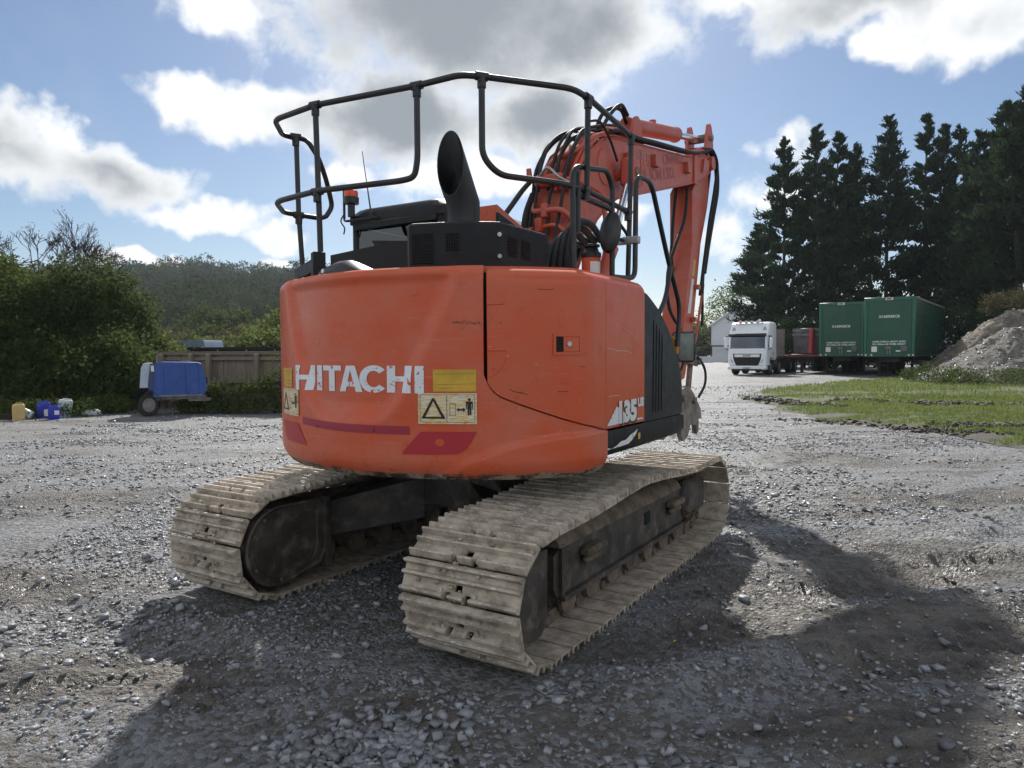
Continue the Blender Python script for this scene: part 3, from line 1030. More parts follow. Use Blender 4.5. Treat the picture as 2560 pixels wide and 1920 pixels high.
def panel(name, mat, s_fun, z_fun, nu, nv, off, parent, smooth=40):
    """a skin following the outline; its edges roll inward"""
    rows = []
    for j in range(nv + 1):
        row = []
        for i in range(nu + 1):
            u, v = i / nu, j / nv
            s = s_fun(u, v)
            z = z_fun(u, v)
            row.append(tail_pt2(s, z, off))
        rows.append(row)
    # rolled border
    def inset(p, q, dn):
        nrm = Vector((p.x, p.y, 0)) if abs(p.x) < 1.2 else Vector((1, 0, 0))
        nrm.normalize()
        return p + (p - q).normalized() * 0.004 - nrm * dn
    full = []
    for row in rows:
        full.append([inset(row[0], row[1], 0.05), inset(row[0], row[1], 0.006)] + row + [inset(row[-1], row[-2], 0.006), inset(row[-1], row[-2], 0.05)])
    bot = [[inset(p, q, dn) for p, q in zip(full[0], full[1])] for dn in (0.05, 0.006)]
    top = [[inset(p, q, dn) for p, q in zip(full[-1], full[-2])] for dn in (0.006, 0.05)]
    return MB().grid(bot + full + top).build(name, mat, parent, smooth)


def tail_pt2(s, z, off):
    """doors: no dish, only the rolled top"""
    x, y, nx, ny = out_at(s)
    o = off
    if z > 1.96:
        t = min(1.0, (z - 1.96) / 0.09)
        o -= 0.10 * (1 - math.sqrt(max(0.0, 1 - t * t)))
    return Vector((x + nx * o, y + ny * o, z))


# engine door round the rear corner
sA, sB = s_of_deg(33.5) + GAP, s_of_y(-0.597) - 0.004


def door_s(u, v):
    lo, hi = 0.0, 1.0
    s0 = sA
    if v > 0.93:                                 # rounded upper corner by the tail
        t = (v - 0.93) / 0.07
        s0 += 0.055 * (1 - math.sqrt(max(0, 1 - t * t)))
    return s0 + (sB - s0) * u


def door_z(u, v):
    s = sA + (sB - sA) * u
    zb = float(np.interp(s, DOOR_S, DOOR_Z)) + 0.0
    vv = v
    return zb + (2.05 - zb) * (1 - (1 - vv) ** 1.25)


DOOR = panel('engine_door', 'orange_paint', door_s, door_z, 44, 40, 0.012, EX)
# pressed ridges of the door
for (a0, z0, a1, z1) in ((33.9, 1.845, 37.6, 1.848), (34.0, 1.592, 37.9, 1.592)):
    pts = [tail_pt2(s_of_deg(a0 + (a1 - a0) * t), z0 + (z1 - z0) * t, 0.010) for t in np.linspace(0, 1, 6)]
    MB().tube(pts, 0.006, 6).build('pressed_ridge', 'orange_paint', DOOR)
pts = [tail_pt2(s_of_deg(a), z, 0.010) for a, z in ((38.0, 1.585), (37.6, 1.54), (36.6, 1.495), (35.3, 1.462), (34.3, 1.446))]
MB().tube(spline(pts, 4), 0.006, 6).build('pressed_ridge', 'orange_paint', DOOR)


def patch(mb, s0, s1, z0, z1, off, n=6, fn=tail_pt2):
    mb.grid([[fn(s, z, off) for s in np.linspace(s0, s1, n)] for z in (z0, z1)])
    return mb


# latch let into the door
def slab(mb, a0, a1, z0, z1, o0, o1, fn=tail_pt2):
    s0, s1 = s_of_deg(a0), s_of_deg(a1)
    ps = [fn(s, z, o) for o in (o0, o1) for z in (z0, z1) for s in (s0, s1)]
    mb.add(ps, [(0, 2, 3, 1), (4, 5, 7, 6), (0, 1, 5, 4), (2, 6, 7, 3), (0, 4, 6, 2), (1, 3, 7, 5)])
    return mb


HA = empty('door_latch', (0, 0, 0), 0, EX)
mb = MB()
for a0, a1, z0, z1 in ((48.0, 48.6, 1.565, 1.684), (54.0, 54.6, 1.565, 1.684), (48.6, 54.0, 1.668, 1.684), (48.6, 54.0, 1.565, 1.581)):
    slab(mb, a0, a1, z0, z1, 0.008, 0.020)
mb.build('latch_frame', 'orange_paint', HA)
slab(MB(), 48.6, 50.3, 1.581, 1.668, 0.005, 0.0135).build('latch_recess', 'void', HA)
slab(MB(), 50.35, 53.95, 1.585, 1.664, 0.008, 0.018).build('latch_paddle', 'orange_paint', HA)
p = tail_pt2(s_of_deg(51.6), 1.626, 0.017); q = tail_pt2(s_of_deg(51.6), 1.626, 0.026)
MB().cyl(p, q, 0.014, n=14).build('latch_lock', 'zinc', HA)

# side panel, and the black tank cover ahead of it
panel('side_panel', 'orange_paint', lambda u, v: s_of_y(-0.589) + 0.615 * u, lambda u, v: (1.118 - 0.003 * u) + (2.05 - 1.116) * (1 - (1 - v) ** 1.25), 12, 30, 0.010, EX)
prof = [(0.03, 1.105), (0.862, 1.105), (0.866, 1.20), (0.862, 1.34), (0.845, 1.43), (0.79, 1.515), (0.724, 1.60), (0.62, 1.71), (0.506, 1.80), (0.36, 1.895), (0.196, 1.967), (0.10, 1.992), (0.03, 2.0)]
TANK = MB()
N_ = len(prof)
rings = []
for x, shr in ((0.99, 0.0), (1.17, 0.0), (1.215, 0.010), (1.238, 0.03), (1.245, 0.055)):
    cy_, cz_ = 0.40, 1.45
    ring = []
    for (y, z) in prof:
        yy = y - shr if y > 0.1 else y
        z2 = z - shr * 0.8 if z > 1.12 else z
        ring.append(Vector((x, yy, z2)))
    rings.append(ring)
vs = [p for r_ in rings for p in r_]
fs = [(i * N_ + j, i * N_ + (j + 1) % N_, (i + 1) * N_ + (j + 1) % N_, (i + 1) * N_ + j) for i in range(len(rings) - 1) for j in range(N_)]
fs.append(tuple((len(rings) - 1) * N_ + j for j in range(N_)))
TANK.add(vs, fs)
TK = TANK.build('tank_cover', 'black_paint', EX, 30)
for y in (0.20, 0.255, 0.31, 0.365):
    ztop = 1.80 - (y - 0.2) * 0.55
    MB().tube([(1.2455, y, 1.16), (1.247, y, 1.2), (1.247, y + 0.01, ztop - 0.05), (1.2455, y + 0.01, ztop)], 0.0035, 6).build('cover_rib', 'black_paint', TK)
# lower skirt, black ahead of the tail casting
prof = [(-0.568, 1.10), (0.85, 1.098), (0.87, 1.07), (0.868, 0.985), (0.84, 0.945), (0.60, 0.928), (-0.2, 0.925), (-0.40, 0.925), (-0.568, 0.93)]
mb = MB()
rings = [[Vector((x, y, max(z, zmin))) for y, z in prof] for x, zmin in ((0.5, 0), (1.16, 0), (1.225, 0.955), (1.243, 0.985))]
N_ = len(prof)
mb.add([p for r_ in rings for p in r_], [(i * N_ + j, i * N_ + (j + 1) % N_, (i + 1) * N_ + (j + 1) % N_, (i + 1) * N_ + j) for i in range(3) for j in range(N_)] + [tuple(3 * N_ + j for j in range(N_))])
SK = mb.build('lower_skirt', 'black_paint', EX, 35)
mb = MB()
up_ = [(-0.56, 0.998), (-0.50, 0.985), (-0.42, 1.0), (-0.36, 1.018), (-0.28, 1.02), (-0.2, 1.045), (-0.14, 1.055), (-0.08, 1.072)]
lo_ = [(-0.11, 1.04), (-0.17, 1.01), (-0.24, 0.99), (-0.34, 0.975), (-0.45, 0.965), (-0.56, 0.962)]
mb.add([(1.2465, y, max(z, 0.987)) for y, z in up_ + lo_], [tuple(range(len(up_) + len(lo_)))])
mb.build('torn_decal', 'vinyl_skirt', SK)
mb = MB(); mb.add([(1.2465, y, z) for y, z in ((-0.075, 1.0), (-0.035, 1.003), (-0.035, 1.045), (-0.075, 1.042))], [(0, 1, 2, 3)])
mb.build('warning_label', 'yellow_decal', SK)

# ---- decals and lettering on the tail
def decal(name, polys, mat, off=0.0035, parent=CW, step=0.018):
    """polys: outlines in (degrees, z); laid on the casting"""
    bm = bmesh.new()
    for po in polys:
        bm.faces.new([bm.verts.new((s_of_deg(a), z, 0)) for a, z in po])
    xs = [v.co.x for v in bm.verts]; zs = [v.co.y for v in bm.verts]
    for x in np.arange(min(xs) + step, max(xs), step):
        bmesh.ops.bisect_plane(bm, geom=bm.verts[:] + bm.edges[:] + bm.faces[:], plane_co=(x, 0, 0), plane_no=(1, 0, 0))
    for z in np.arange(min(zs) + 0.03, max(zs), 0.03):
        bmesh.ops.bisect_plane(bm, geom=bm.verts[:] + bm.edges[:] + bm.faces[:], plane_co=(0, z, 0), plane_no=(0, 1, 0))
    for v in bm.verts:
        v.co = tail_pt(v.co.x, v.co.y, off)
    me = bpy.data.meshes.new(name)
    bm.to_mesh(me); bm.free()
    return link_mesh(name, me, mat, parent)


def lett(c, a0, a1, zb=1.355, zt=1.508):
    """block letters as outlines between two angles"""
    wd = a1 - a0
    h = zt - zb
    sw = 2.15                                     # stem, degrees
    P = lambda x, y: (a0 + x, zb + y * h)
    rect = lambda x0, x1, y0, y1: [P(x0, y0), P(x1, y0), P(x1, y1), P(x0, y1)]
    if c == 'H':
        return [rect(0, sw, 0, 1), rect(wd - sw, wd, 0, 1), rect(sw, wd - sw, 0.42, 0.61)]
    if c == 'I':
        return [rect(0, wd, 0, 1)]
    if c == 'T':
        return [rect(0, wd, 0.80, 1), rect((wd - sw) / 2, (wd + sw) / 2, 0, 0.80)]
    if c == 'A':
        return [[P(0, 0), P(sw * 0.92, 0), P(wd / 2 - 0.12, 0.83), P(wd / 2 - 0.12, 1), P(wd / 2 - 1.4, 1)],
                [P(wd, 0), P(wd / 2 + 1.4, 1), P(wd / 2 - 0.12, 1), P(wd / 2 - 0.12, 0.83), P(wd - sw * 0.92, 0)],
                [P(wd * 0.27, 0.20), P(wd * 0.73, 0.20), P(wd * 0.64, 0.38), P(wd * 0.36, 0.38)]]
    if c == 'C':
        out = []
        n = 22
        for k in range(n):
            q = []
            for kk, (rx, ry) in ((k, (1, 1)), (k + 1, (1, 1)), (k + 1, (1 - 2 * sw / wd * 0.98, 0.60)), (k, (1 - 2 * sw / wd * 0.98, 0.60))):
                a = R(42) + R(276) * kk / n
                q.append(P(wd / 2 + wd / 2 * rx * math.cos(a) * 1.02, 0.5 + 0.52 * ry * math.sin(a)))
            out.append(q)
        return out


polys = []
for c_, a0, a1 in (('H', -20.3, -13.3), ('I', -12.4, -10.2), ('T', -9.7, -3.0), ('A', -3.5, 3.7), ('C', 2.9, 11.0), ('H', 10.5, 17.2), ('I', 18.1, 20.2)):
    polys += [('%s' % c_, p) for p in lett(c_, a0, a1)]
for c_, grp in (('H', polys[0:3]), ('I', polys[3:4]), ('T', polys[4:6]), ('A', polys[6:9]), ('C', polys[9:31]), ('H', polys[31:34]), ('I', polys[34:35])):
    decal('letter_' + c_.lower(), [p for _, p in grp], 'vinyl_white')
RC = lambda a0, a1, z0, z1: [(a0, z0), (a1, z0), (a1, z1), (a0, z1)]
decal('yellow_patch', [RC(22.2, 31.5, 1.366, 1.488)], 'yellow_decal')
decal('yellow_patch', [RC(-31.5, -22.8, 1.366, 1.488)], 'yellow_decal')


for m_ in (1, -1):
    for a0, a1, z in ((22.6, 31.0, 1.462), (23.2, 31.2, 1.405), (23.6, 26.8, 1.383)):
        decal('patch_scratch', [[(m_ * a0, z), (m_ * a1, z + 0.003), (m_ * a1, z + 0.0042), (m_ * a0, z + 0.0014)]], 'frame_dirt', 0.005)


def sign(m):
    X_ = (lambda a: a) if m > 0 else (lambda a: a - 50.4)
    sg = decal('warning_sign', [RC(X_(18.85), X_(31.6), 1.186, 1.357)], 'vinyl_sign', 0.0045)
    bl = []
    # frame, triangle, panel divider, box, arrow, man
    fr = lambda a0, a1, z0, z1, t=0.35, tz=0.004: [RC(a0, a0 + t * .5, z0, z1), RC(a1 - t * .5, a1, z0, z1), RC(a0, a1, z0, z0 + tz), RC(a0, a1, z1 - tz, z1)]
    bl += [[(X_(a), z) for a, z in p] for p in fr(19.3, 31.2, 1.196, 1.350, 0.15, 0.0015)]
    bl.append([(X_(a), z) for a, z in RC(25.15, 25.25, 1.196, 1.350)])
    tri = [((19.6, 1.216), (24.9, 1.216), (24.4, 1.226), (20.1, 1.226)), ((19.6, 1.216), (20.3, 1.218), (22.35, 1.318), (22.1, 1.332)), ((24.9, 1.216), (22.4, 1.332), (22.1, 1.322), (24.2, 1.218))]
    bl += [[(X_(a), z) for a, z in p] for p in tri]
    bl += [[(X_(a), z) for a, z in p] for p in fr(25.8, 27.1, 1.232, 1.300, 0.16, 0.002)]
    bl += [[(X_(a), z) for a, z in p] for p in (((27.3, 1.266), (27.8, 1.279), (27.8, 1.271), (28.7, 1.271), (28.7, 1.279), (29.2, 1.266), (28.7, 1.253), (28.7, 1.261), (27.8, 1.261), (27.8, 1.253)),)]
    man = [RC(29.3, 30.75, 1.298, 1.312), RC(29.62, 30.42, 1.268, 1.298), RC(29.3, 29.5, 1.27, 1.298), RC(30.55, 30.75, 1.27, 1.298), RC(29.62, 29.97, 1.236, 1.268), RC(30.07, 30.42, 1.236, 1.268)]
    bl += [[(X_(a), z) for a, z in p] for p in man]
    bl.append([(X_(30.02 + 0.3 * math.cos(t)), 1.322 + 0.0085 * math.sin(t)) for t in np.linspace(0, 2 * math.pi, 10, endpoint=False)])
    decal('sign_print', bl, 'vinyl_black', 0.0075)
    return sg


sign(1); sign(-1)
decal('reflector_strip', [[(-16.7, 1.141), (-16.7, 1.188), (-8, 1.176), (0, 1.171), (8, 1.170), (16.7, 1.170), (16.9, 1.124), (8, 1.123), (0, 1.124), (-8, 1.130)]], 'vinyl_red_strip')
for a in (-9.6, 8.1):
    decal('strip_mark', [[(a - 0.35, 1.134), (a + 0.35, 1.134), (a + 0.35, 1.138), (a - 0.35, 1.138)], [(a - 0.18, 1.141), (a + 0.18, 1.141), (a, 1.156)]], 'decal_black', 0.006)
for m_ in (1, -1):
    RD = [(19.4, 1.142), (31.6, 1.143), (30.6, 1.095), (29.2, 1.045), (27.4, 1.019), (15.0, 1.012), (15.2, 1.026)]
    pl = [[(m_ * a, z) for a, z in RD]]
    decal('red_reflector', pl, 'vinyl_red', 0.004)
decal('adhesive_spot', [[(23.6 + 1.05 * math.cos(t), 1.082 + 0.022 * math.sin(t)) for t in np.linspace(0, 2 * math.pi, 14, endpoint=False)]], 'orange_paint', 0.006)
# scraped bare metal lines
rs_ = random.Random(11)
for a0, z0, n_ in ((26.5, 1.742, 14), (32.0, 1.92, 0)):
    for k in range(n_):
        a = a0 + k * 0.42 + rs_.uniform(-.1, .1); z = z0 + rs_.uniform(-.006, .008)
        decal('paint_scrape', [[(a, z), (a + rs_.uniform(.25, .6), z + rs_.uniform(-.003, .003)), (a + rs_.uniform(.2, .5), z + rs_.uniform(.003, .011)), (a + .05, z + .004)]], 'frame_dirt', 0.0032)

# model number on the side
SIDE_U, SIDE_V = (0, 1, 0), (0, 0, 1)
XF = 1.2545
mb = MB().add([(XF - 0.001, -0.585, 1.133), (XF - 0.001, 0.0, 1.133), (XF - 0.001, -0.02, 1.143), (XF - 0.001, -0.20, 1.147), (XF - 0.001, -0.44, 1.245)], [(0, 1, 2, 3, 4)])
mb.build('number_panel', 'vinyl_white', EX)
lettering('model_number_shadow', '135', 0.175, 'decal_black', EX, (XF + 0.0005, -0.425, 1.130), SIDE_U, SIDE_V, 0.011, 1.22)
lettering('model_number', '135', 0.175, 'label_white', EX, (XF + 0.0015, -0.44, 1.144), SIDE_U, SIDE_V, 0.011, 1.22)
lettering('model_suffix', 'US', 0.075, 'label_white', EX, (XF + 0.0005, -0.10, 1.222), SIDE_U, SIDE_V, 0.005, 1.15)

# hairline scratches on the door and the side panel
for pts in ([(54.0, 1.50), (54.9, 1.497), (55.6, 1.492)], [(38.5, 1.38), (39.2, 1.365), (40.3, 1.36), (41.5, 1.352)], [(40.5, 1.36), (41.6, 1.353), (42.4, 1.345)], [(36.6, 1.75), (36.75, 1.74), (36.8, 1.735)], [(44.5, 1.93), (46.5, 1.925), (48.2, 1.93)], [(49, 1.36), (51.5, 1.358)]):
    MB().tube([tail_pt2(s_of_deg(a), z, 0.0125) for a, z in pts], 0.0013, 4).build('paint_scratch', 'void', EX)
for pts in ([(-0.57, 1.60), (-0.50, 1.598), (-0.42, 1.585), (-0.33, 1.588), (-0.25, 1.58), (-0.19, 1.57)], [(-0.55, 1.31), (-0.45, 1.312), (-0.38, 1.308)], [(-0.5, 1.78), (-0.35, 1.74), (-0.22, 1.70), (-0.1, 1.66)]):
    MB().tube([(1.2505, y, z) for y, z in pts], 0.0012, 4).build('paint_scratch', 'label_white', EX)
# ---- engine cover, exhaust, cab
plan = [(0.134, -0.30), (0.134, -1.075), (0.17, -1.10), (0.36, -1.045), (0.52, -0.972), (0.645, -0.89), (0.68, -0.85), (0.68, -0.27)]
mb = MB()
n = len(plan)
cx_, cy_ = 0.42, -0.65
ringz = [(2.045, 0), (2.355, 0), (2.368, 0.012), (2.372, 0.03)]
vs = []
for z, sh in ringz:
    for (x, y) in plan:
        v_ = Vector((x - cx_, y - cy_)); v_ *= 1 - sh / v_.length
        vs.append((cx_ + v_.x, cy_ + v_.y, z))
fs = [(i * n + j, i * n + (j + 1) % n, (i + 1) * n + (j + 1) % n, (i + 1) * n + j) for i in range(len(ringz) - 1) for j in range(n)] + [tuple((len(ringz) - 1) * n + j for j in range(n))]
mb.add(vs, fs)
COV = mb.build('engine_cover', 'black_paint', EX, 28)


def grille(p, q, nx, nz, z0, z1, parent, off=0.004, bar=0.004):
    """mesh opening: dark recess behind a lattice of bars"""
    p, q = Vector((*p, 0)), Vector((*q, 0))
    dv = q - p
    nr = Vector((dv.y, -dv.x, 0)).normalized()
    zv = Vector((0, 0, 1))
    back = MB().add([p + nr * 0.0015 + zv * z0, q + nr * 0.0015 + zv * z0, q + nr * 0.0015 + zv * z1, p + nr * 0.0015 + zv * z1], [(0, 1, 2, 3)])
    g_ = back.build('grille_opening', 'void', parent)
    bars = MB()
    for k in range(nx + 1):
        a = p + dv * (k / nx) + nr * off
        bars.tube([a + zv * z0, a + zv * z1], bar, 4)
    for k in range(nz + 1):
        z = z0 + (z1 - z0) * k / nz
        bars.tube([p + nr * off + zv * z, q + nr * off + zv * z], bar, 4)
    bars.build('grille_bars', 'black_paint', parent, 0)


def lerp2(a, b_, t):
    return (a[0] + (b_[0] - a[0]) * t, a[1] + (b_[1] - a[1]) * t)


grille(lerp2(plan[2], plan[3], 0.10), lerp2(plan[2], plan[3], 0.80), 9, 9, 2.125, 2.30, COV)
grille(lerp2(plan[3], plan[4], 0.22), lerp2(plan[3], plan[4], 0.68), 5, 5, 2.20, 2.295, COV)
for y0 in (-0.78, -0.62):
    mb = MB()
    mb.add([(0.6815, y0, 2.17), (0.6815, y0 + 0.10, 2.165), (0.6815, y0 + 0.115, 2.29), (0.6815, y0 + 0.012, 2.30)], [(0, 1, 2, 3)])
    v_ = mb.build('side_vent', 'void', COV)
    lv = MB()
    for k in range(7):
        z = 2.18 + k * 0.017
        lv.tube([(0.684, y0 + 0.004, z), (0.684, y0 + 0.108, z)], 0.0035, 4)
    lv.build('louvre_bars', 'black_paint', COV, 0)
for z in (2.16, 2.29):
    p = Vector((0.672, -0.862, z)); nr = Vector((0.7, -0.72, 0)).normalized()
    MB().cyl(p, p + nr * 0.012, 0.013, n=12).build('cover_bolt', 'zinc', COV)
mb = MB()
pl2 = [Vector((x, y, 2.07)) for x, y in plan[1:]]
mb.tube([p + Vector((0, -0.004, 0)) for p in pl2], 0.014, 6)
mb.build('rubber_seal', 'rubber', COV)

# exhaust stack, mitred mouth facing back
E0 = Vector((0.365, -0.80, 2.36)); E1 = Vector((0.365, -0.80, 2.515))
mb = MB()
nn = 32
ax = Vector((0, -math.sin(R(31)), math.cos(R(31))))
rad = 0.103
ring0, ring1, ring2, ring3 = [], [], [], []
for k in range(nn):
    a = 2 * math.pi * k / nn
    dx, dy = rad * math.cos(a), rad * math.sin(a)
    ring0.append(E0 + Vector((dx, dy, 0)))
    zb = math.tan(R(15.5)) * dy                    # mitre between the upright and the leaning length
    ring1.append(E1 + Vector((dx, dy, zb)))
    base = ring1[-1]
    t = (-0.80 - 0.135 - base.y) / ax.y            # the mouth lies in one upright plane
    ring2.append(base + ax * t)
cen = sum((p for p in ring2), Vector()) / nn
ring3 = [cen + (p - cen) * 0.95 for p in ring2]
ring4 = [p - ax * 0.24 for p in ring3]
ring5 = [p - ax * 0.24 for p in [cen] * nn]
vs = ring0 + ring1 + ring2 + ring3 + ring4 + ring5
fs = [(i * nn + j, i * nn + (j + 1) % nn, (i + 1) * nn + (j + 1) % nn, (i + 1) * nn + j) for i in range(5) for j in range(nn)]
mb.add(vs, fs)
EXH = mb.build('exhaust_stack', 'rail_paint', EX, 35)
MB().lathe([(0.106, 0), (0.110, 0.004), (0.110, 0.02), (0.106, 0.024)], (0.365, -0.80, 2.372), (0, 0, 1), 28).build('exhaust_collar', 'rail_paint', EXH)

# cab: posts, roof, glass
CB = empty('operator_cab', (0, 0, 0), 0, EX)
x0, x1, y0, y1 = -1.235, -0.285, -0.16, 1.42
mb = MB()
mb.box(x0, x1, y0, y1, 0.93, 1.70, bev=0.04)
mb.build('cab_lower', 'black_paint', CB)
for (xa, ya) in ((x0, y0), (x1 - 0.07, y0), (x0, y1 - 0.07), (x1 - 0.07, y1 - 0.07), (x0, 0.55)):
    MB().box(xa, xa + 0.07, ya, ya + 0.08, 1.70, 2.66, bev=0.02).build('cab_post', 'black_paint', CB)
rows = []
for yy, zs, ins in ((y0 - 0.01, 2.63, 0.0), (y0 - 0.012, 2.70, 0.01), (y0 + 0.03, 2.755, 0.05), (y0 + 0.16, 2.785, 0.09), (0.6, 2.80, 0.10), (1.25, 2.77, 0.09), (1.42, 2.70, 0.03), (1.44, 2.62, 0.0)):
    row = []
    for u in np.linspace(0, 1, 14):
        x = x0 + (x1 - x0) * u
        e = min(u, 1 - u)
        dz = -ins * 0.9 * (1 - min(1, e / 0.13)) ** 2
        row.append(Vector((x, yy, zs + dz)))
    rows.append(row)
mb = MB().grid(rows)
mb.grid([[Vector((p.x, p.y, 2.63)) for p in rows[0]], rows[0]])
for col in (0, -1):
    mb.add([r_[col] for r_ in rows], [tuple(range(len(rows)))])
mb.add([(x0, y0 - 0.01, 2.63), (x1, y0 - 0.01, 2.63), (x1, 1.44, 2.62), (x0, 1.44, 2.62)], [(0, 1, 2, 3)])
mb.build('cab_roof', 'black_paint', CB, 40)
MB().box(x0 + 0.05, x1 - 0.05, y0 - 0.02, y0 + 0.01, 2.58, 2.64, bev=0.01).build('rear_header', 'black_paint', CB)
mb = MB().add([(x0 + 0.06, y0 + 0.02, 1.72), (x1 - 0.06, y0 + 0.02, 1.72), (x1 - 0.06, y0 + 0.02, 2.60), (x0 + 0.06, y0 + 0.02, 2.60)], [(0, 1, 2, 3)])
mb.build('rear_window', 'cab_glass', CB)
mb = MB().add([(x1 - 0.015, y0 + 0.08, 1.72), (x1 - 0.015, y1 - 0.07, 1.72), (x1 - 0.015, y1 - 0.07, 2.62), (x1 - 0.015, y0 + 0.08, 2.62)], [(0, 1, 2, 3)])
mb.build('right_window', 'cab_glass', CB)
mb = MB().add([(x0 + 0.015, y0 + 0.08, 1.72), (x0 + 0.015, y1 - 0.07, 1.72), (x0 + 0.015, y1 - 0.07, 2.62), (x0 + 0.015, y0 + 0.08, 2.62)], [(0, 1, 2, 3)])
mb.build('left_window', 'cab_glass', CB)
mb = MB().add([(x0 + 0.07, y1 - 0.02, 1.5), (x1 - 0.07, y1 - 0.02, 1.5), (x1 - 0.07, y1 - 0.02, 2.62), (x0 + 0.07, y1 - 0.02, 2.62)], [(0, 1, 2, 3)])
mb.build('windscreen', 'cab_glass', CB)
mb = MB().box(-0.98, -0.52, 0.15, 0.27, 1.7, 2.30, bev=0.05).box(-0.90, -0.60, 0.16, 0.25, 2.31, 2.50, bev=0.04)
mb.build('operator_seat', 'dark_plastic', CB)
# steel guard panels below the rear window
mb = MB().prism([(-1.23, 2.04), (-0.20, 2.04), (-0.20, 2.41), (-0.66, 2.405), (-1.23, 2.36)], (0, -0.40, 0), (1, 0, 0), (0, 0, 1), (0, 0.20, 0))
mb.build('rear_guard', 'black_paint', EX)
mb = MB().prism([(-0.38, 2.04), (0.134, 2.04), (0.134, 2.33), (-0.62, 2.402)], (0, -0.58, 0), (1, 0, 0), (0, 0, 1), (0, 0.17, 0))
mb.build('side_guard', 'black_paint', EX)
# cab edge seen right of the exhaust: orange valve cowl
mb = MB().prism([(-0.25, 2.04), (0.42, 2.04), (0.42, 2.40), (0.25, 2.46), (-0.25, 2.62)], (-0.16, 0, 0), (0, 1, 0), (0, 0, 1), (0.42, 0, 0))
mb.build('valve_cowl', 'orange_paint', EX)
mb = MB().prism([(-0.27, 2.56), (0.20, 2.44), (0.44, 2.38), (0.44, 2.34), (0.20, 2.38), (-0.27, 2.49)], (0.262, 0, 0), (0, 1, 0), (0, 0, 1), (0.02, 0, 0))
mb.build('cowl_trim', 'black_paint', EX)

# beacon, aerial, rear camera pod, work lamps
BC = empty('warning_beacon', (0, 0, 0), 0, EX)
bp = Vector((-1.19, -0.20, 2.79))
MB().lathe([(0.03, -0.10), (0.03, 0), (0.062, 0.004), (0.064, 0.055), (0.060, 0.06)], bp, (0, 0, 1), 20).build('beacon_base', 'dark_plastic', BC)
MB().lathe([(0.056, 0.0), (0.058, 0.03), (0.052, 0.048), (0.03, 0.056)], bp + Vector((0, 0, 0.061)), (0, 0, 1), 20).build('beacon_lens', 'beacon_orange', BC)
MB().tube(fillet([(-1.25, -0.22, 2.94), (-1.25, -0.22, 2.66), (-1.20, -0.22, 2.655), (-0.9, -0.2, 2.66)], 0.03), 0.011, 6).build('beacon_bracket', 'rail_paint', BC)
MB().tube(spline([(-1.25, -0.22, 2.72), (-1.28, -0.23, 2.66), (-1.24, -0.23, 2.60), (-1.25, -0.23, 2.55)], 4), 0.006, 5).build('beacon_wire', 'rubber', BC)
MB().tube([(-0.98, -0.19, 2.68), (-1.005, -0.19, 2.82), (-1.02, -0.20, 2.96), (-1.045, -0.2, 3.10), (-1.06, -0.2, 3.20)], 0.004, 5, True, [0.008, 0.006, 0.004, 0.0035, 0.003]).build('radio_aerial', 'dark_plastic', EX)
pod = []
for k in range(9):
    t = k / 8
    yy = -1.30
    xx = 0.0
pm = MB()
rows = []
for u in np.linspace(0, 1, 13):
    a = -14.0 + 17.0 * u
    hgt = 0.09 * math.sin(math.pi * min(1, u * 0.78 + 0.18)) ** 0.8 * (1 if u < 0.5 else (1 - (u - 0.5) * 0.9))
    row = []
    for v in np.linspace(0, 1, 9):
        th = math.pi * v
        rr_ = 1.30 + 0.11 * math.cos(th)
        row.append(Vector((rr_ * math.sin(R(a)), -rr_ * math.cos(R(a)), 2.06 + max(0.004, hgt) * math.sin(th))))
    rows.append(row)
pm.grid(rows); pm.add(rows[0], [tuple(range(9))]); pm.add(rows[-1], [tuple(range(9))])
PD = pm.build('rear_camera_pod', 'dark_plastic', EX, 60)
p = Vector((1.415 * math.sin(R(-11)), -1.415 * math.cos(R(-11)), 2.082))
MB().cyl(p, p + Vector((-0.19, -0.98, 0)) * 0.006, 0.013, n=12).build('camera_lens', 'lens', PD)

# ---- handrails
RL = 0.0185
def rail(name, pts, r=RL, rad=0.06, parent=None):
    return MB().tube(fillet(pts, rad), r, 12).build(name, 'rail_paint', parent or EX, 60)


ZT, ZL = 3.15, 2.60
top = [(-0.72, -0.55, ZL - 0.0), (-0.84, -0.62, ZT - 0.06), (-1.07, -0.80, ZT), (-1.13, -0.94, ZT), (-0.90, -1.205, ZT), (-0.45, -1.26, ZT), (0.30, -1.17, ZT), (0.615, -1.165, ZT), (0.70, -1.08, ZT), (1.05, -0.635, ZT), (1.06, -0.44, ZT), (0.98, 0.44, ZT)]
TR = rail('top_handrail', [(-1.06, -0.60, 2.62), (-1.05, -0.545, 2.70), (-1.02, -0.63, 2.88), (-0.985, -0.74, 3.02), (-1.02, -0.80, 3.12)] + top[2:], rad=0.08)
lowl = [(-1.06, -0.60, 2.62), (-1.06, -0.66, 2.595), (-1.07, -0.83, ZL - .01), (-1.13, -0.945, ZL), (-0.88, -1.225, ZL), (-0.40, -1.30, ZL), (0.205, -1.215, ZL), (0.275, -1.17, ZL + 0.02), (0.30, -1.17, ZL + 0.12), (0.30, -1.17, ZT)]
rail('lower_handrail', lowl, rad=0.10)
rail('lower_handrail', [(0.70, -1.08, ZT), (0.70, -1.08, ZL + 0.10), (0.76, -1.0, ZL + 0.005), (0.99, -0.60, ZL), (1.02, -0.36, ZL), (0.965, 0.42, ZL)], rad=0.10)
rail('handrail_post', [(-0.45, -1.26, ZT), (-0.43, -1.265, 2.60), (-0.44, -1.245, 2.12)], rad=0.02)
rail('handrail_post', [(-1.08, -0.86, ZT - .02), (-1.075, -0.855, 2.6), (-1.06, -0.84, 2.20)], rad=0.02)
rail('handrail_post', [(1.06, -0.44, ZT), (1.02, -0.38, ZL)], rad=0.02)
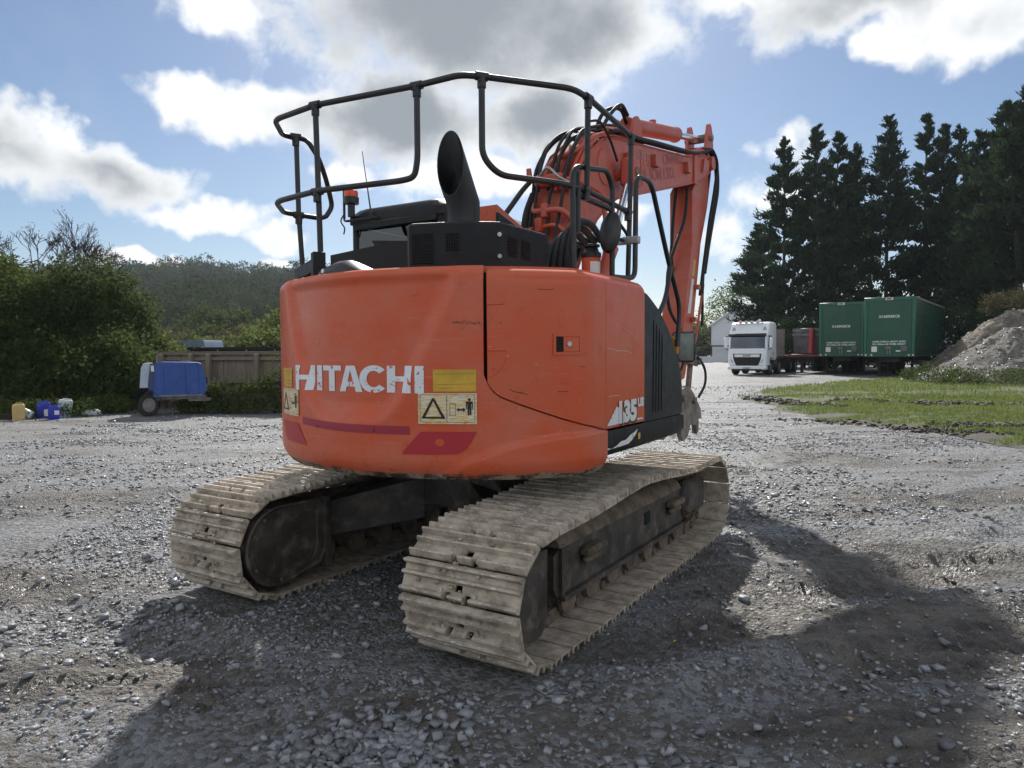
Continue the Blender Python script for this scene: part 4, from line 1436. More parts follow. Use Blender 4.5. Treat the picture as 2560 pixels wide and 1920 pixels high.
rail('handrail_post', [(0.98, 0.44, ZT), (0.975, 0.43, ZL), (0.97, 0.41, 2.12)], rad=0.02)
for p, ax_ in (((-0.45, -1.26, ZT), (1, 0.1, 0)), ((0.30, -1.17, ZT), (1, 0.1, 0)), ((0.70, -1.08, ZT), (0.6, 0.8, 0)), ((1.06, -0.44, ZT), (0, 1, 0)), ((0.98, 0.44, ZT), (0, 1, 0)), ((-1.075, -0.87, ZT), (0.5, 0.85, 0)),
               ((-0.42, -1.285, ZL), (1, 0.1, 0)), ((1.02, -0.39, ZL), (0, 1, 0)), ((0.968, 0.41, ZL), (0, 1, 0)), ((-1.075, -0.855, ZL - .01), (0.5, 0.85, 0))):
    p = Vector(p); a_ = Vector(ax_).normalized()
    mb = MB().cyl(p - a_ * 0.036, p + a_ * 0.036, RL + 0.007, n=12).cyl(p + Vector((0, 0, -0.065)), p + Vector((0, 0, 0.0)), RL + 0.007, n=12)
    mb.cyl(p + Vector((0.0, -0.03, -0.03)), p + Vector((0, 0.03, -0.03)), 0.007, n=6)
    mb.build('rail_clamp', 'rail_paint', EX)
mb = MB()
Mb = Matrix.Translation((-0.76, -1.055, 2.155)) @ Matrix.Rotation(R(-31.6), 4, 'Z')
mb.box(-0.40, 0.40, -0.026, 0.026, -0.045, 0.045, Mb, bev=0.004)
mb.box(0.33, 0.405, -0.05, 0.03, -0.10, 0.07, Mb, bev=0.004)
mb.box(-0.40, -0.05, -0.06, 0.06, -0.12, -0.047, Mb, bev=0.004)
mb.build('rail_bracket', 'black_paint', EX)
MB().cyl((-0.27, -1.33, 2.05), (-0.27, -1.33, 2.11), 0.014, n=8).build('rail_bolt', 'steel', EX)

# grab hoops on the right-hand side
rail('grab_hoop', [(1.00, -0.52, 2.06), (1.00, -0.54, 2.72), (1.0, -0.03, 2.80), (1.0, 0.06, 2.72), (1.0, 0.06, 2.06)], rad=0.11)
rail('grab_hoop', [(1.0, -0.5, 2.56), (1.0, 0.0, 2.55)], rad=0.01)
MB().tube([(1.005, -0.475, 2.70), (1.005, -0.475, 2.60)], 0.016, 8).tube([(1.005, -0.475, 2.60), (1.005, -0.48, 2.32)], 0.020, 8).build('gas_strut', 'rail_paint', EX)
rail('front_grab_rail', [(1.08, -0.14, 2.075), (1.10, 0.06, 2.08), (1.10, 0.225, 2.10), (1.10, 0.24, 2.81), (1.10, 0.53, 2.82), (1.10, 0.90, 2.29), (1.12, 1.13, 1.94), (1.12, 1.06, 1.62)], rad=0.10)
rail('front_grab_rail', [(1.11, 0.93, 2.25), (1.12, 0.80, 1.99), (1.13, 0.62, 1.86)], rad=0.12)
MB().box(1.02 - 0.14, 1.13, 0.20, 0.215 + 0.04, 2.335, 2.385, bev=0.004).build('clamp_plate', 'zinc', EX)
rail('mirror_arm', [(1.0, 0.0, 2.55), (1.0, 0.33, 2.42), (1.02, 0.30, 2.36), (1.02, 0.16, 2.36)], r=0.012, rad=0.03)
# oval mirror seen from the back
mb = MB()
o = Vector((1.03, -0.035, 2.385)); ux = Vector((0.55, 0.83, 0)).normalized(); uz = Vector((0.10, 0.18, 1)).normalized()
ux = Vector((0.80, 0.57, -0.28)).normalized(); nz_ = ux.cross(uz).normalized()
if nz_.y > 0: nz_ = -nz_
rows = []
for rr_, dd in ((1.0, -0.012), (1.0, 0.004), (0.85, 0.022), (0.5, 0.034), (0.02, 0.038)):
    rows.append([o + ux * 0.072 * rr_ * math.cos(t) + uz * 0.145 * rr_ * math.sin(t) + nz_ * dd for t in np.linspace(0, 2 * math.pi, 25)])
mb.grid(rows)
MR = mb.build('door_mirror', 'dark_plastic', EX, 60)
mb = MB().add([p - nz_ * 0.0 for p in rows[0][:-1]], [tuple(range(24))]); mb.build('mirror_face', 'mirror_glass', MR)
# front right mirror and amber lamp
FM = empty('front_mirror', (0, 0, 0), 0, EX)
Mm = Matrix.Translation((1.14, 1.16, 1.615)) @ Matrix.Rotation(R(18), 4, 'Z')
MB().box(-0.095, 0.095, 0.0, 0.05, -0.125, 0.125, Mm, bev=0.025).build('mirror_shell', 'dark_plastic', FM)
MB().add([Mm @ Vector(p) for p in ((-0.08, -0.003, -0.11), (0.08, -0.003, -0.11), (0.08, -0.003, 0.11), (-0.08, -0.003, 0.11))], [(0, 1, 2, 3)]).build('mirror_face', 'mirror_glass', FM)
mb = MB().prism([(0, 0), (0.055, 0), (0.055, 0.06), (0.03, 0.12), (0, 0.15)], (1.06, 1.08, 1.56), (1, 0.1, 0), (0, 0, 1), (0, 0.03, 0))
mb.build('amber_lamp', 'indicator_amber', EX)
rail('mirror_stay', [(1.14, 1.18, 1.5), (1.12, 1.15, 1.42), (1.0, 1.0, 1.40)], r=0.012, rad=0.03)

# breather canister and filler by the door top
PC = empty('breather_canister', (0, 0, 0), 0, EX)
MB().lathe([(0.066, 2.02), (0.066, 2.225), (0.064, 2.23)], (0.86, 0.02, 0), (0, 0, 1), 22).build('canister_body', 'orange_paint', PC)
MB().lathe([(0.070, 2.231), (0.070, 2.262), (0.055, 2.272), (0.045, 2.30), (0.06, 2.305), (0.06, 2.32), (0.03, 2.325)], (0.86, 0.02, 0), (0, 0, 1), 22).build('canister_cap', 'dark_plastic', PC)
mb = MB().grid([[Vector((0.86 + 0.0675 * math.sin(a), 0.02 - 0.0675 * math.cos(a), z)) for a in np.linspace(0.35, 1.55, 8)] for z in (2.09, 2.20)])
mb.build('canister_label', 'label_white', PC)

# ---- boom, arm, rams
BM = empty('boom', (0, 0, 0), 0, EX)
bp = [(0.42, 1.62), (0.78, 1.55), (1.11, 2.30), (1.29, 2.56), (1.50, 2.78), (1.75, 2.95), (1.97, 3.06), (2.78, 3.27), (4.14, 3.62), (4.77, 3.82), (5.02, 3.95), (5.08, 4.06), (5.0, 4.15), (4.85, 4.12), (4.13, 3.94), (2.39, 3.69), (1.95, 3.63), (1.62, 3.54), (1.38, 3.38), (1.20, 3.16), (1.08, 2.92), (0.99, 2.62)]
mb = MB().prism(bp, (-0.205, 0, 0), (0, 1, 0), (0, 0, 1), (0.41, 0, 0))
mb.build('boom_box', 'boom_paint', BM, 28); BB = BM
# welded flange lips along the plates
for sx in (-1, 1):
    for seq in (bp[1:11], bp[13:]):
        pts = [(sx * 0.207, y, z) for y, z in seq]
        MB().tube(pts, 0.011, 6).build('weld_lip', 'boom_paint', BB)
mb = MB().lathe([(0.17, 0), (0.165, 0.012), (0.10, 0.02)], (0.205, 1.68, 3.30), (1, 0, 0), 28)
mb.build('pin_boss', 'boom_paint', BB)
MB().lathe([(0.09, -0.26), (0.09, 0.26)], (0, 5.0, 4.05), (1, 0, 0), 20).build('tip_boss', 'boom_paint', BB)
MB().box(0.206, 0.225, 4.30, 4.42, 3.66, 4.02).build('tip_stiffener', 'boom_paint', BB)
MB().prism([(4.62, 3.86), (4.86, 3.93), (4.90, 4.06), (4.68, 4.04)], (0.206, 0, 0), (0, 1, 0), (0, 0, 1), (0.03, 0, 0)).build('tip_bracket', 'boom_paint', BB)
for y, z in ((2.18, 3.47), (2.92, 3.62), (4.0, 3.78)):
    MB().box(0.205, 0.262, y - 0.05, y + 0.06, z - 0.06, z + 0.065, bev=0.006).build('pipe_bracket', 'boom_paint', BB)
MB().tube([(0.208, 2.60, 3.30), (0.208, 2.55, 3.66)], 0.004, 5).build('weld_seam', 'boom_paint', BB)
BU, BV = (0, 0.972, 0.235), (0, -0.235, 0.972)
lettering('boom_letters', '  LIVER C', 0.17, 'boom_letters_pale', BB, (0.2085, 2.30, 3.45), BU, BV, 0.003, 1.12)
lettering('boom_letters', 'ONNELL', 0.17, 'boom_letters_dark', BB, (0.2085, 3.24, 3.66), BU, BV, 0.003, 1.12)
lettering('boom_letters', '& SON LTD.', 0.17, 'boom_letters_dark', BB, (0.2085, 2.66, 3.36), BU, BV, 0.003, 1.12)


def ram(name, a, b_, r, rr_, split, parent, barrel='boom_paint'):
    a, b_ = Vector(a), Vector(b_)
    e = empty(name, (0, 0, 0), 0, parent)
    m_ = a.lerp(b_, split)
    d_ = (b_ - a).normalized()
    MB().tube([a, m_ - d_ * 0.10, m_ - d_ * 0.10, m_], r, 20, True, [r, r, r * 1.13, r * 1.13]).build('ram_barrel', barrel, e, 30)
    MB().cyl(m_, b_, rr_, n=16).build('ram_rod', 'chrome', e)
    MB().cyl(b_ - Vector((0.09, 0, 0)), b_ + Vector((0.09, 0, 0)), rr_ * 1.35, n=16).build('ram_eye', 'cast_steel', e)
    return e


ram('arm_ram', (0, 2.68, 3.98), (0, 5.16, 4.44), 0.086, 0.043, 0.62, EX)
for x in (-0.11, 0.11):
    MB().prism([(2.48, 3.68), (2.88, 3.74), (2.77, 4.00), (2.72, 4.05), (2.66, 4.05), (2.60, 4.0)], (x - 0.018, 0, 0), (0, 1, 0), (0, 0, 1), (0.036, 0, 0)).build('ram_bracket', 'boom_paint', BB)
MB().cyl((0, 3.45, 4.19), (0, 3.45, 4.235), 0.04, n=12).build('ram_port', 'boom_paint', BB)
for x in (-0.34, 0.34):
    ram('boom_ram', (x, 0.95, 1.55), (x, 1.97, 3.28), 0.062, 0.036, 0.56, EX)
MB().cyl((-0.42, 1.97, 3.28), (0.42, 1.97, 3.28), 0.055, n=16).build('boom_ram_pin', 'boom_paint', BB)
MB().box(0.27, 0.41, 1.86, 2.08, 3.14, 3.42, bev=0.03).build('ram_head', 'boom_paint', BB)

AR = empty('dipper_arm', (0, 0, 0), 0, EX)
ap = [(4.46, 3.60), (4.47, 2.94), (4.12, 1.82), (3.97, 1.34), (4.05, 1.22), (4.20, 1.24), (4.50, 1.81), (4.82, 2.98), (5.10, 3.50), (5.26, 3.95), (5.36, 4.30), (5.25, 4.36), (5.05, 4.22), (4.85, 3.95)]
MB().prism(ap, (-0.145, 0, 0), (0, 1, 0), (0, 0, 1), (0.29, 0, 0)).build('arm_box', 'boom_paint', AR, 28); AB = AR
for x in (-0.13, 0.13):
    pl = [(5.02, 4.15), (5.36, 4.20), (5.33, 4.48), (5.27, 4.60)] + [(5.20 + 0.075 * math.cos(R(t)), 4.56 + 0.075 * math.sin(R(t))) for t in (60, 90, 120, 150, 180)] + [(5.08, 4.45)]
    MB().prism(pl, (x - 0.02, 0, 0), (0, 1, 0), (0, 0, 1), (0.04, 0, 0)).build('arm_ear', 'boom_paint', AB)
MB().cyl((-0.19, 5.19, 4.44), (0.19, 5.19, 4.44), 0.04, n=14).build('ear_pin', 'cast_steel', AB)
mb = MB().add([(0.1465, 4.30, 2.05), (0.1465, 4.42, 2.06), (0.1465, 4.55, 2.50), (0.1465, 4.46, 2.50)], [(0, 1, 2, 3)])
mb.build('arm_label', 'label_white', AB)
mb = MB().add([(0.1465, 4.475, 2.54), (0.1465, 4.555, 2.54), (0.1465, 4.62, 2.75), (0.1465, 4.535, 2.75)], [(0, 1, 2, 3)])
mb.build('arm_warning', 'yellow_decal', AB)
for y, z in ((4.60, 2.40), (4.46, 1.98)):
    MB().box(0.1455, 0.21, y - 0.06, y + 0.03, z - 0.03, z + 0.03, bev=0.006).build('arm_bracket', 'boom_paint', AB)
ram('bucket_ram', (0, 5.12, 3.55), (0, 4.62, 1.52), 0.065, 0.04, 0.68, EX)
# bucket linkage and bare quick hitch
LK = empty('hitch_linkage', (0, 0, 0), 0, EX)
for x in (-0.17, 0.17):
    MB().prism([(4.02, 1.52), (4.10, 1.58), (4.60, 1.52), (4.68, 1.44), (4.60, 1.38), (4.08, 1.46)], (x - 0.016, 0, 0), (0, 1, 0), (0, 0, 1), (0.032, 0, 0)).build('link_bar', 'cast_steel', LK)
    MB().prism([(4.55, 1.42), (4.66, 1.40), (4.55, 0.96), (4.44, 0.98)], (x * 0.5 - 0.02, 0, 0), (0, 1, 0), (0, 0, 1), (0.04, 0, 0)).build('link_bar', 'cast_steel', LK)
MB().cyl((-0.22, 4.62, 1.45), (0.22, 4.62, 1.45), 0.05, n=14).build('link_pin', 'cast_steel', LK)
MB().tube(spline([(0.2, 4.55, 1.5), (0.24, 4.72, 1.35), (0.24, 4.74, 1.15), (0.2, 4.6, 0.98)], 5), 0.018, 6).build('hitch_hose', 'rubber', LK)
for x in (-0.13, 0.13):
    MB().prism([(3.98, 1.10), (4.30, 1.14), (4.52, 1.04), (4.82, 0.82), (4.86, 0.68), (4.74, 0.70), (4.74, 0.52), (4.66, 0.50), (4.62, 0.62), (4.40, 0.64), (4.30, 0.50), (4.12, 0.46), (4.02, 0.58), (4.14, 0.66), (3.98, 0.82)],
               (x - 0.03, 0, 0), (0, 1, 0), (0, 0, 1), (0.06, 0, 0)).build('hitch_plate', 'cast_steel', LK)
MB().box(-0.11, 0.11, 4.10, 4.62, 0.78, 1.0, bev=0.03).build('hitch_block', 'cast_steel', LK)
for y, z in ((4.08, 1.0), (4.5, 0.95)):
    MB().cyl((-0.2, y, z), (0.2, y, z), 0.045, n=14).build('hitch_pin', 'cast_steel', LK)

# ---- hoses and pipes
HS = empty('hydraulic_lines', (0, 0, 0), 0, EX)
def hose(pts, r=0.02, mat='rubber', name='hydraulic_hose', n=7):
    return MB().tube(spline(pts, 5), r, n).build(name, mat, HS, 60)


def pipe(pts, r=0.019, rad=0.06, mat='boom_paint'):
    return MB().tube(fillet(pts, rad, 4), r, 9).build('steel_pipe', mat, HS, 60)


def bk(t, off=0.0):
    """a point on the boom's back line: t runs up the lower boom and over the bend"""
    ys = [0.62, 0.99, 1.08, 1.20, 1.38, 1.62, 1.95, 2.39]
    zs = [1.95, 2.62, 2.92, 3.16, 3.38, 3.54, 3.63, 3.69]
    i = np.interp(t, [0, .3, .42, .52, .64, .76, .88, 1], range(8))
    y, z = np.interp(i, range(8), ys), np.interp(i, range(8), zs)
    y2, z2 = np.interp(i + .15, range(8), ys), np.interp(i + .15, range(8), zs)
    y1, z1 = np.interp(i - .15, range(8), ys), np.interp(i - .15, range(8), zs)
    dy, dz = y2 - y1, z2 - z1
    l = math.hypot(dy, dz)
    return y - dz / l * off, z + dy / l * off


rh = random.Random(21)
for k, x in enumerate((-0.19, -0.11, 0.0, 0.10)):
    pts = []
    o0 = rh.uniform(0.03, 0.09)
    for t in (0.02, 0.15, 0.28, 0.4, 0.52, 0.64, 0.76, 0.88, 1.0):
        y, z = bk(t, o0 + rh.uniform(-0.012, 0.03) + (0.05 if 0.45 < t < 0.8 else 0))
        pts.append((x + rh.uniform(-0.02, 0.02), y, z))
    hose(pts, rh.choice((0.014, 0.016, 0.018)))
for k in range(4):                                # loose loops where the hoses cross the bend
    x = -0.15 + k * 0.08
    pts = []
    for t, o in ((0.45, 0.05), (0.54, 0.10), (0.64, 0.13), (0.74, 0.13), (0.84, 0.13), (0.95, 0.15), (1.0, 0.10)):
        y, z = bk(t, o + rh.uniform(-0.03, 0.03))
        pts.append((x + rh.uniform(-0.03, 0.03), y, z))
    hose(pts, 0.015)
hose([(-0.02, 1.95, 3.72), (-0.02, 2.1, 3.93), (0.0, 2.3, 4.05), (0.02, 2.5, 4.08), (0.0, 2.68, 4.0)], 0.02)
hose([(0.05, 1.9, 3.70), (0.06, 2.15, 3.95), (0.06, 2.4, 4.1), (0.04, 2.62, 4.06)], 0.02)
# steel pipes stepping round the bend, and cross pipes on the back plate
for x, o in ((0.02, 0.05), (0.08, 0.06), (0.14, 0.05), (0.18, 0.035)):
    pts = []
    for t in (0.44, 0.5, 0.58, 0.66, 0.76, 0.86, 1.0):
        y, z = bk(t, o)
        pts.append((x, y, z))
    pipe(pts, 0.02, 0.05)
pipe([(-0.12, *bk(0.50, 0.07)), (-0.10, *bk(0.56, 0.08)), (0.12, *bk(0.60, 0.09)), (0.17, *bk(0.70, 0.07)), (0.18, *bk(0.80, 0.05))], 0.024, 0.07)
pipe([(-0.04, *bk(0.48, 0.06)), (0.2, *bk(0.47, 0.07)), (0.34, 1.35, 2.98), (0.36, 1.40, 2.60)], 0.024, 0.08)
pipe([(-0.16, *bk(0.40, 0.05)), (-0.14, *bk(0.36, 0.10)), (0.14, *bk(0.36, 0.10)), (0.30, 1.10, 2.60), (0.40, 1.05, 2.42)], 0.026, 0.06)
pipe([(-0.21, *bk(0.30, 0.06)), (0.10, *bk(0.31, 0.07)), (0.24, 1.06, 2.50), (0.34, 1.02, 2.40)], 0.022, 0.06)
for x, t in ((-0.02, 0.36), (-0.06, 0.305)):
    y, z = bk(t, 0.10)
    MB().box(x - 0.03, x + 0.03, y - 0.03, y + 0.05, z - 0.06, z + 0.06, bev=0.008).build('pipe_clamp', 'boom_paint', HS)
y, z = bk(0.47, 0.09)
MB().box(-0.17, 0.10, y - 0.06, y + 0.06, z - 0.05, z + 0.05, bev=0.02).build('valve_block', 'boom_paint', HS)
MB().cyl((-0.24, y, z + 0.02), (-0.24, y - 0.02, z + 0.13), 0.03, 0.022, n=12).build('valve_spool', 'boom_paint', HS)
hose([(-0.10, y - 0.05, z + 0.05), (0.0, y - 0.1, z + 0.09), (0.10, y - 0.09, z + 0.0), (0.16, y - 0.02, z - 0.04)], 0.012, 'zinc')
# big swivel hoses from the house to the boom foot
for k in range(5):
    x = 0.10 + 0.055 * k
    hz = 2.42 + 0.035 * k
    hose([(x + 0.32, 0.10 + 0.03 * k, 2.0), (x + 0.30, 0.12, 2.18), (x + 0.30, 0.25, hz - 0.05), (x + 0.30, 0.48, hz), (x + 0.24, 0.72, hz - 0.01), (x + 0.20, 0.92, hz + 0.06 - 0.03 * k)], 0.027)
    MB().cyl((x + 0.20, 0.90, hz + 0.055 - 0.03 * k), (x + 0.18, 1.02, hz + 0.13 - 0.03 * k), 0.030, n=10).build('hose_ferrule', 'zinc', HS)
for k in range(4):
    x = 0.12 + 0.05 * k
    hose([(x, 0.35, 2.0), (x, 0.40, 2.25 + 0.02 * k), (x + 0.03, 0.62, 2.36), (x + 0.05, 0.85, 2.34), (x + 0.02, 1.0, 2.48)], 0.022)
hose([(-0.16, 0.05, 2.40), (-0.18, 0.30, 2.52), (-0.19, 0.60, 2.76), (-0.20, 0.86, 2.98), (-0.20, 1.02, 3.10)], 0.024)
hose([(-0.20, 0.86, 2.30), (-0.23, 0.93, 2.58), (-0.23, 0.98, 2.80), (-0.2, 1.05, 2.98)], 0.034)
hose([(0.22, 1.25, 3.60), (0.24, 1.5, 3.66), (0.25, 1.70, 3.55), (0.26, 1.85, 3.38)], 0.012)
# lines along the top of the upper boom and down the arm
for x, o, r_, mt in ((0.17, 0.075, 0.02, 'boom_paint'), (0.21, 0.06, 0.02, 'boom_paint'), (0.235, 0.045, 0.021, 'rubber'), (0.13, 0.06, 0.017, 'rubber')):
    pts = [(x, 1.75, 3.60 + o), (x, 2.0, 3.66 + o), (x, 2.4, 3.70 + o * 0.9), (x, 3.0, 3.79 + o * 0.9), (x, 3.7, 3.885 + o), (x, 4.3, 3.98 + o), (x, 4.75, 4.09 + o * 1.3)]
    if mt == 'rubber':
        pts += [(x + 0.02, 4.95, 4.16 + o), (x + 0.03, 5.14, 4.06), (x + 0.0, 5.14, 3.75), (x - 0.02, 4.98, 3.3), (x - 0.04, 4.84, 2.8), (x - 0.05, 4.68, 2.3)]
        hose(pts, r_)
    else:
        hose(pts, r_, 'boom_paint', 'steel_pipe')
big = spline([(0.20, 4.7, 4.16), (0.22, 4.98, 4.20), (0.23, 5.20, 4.06), (0.23, 5.25, 3.75), (0.21, 5.12, 3.35), (0.19, 4.98, 2.95), (0.18, 4.86, 2.6)], 22)
MB().tube(big, 0.034, 10, True, [0.030 + 0.006 * (k % 2) for k in range(len(big))]).build('corrugated_sleeve', 'rubber', HS, 60)
hose([(0.17, 4.87, 2.62), (0.18, 4.80, 2.3), (0.2, 4.74, 2.1), (0.2, 4.72, 1.9)], 0.018)
hose([(0.12, 4.35, 3.62), (0.13, 4.2, 3.2), (0.12, 3.9, 2.85), (0.10, 3.70, 2.5), (0.10, 3.75, 2.1), (0.12, 4.1, 1.85)], 0.02)
hose([(-0.05, 4.42, 3.66), (-0.05, 4.30, 3.2), (-0.06, 4.28, 2.8), (-0.08, 4.40, 2.5)], 0.02)
pipe([(0.175, 4.86, 2.45), (0.175, 4.70, 2.1), (0.175, 4.56, 1.75), (0.175, 4.40, 1.55)], 0.016, 0.05)
# ------------------------------------------------------------------ ground
def vnoise(x, y, seed):
    """smooth value noise on arrays"""
    r_ = np.random.default_rng(seed)
    tab = r_.random(4096).astype(np.float32)
    xi, yi = np.floor(x).astype(int), np.floor(y).astype(int)
    fx, fy = x - xi, y - yi
    fx, fy = fx * fx * (3 - 2 * fx), fy * fy * (3 - 2 * fy)
    h = lambda a, b_: tab[(a * 73 + b_ * 179 + a * b_ * 13) % 4096]
    return (h(xi, yi) * (1 - fx) + h(xi + 1, yi) * fx) * (1 - fy) + (h(xi, yi + 1) * (1 - fx) + h(xi + 1, yi + 1) * fx) * fy


def fbm(x, y, seed, oct=5, gain=0.5):
    s, a, t = 0, 1.0, 0
    for k in range(oct):
        s = s + a * vnoise(x * 2 ** k + 17.3 * k, y * 2 ** k - 9.1 * k, seed + k)
        t += a; a *= gain
    return s / t - 0.5


def spaced(fine0, fine1, step, lo, hi, grow=1.16):
    a = list(np.arange(fine0, fine1 + 1e-6, step))
    d_ = step
    p = a[-1]
    while p < hi:
        d_ *= grow; p += d_; a.append(p)
    d_ = step
    p = a[0]
    pre = []
    while p > lo:
        d_ *= grow; p -= d_; pre.append(p)
    return np.array(pre[::-1] + a)


EXX, EXY, EXR = -0.1866, 5.4246, -0.55685


def to_machine(x, y):
    dx, dy = x - EXX, y - EXY
    c_, s_ = math.cos(-EXR), math.sin(-EXR)
    return dx * c_ - dy * s_, dx * s_ + dy * c_


def mud_zone(x, y):
    """where clay has been churned up through the stone"""
    m_ = 0
    for cx, cy, rx, ry, k in ((2.3, 4.0, 1.3, 0.75, 1.0), (1.7, 2.9, 0.9, 0.4, 0.8), (3.6, 5.2, 1.6, 0.8, 0.85), (-2.0, 3.4, 0.7, 0.35, 0.8), (-3.2, 4.9, 1.3, 0.5, 0.75), (-2.6, 2.7, 0.8, 0.35, 0.7), (0.7, 2.35, 0.5, 0.2, 0.5), (5.0, 7.5, 2.2, 0.8, 0.7), (-5.0, 7.5, 2.5, 0.6, 0.6), (4.4, 10.5, 1.6, 1.2, 0.6), (-4.0, 11.5, 4.0, 0.8, 0.5)):
        m_ = np.maximum(m_, k * np.exp(-((x - cx) / rx) ** 2 - ((y - cy) / ry) ** 2))
    return np.clip(m_ + fbm(x * 0.8, y * 2.2, 201, 5, 0.6) * 0.9, 0, 1)


def ground_z(x, y):
    x = np.asarray(x, float); y = np.asarray(y, float)
    near = np.exp(-((np.maximum(0, y - 9)) / 9) ** 2)
    z = fbm(x * 0.22, y * 0.22, 3, 4) * 0.10
    z = z + fbm(x * 1.3, y * 2.0, 11, 5, 0.58) * 0.085 * near
    z = z + fbm(x * 8, y * 9, 21, 4, 0.65) * 0.036 * near
    mzn = mud_zone(x, y)
    al, ac = x * 0.91 + y * 0.41, -x * 0.41 + y * 0.91
    z = z + mzn * near * (fbm(al * 1.1, ac * 6.5, 141, 4, 0.55) * 0.10 + np.abs(fbm(al * 9, ac * 9, 151, 3, 0.6)) * 0.05 - 0.012)
    # wheel and track ruts leading away to the right, and one crossing behind
    def rut(px, py, dx, dy, wd, dep, fq):
        l = math.hypot(dx, dy); ux, uy = dx / l, dy / l
        a = (x - px) * ux + (y - py) * uy
        b_ = -(x - px) * uy + (y - py) * ux + 0.12 * np.sin(a * 0.8)
        g_ = np.exp(-(b_ / wd) ** 2)
        sh = np.exp(-((np.abs(b_) - wd * 1.7) / (wd * 0.6)) ** 2)
        cl = 0.5 + 0.5 * np.sin(a * fq)
        fade = 1 / (1 + np.exp(-(a + 1.0) * 3))
        return (-dep * g_ * (0.55 + 0.45 * cl) + dep * 0.55 * sh) * fade
    z = z + rut(1.1, 4.0, 1.0, 0.62, 0.22, 0.050, 56)
    z = z + rut(1.5, 3.3, 1.0, 0.50, 0.20, 0.045, 52)
    z = z + rut(1.6, 4.6, 1.0, 0.30, 0.25, 0.040, 60)
    z = z + rut(2.0, 5.6, 1.0, 0.28, 0.28, 0.035, 58)
    z = z + rut(-1.2, 3.2, -1.0, 0.55, 0.25, 0.035, 50)
    z = z + rut(-1.8, 4.6, -1.0, 0.38, 0.25, 0.035, 53)
    z = z + rut(2.2, 7.5, 1.0, 0.75, 0.3, 0.02, 26)
    # level under the tracks
    mx, my = to_machine(x, y)
    k = np.exp(-(np.maximum(0, np.abs(np.abs(mx) - 0.995) - 0.36) / 0.10) ** 2) * np.exp(-(np.maximum(0, np.abs(my) - 1.7) / 0.15) ** 2)
    z = z * (1 - k) - 0.004 * k
    # the grassed bank to the right stands a little proud
    bank = 1 / (1 + np.exp(-(x - 9.0) / 1.6)) * 1 / (1 + np.exp(-(y - 14) / 3.0)) * np.exp(-(np.maximum(0, y - 34) / 6.0) ** 2)
    return z + 0.05 * bank


xs = spaced(-3.4, 3.8, 0.024, -800, 800)
ys = spaced(1.9, 7.8, 0.024, -60, 800)
assert max(xs.max(), ys.max()) < 990 and xs.min() > -990 and ys.min() > -95
GX, GY = np.meshgrid(xs, ys)
GZ = ground_z(GX, GY)
V = np.stack([GX.ravel(), GY.ravel(), GZ.ravel()], 1)
nx, ny = len(xs), len(ys)
ii, jj = np.meshgrid(np.arange(nx - 1), np.arange(ny - 1))
b0 = (jj * nx + ii).ravel()
Fq = np.stack([b0, b0 + 1, b0 + nx + 1, b0 + nx], 1)
me = np_mesh('ground', V, Fq, mud_zone(GX, GY).ravel())
me.polygons.foreach_set('use_smooth', [True] * len(me.polygons))
g_o = link_mesh('ground', me, 'yard')
tag(g_o, 'grey crushed stone yard surface with ruts and damp mud', 'ground', kind='structure')


# loose stone lying on it
def chips(n, xr, yr, smin, smax, seed, pw=2.2, clusters=None, flat=0.62):
    r_ = np.random.default_rng(seed)
    x = r_.uniform(*xr, n); y = r_.uniform(*yr, n)
    dens = fbm(x * 0.55, y * 1.2, 77, 5, 0.6) + 0.5
    keep = r_.random(n) < np.clip((dens - 0.36) * 4.2, 0.06, 1)
    keep &= r_.random(n) > 0.85 * np.clip(mud_zone(x, y) * 1.6 - 0.15, 0, 1)
    x, y = x[keep], y[keep]
    if clusters:
        for (cx, cy, sd, m_) in clusters:
            x = np.concatenate([x, r_.normal(cx, sd, m_)]); y = np.concatenate([y, r_.normal(cy, sd * 0.7, m_)])
    mx, my = to_machine(x, y)
    ok = ~((np.abs(np.abs(mx) - 0.995) < 0.37) & (np.abs(my) < 1.85))
    x, y = x[ok], y[ok]
    s = smin + (smax - smin) * r_.random(len(x)) ** pw
    return x, y, s


ico = bmesh.new(); bmesh.ops.create_cube(ico, size=1.5); bmesh.ops.triangulate(ico, faces=ico.faces)
IV = np.array([v.co[:] for v in ico.verts]); IF = np.array([[v.index for v in f.verts] for f in ico.faces]); ico.free()
VAR = []
for k in range(16):
    r_ = np.random.default_rng(300 + k)
    v_ = IV.copy()
    for q in range(5):                            # facet it like broken stone
        nrm = r_.normal(size=3); nrm /= np.linalg.norm(nrm)
        d_ = v_ @ nrm
        lim = r_.uniform(0.45, 0.8)
        v_ -= np.outer(np.maximum(0, d_ - lim), nrm)
    v_ *= r_.uniform(0.68, 1.15, size=v_.shape)
    VAR.append(v_)
VAR = np.array(VAR)


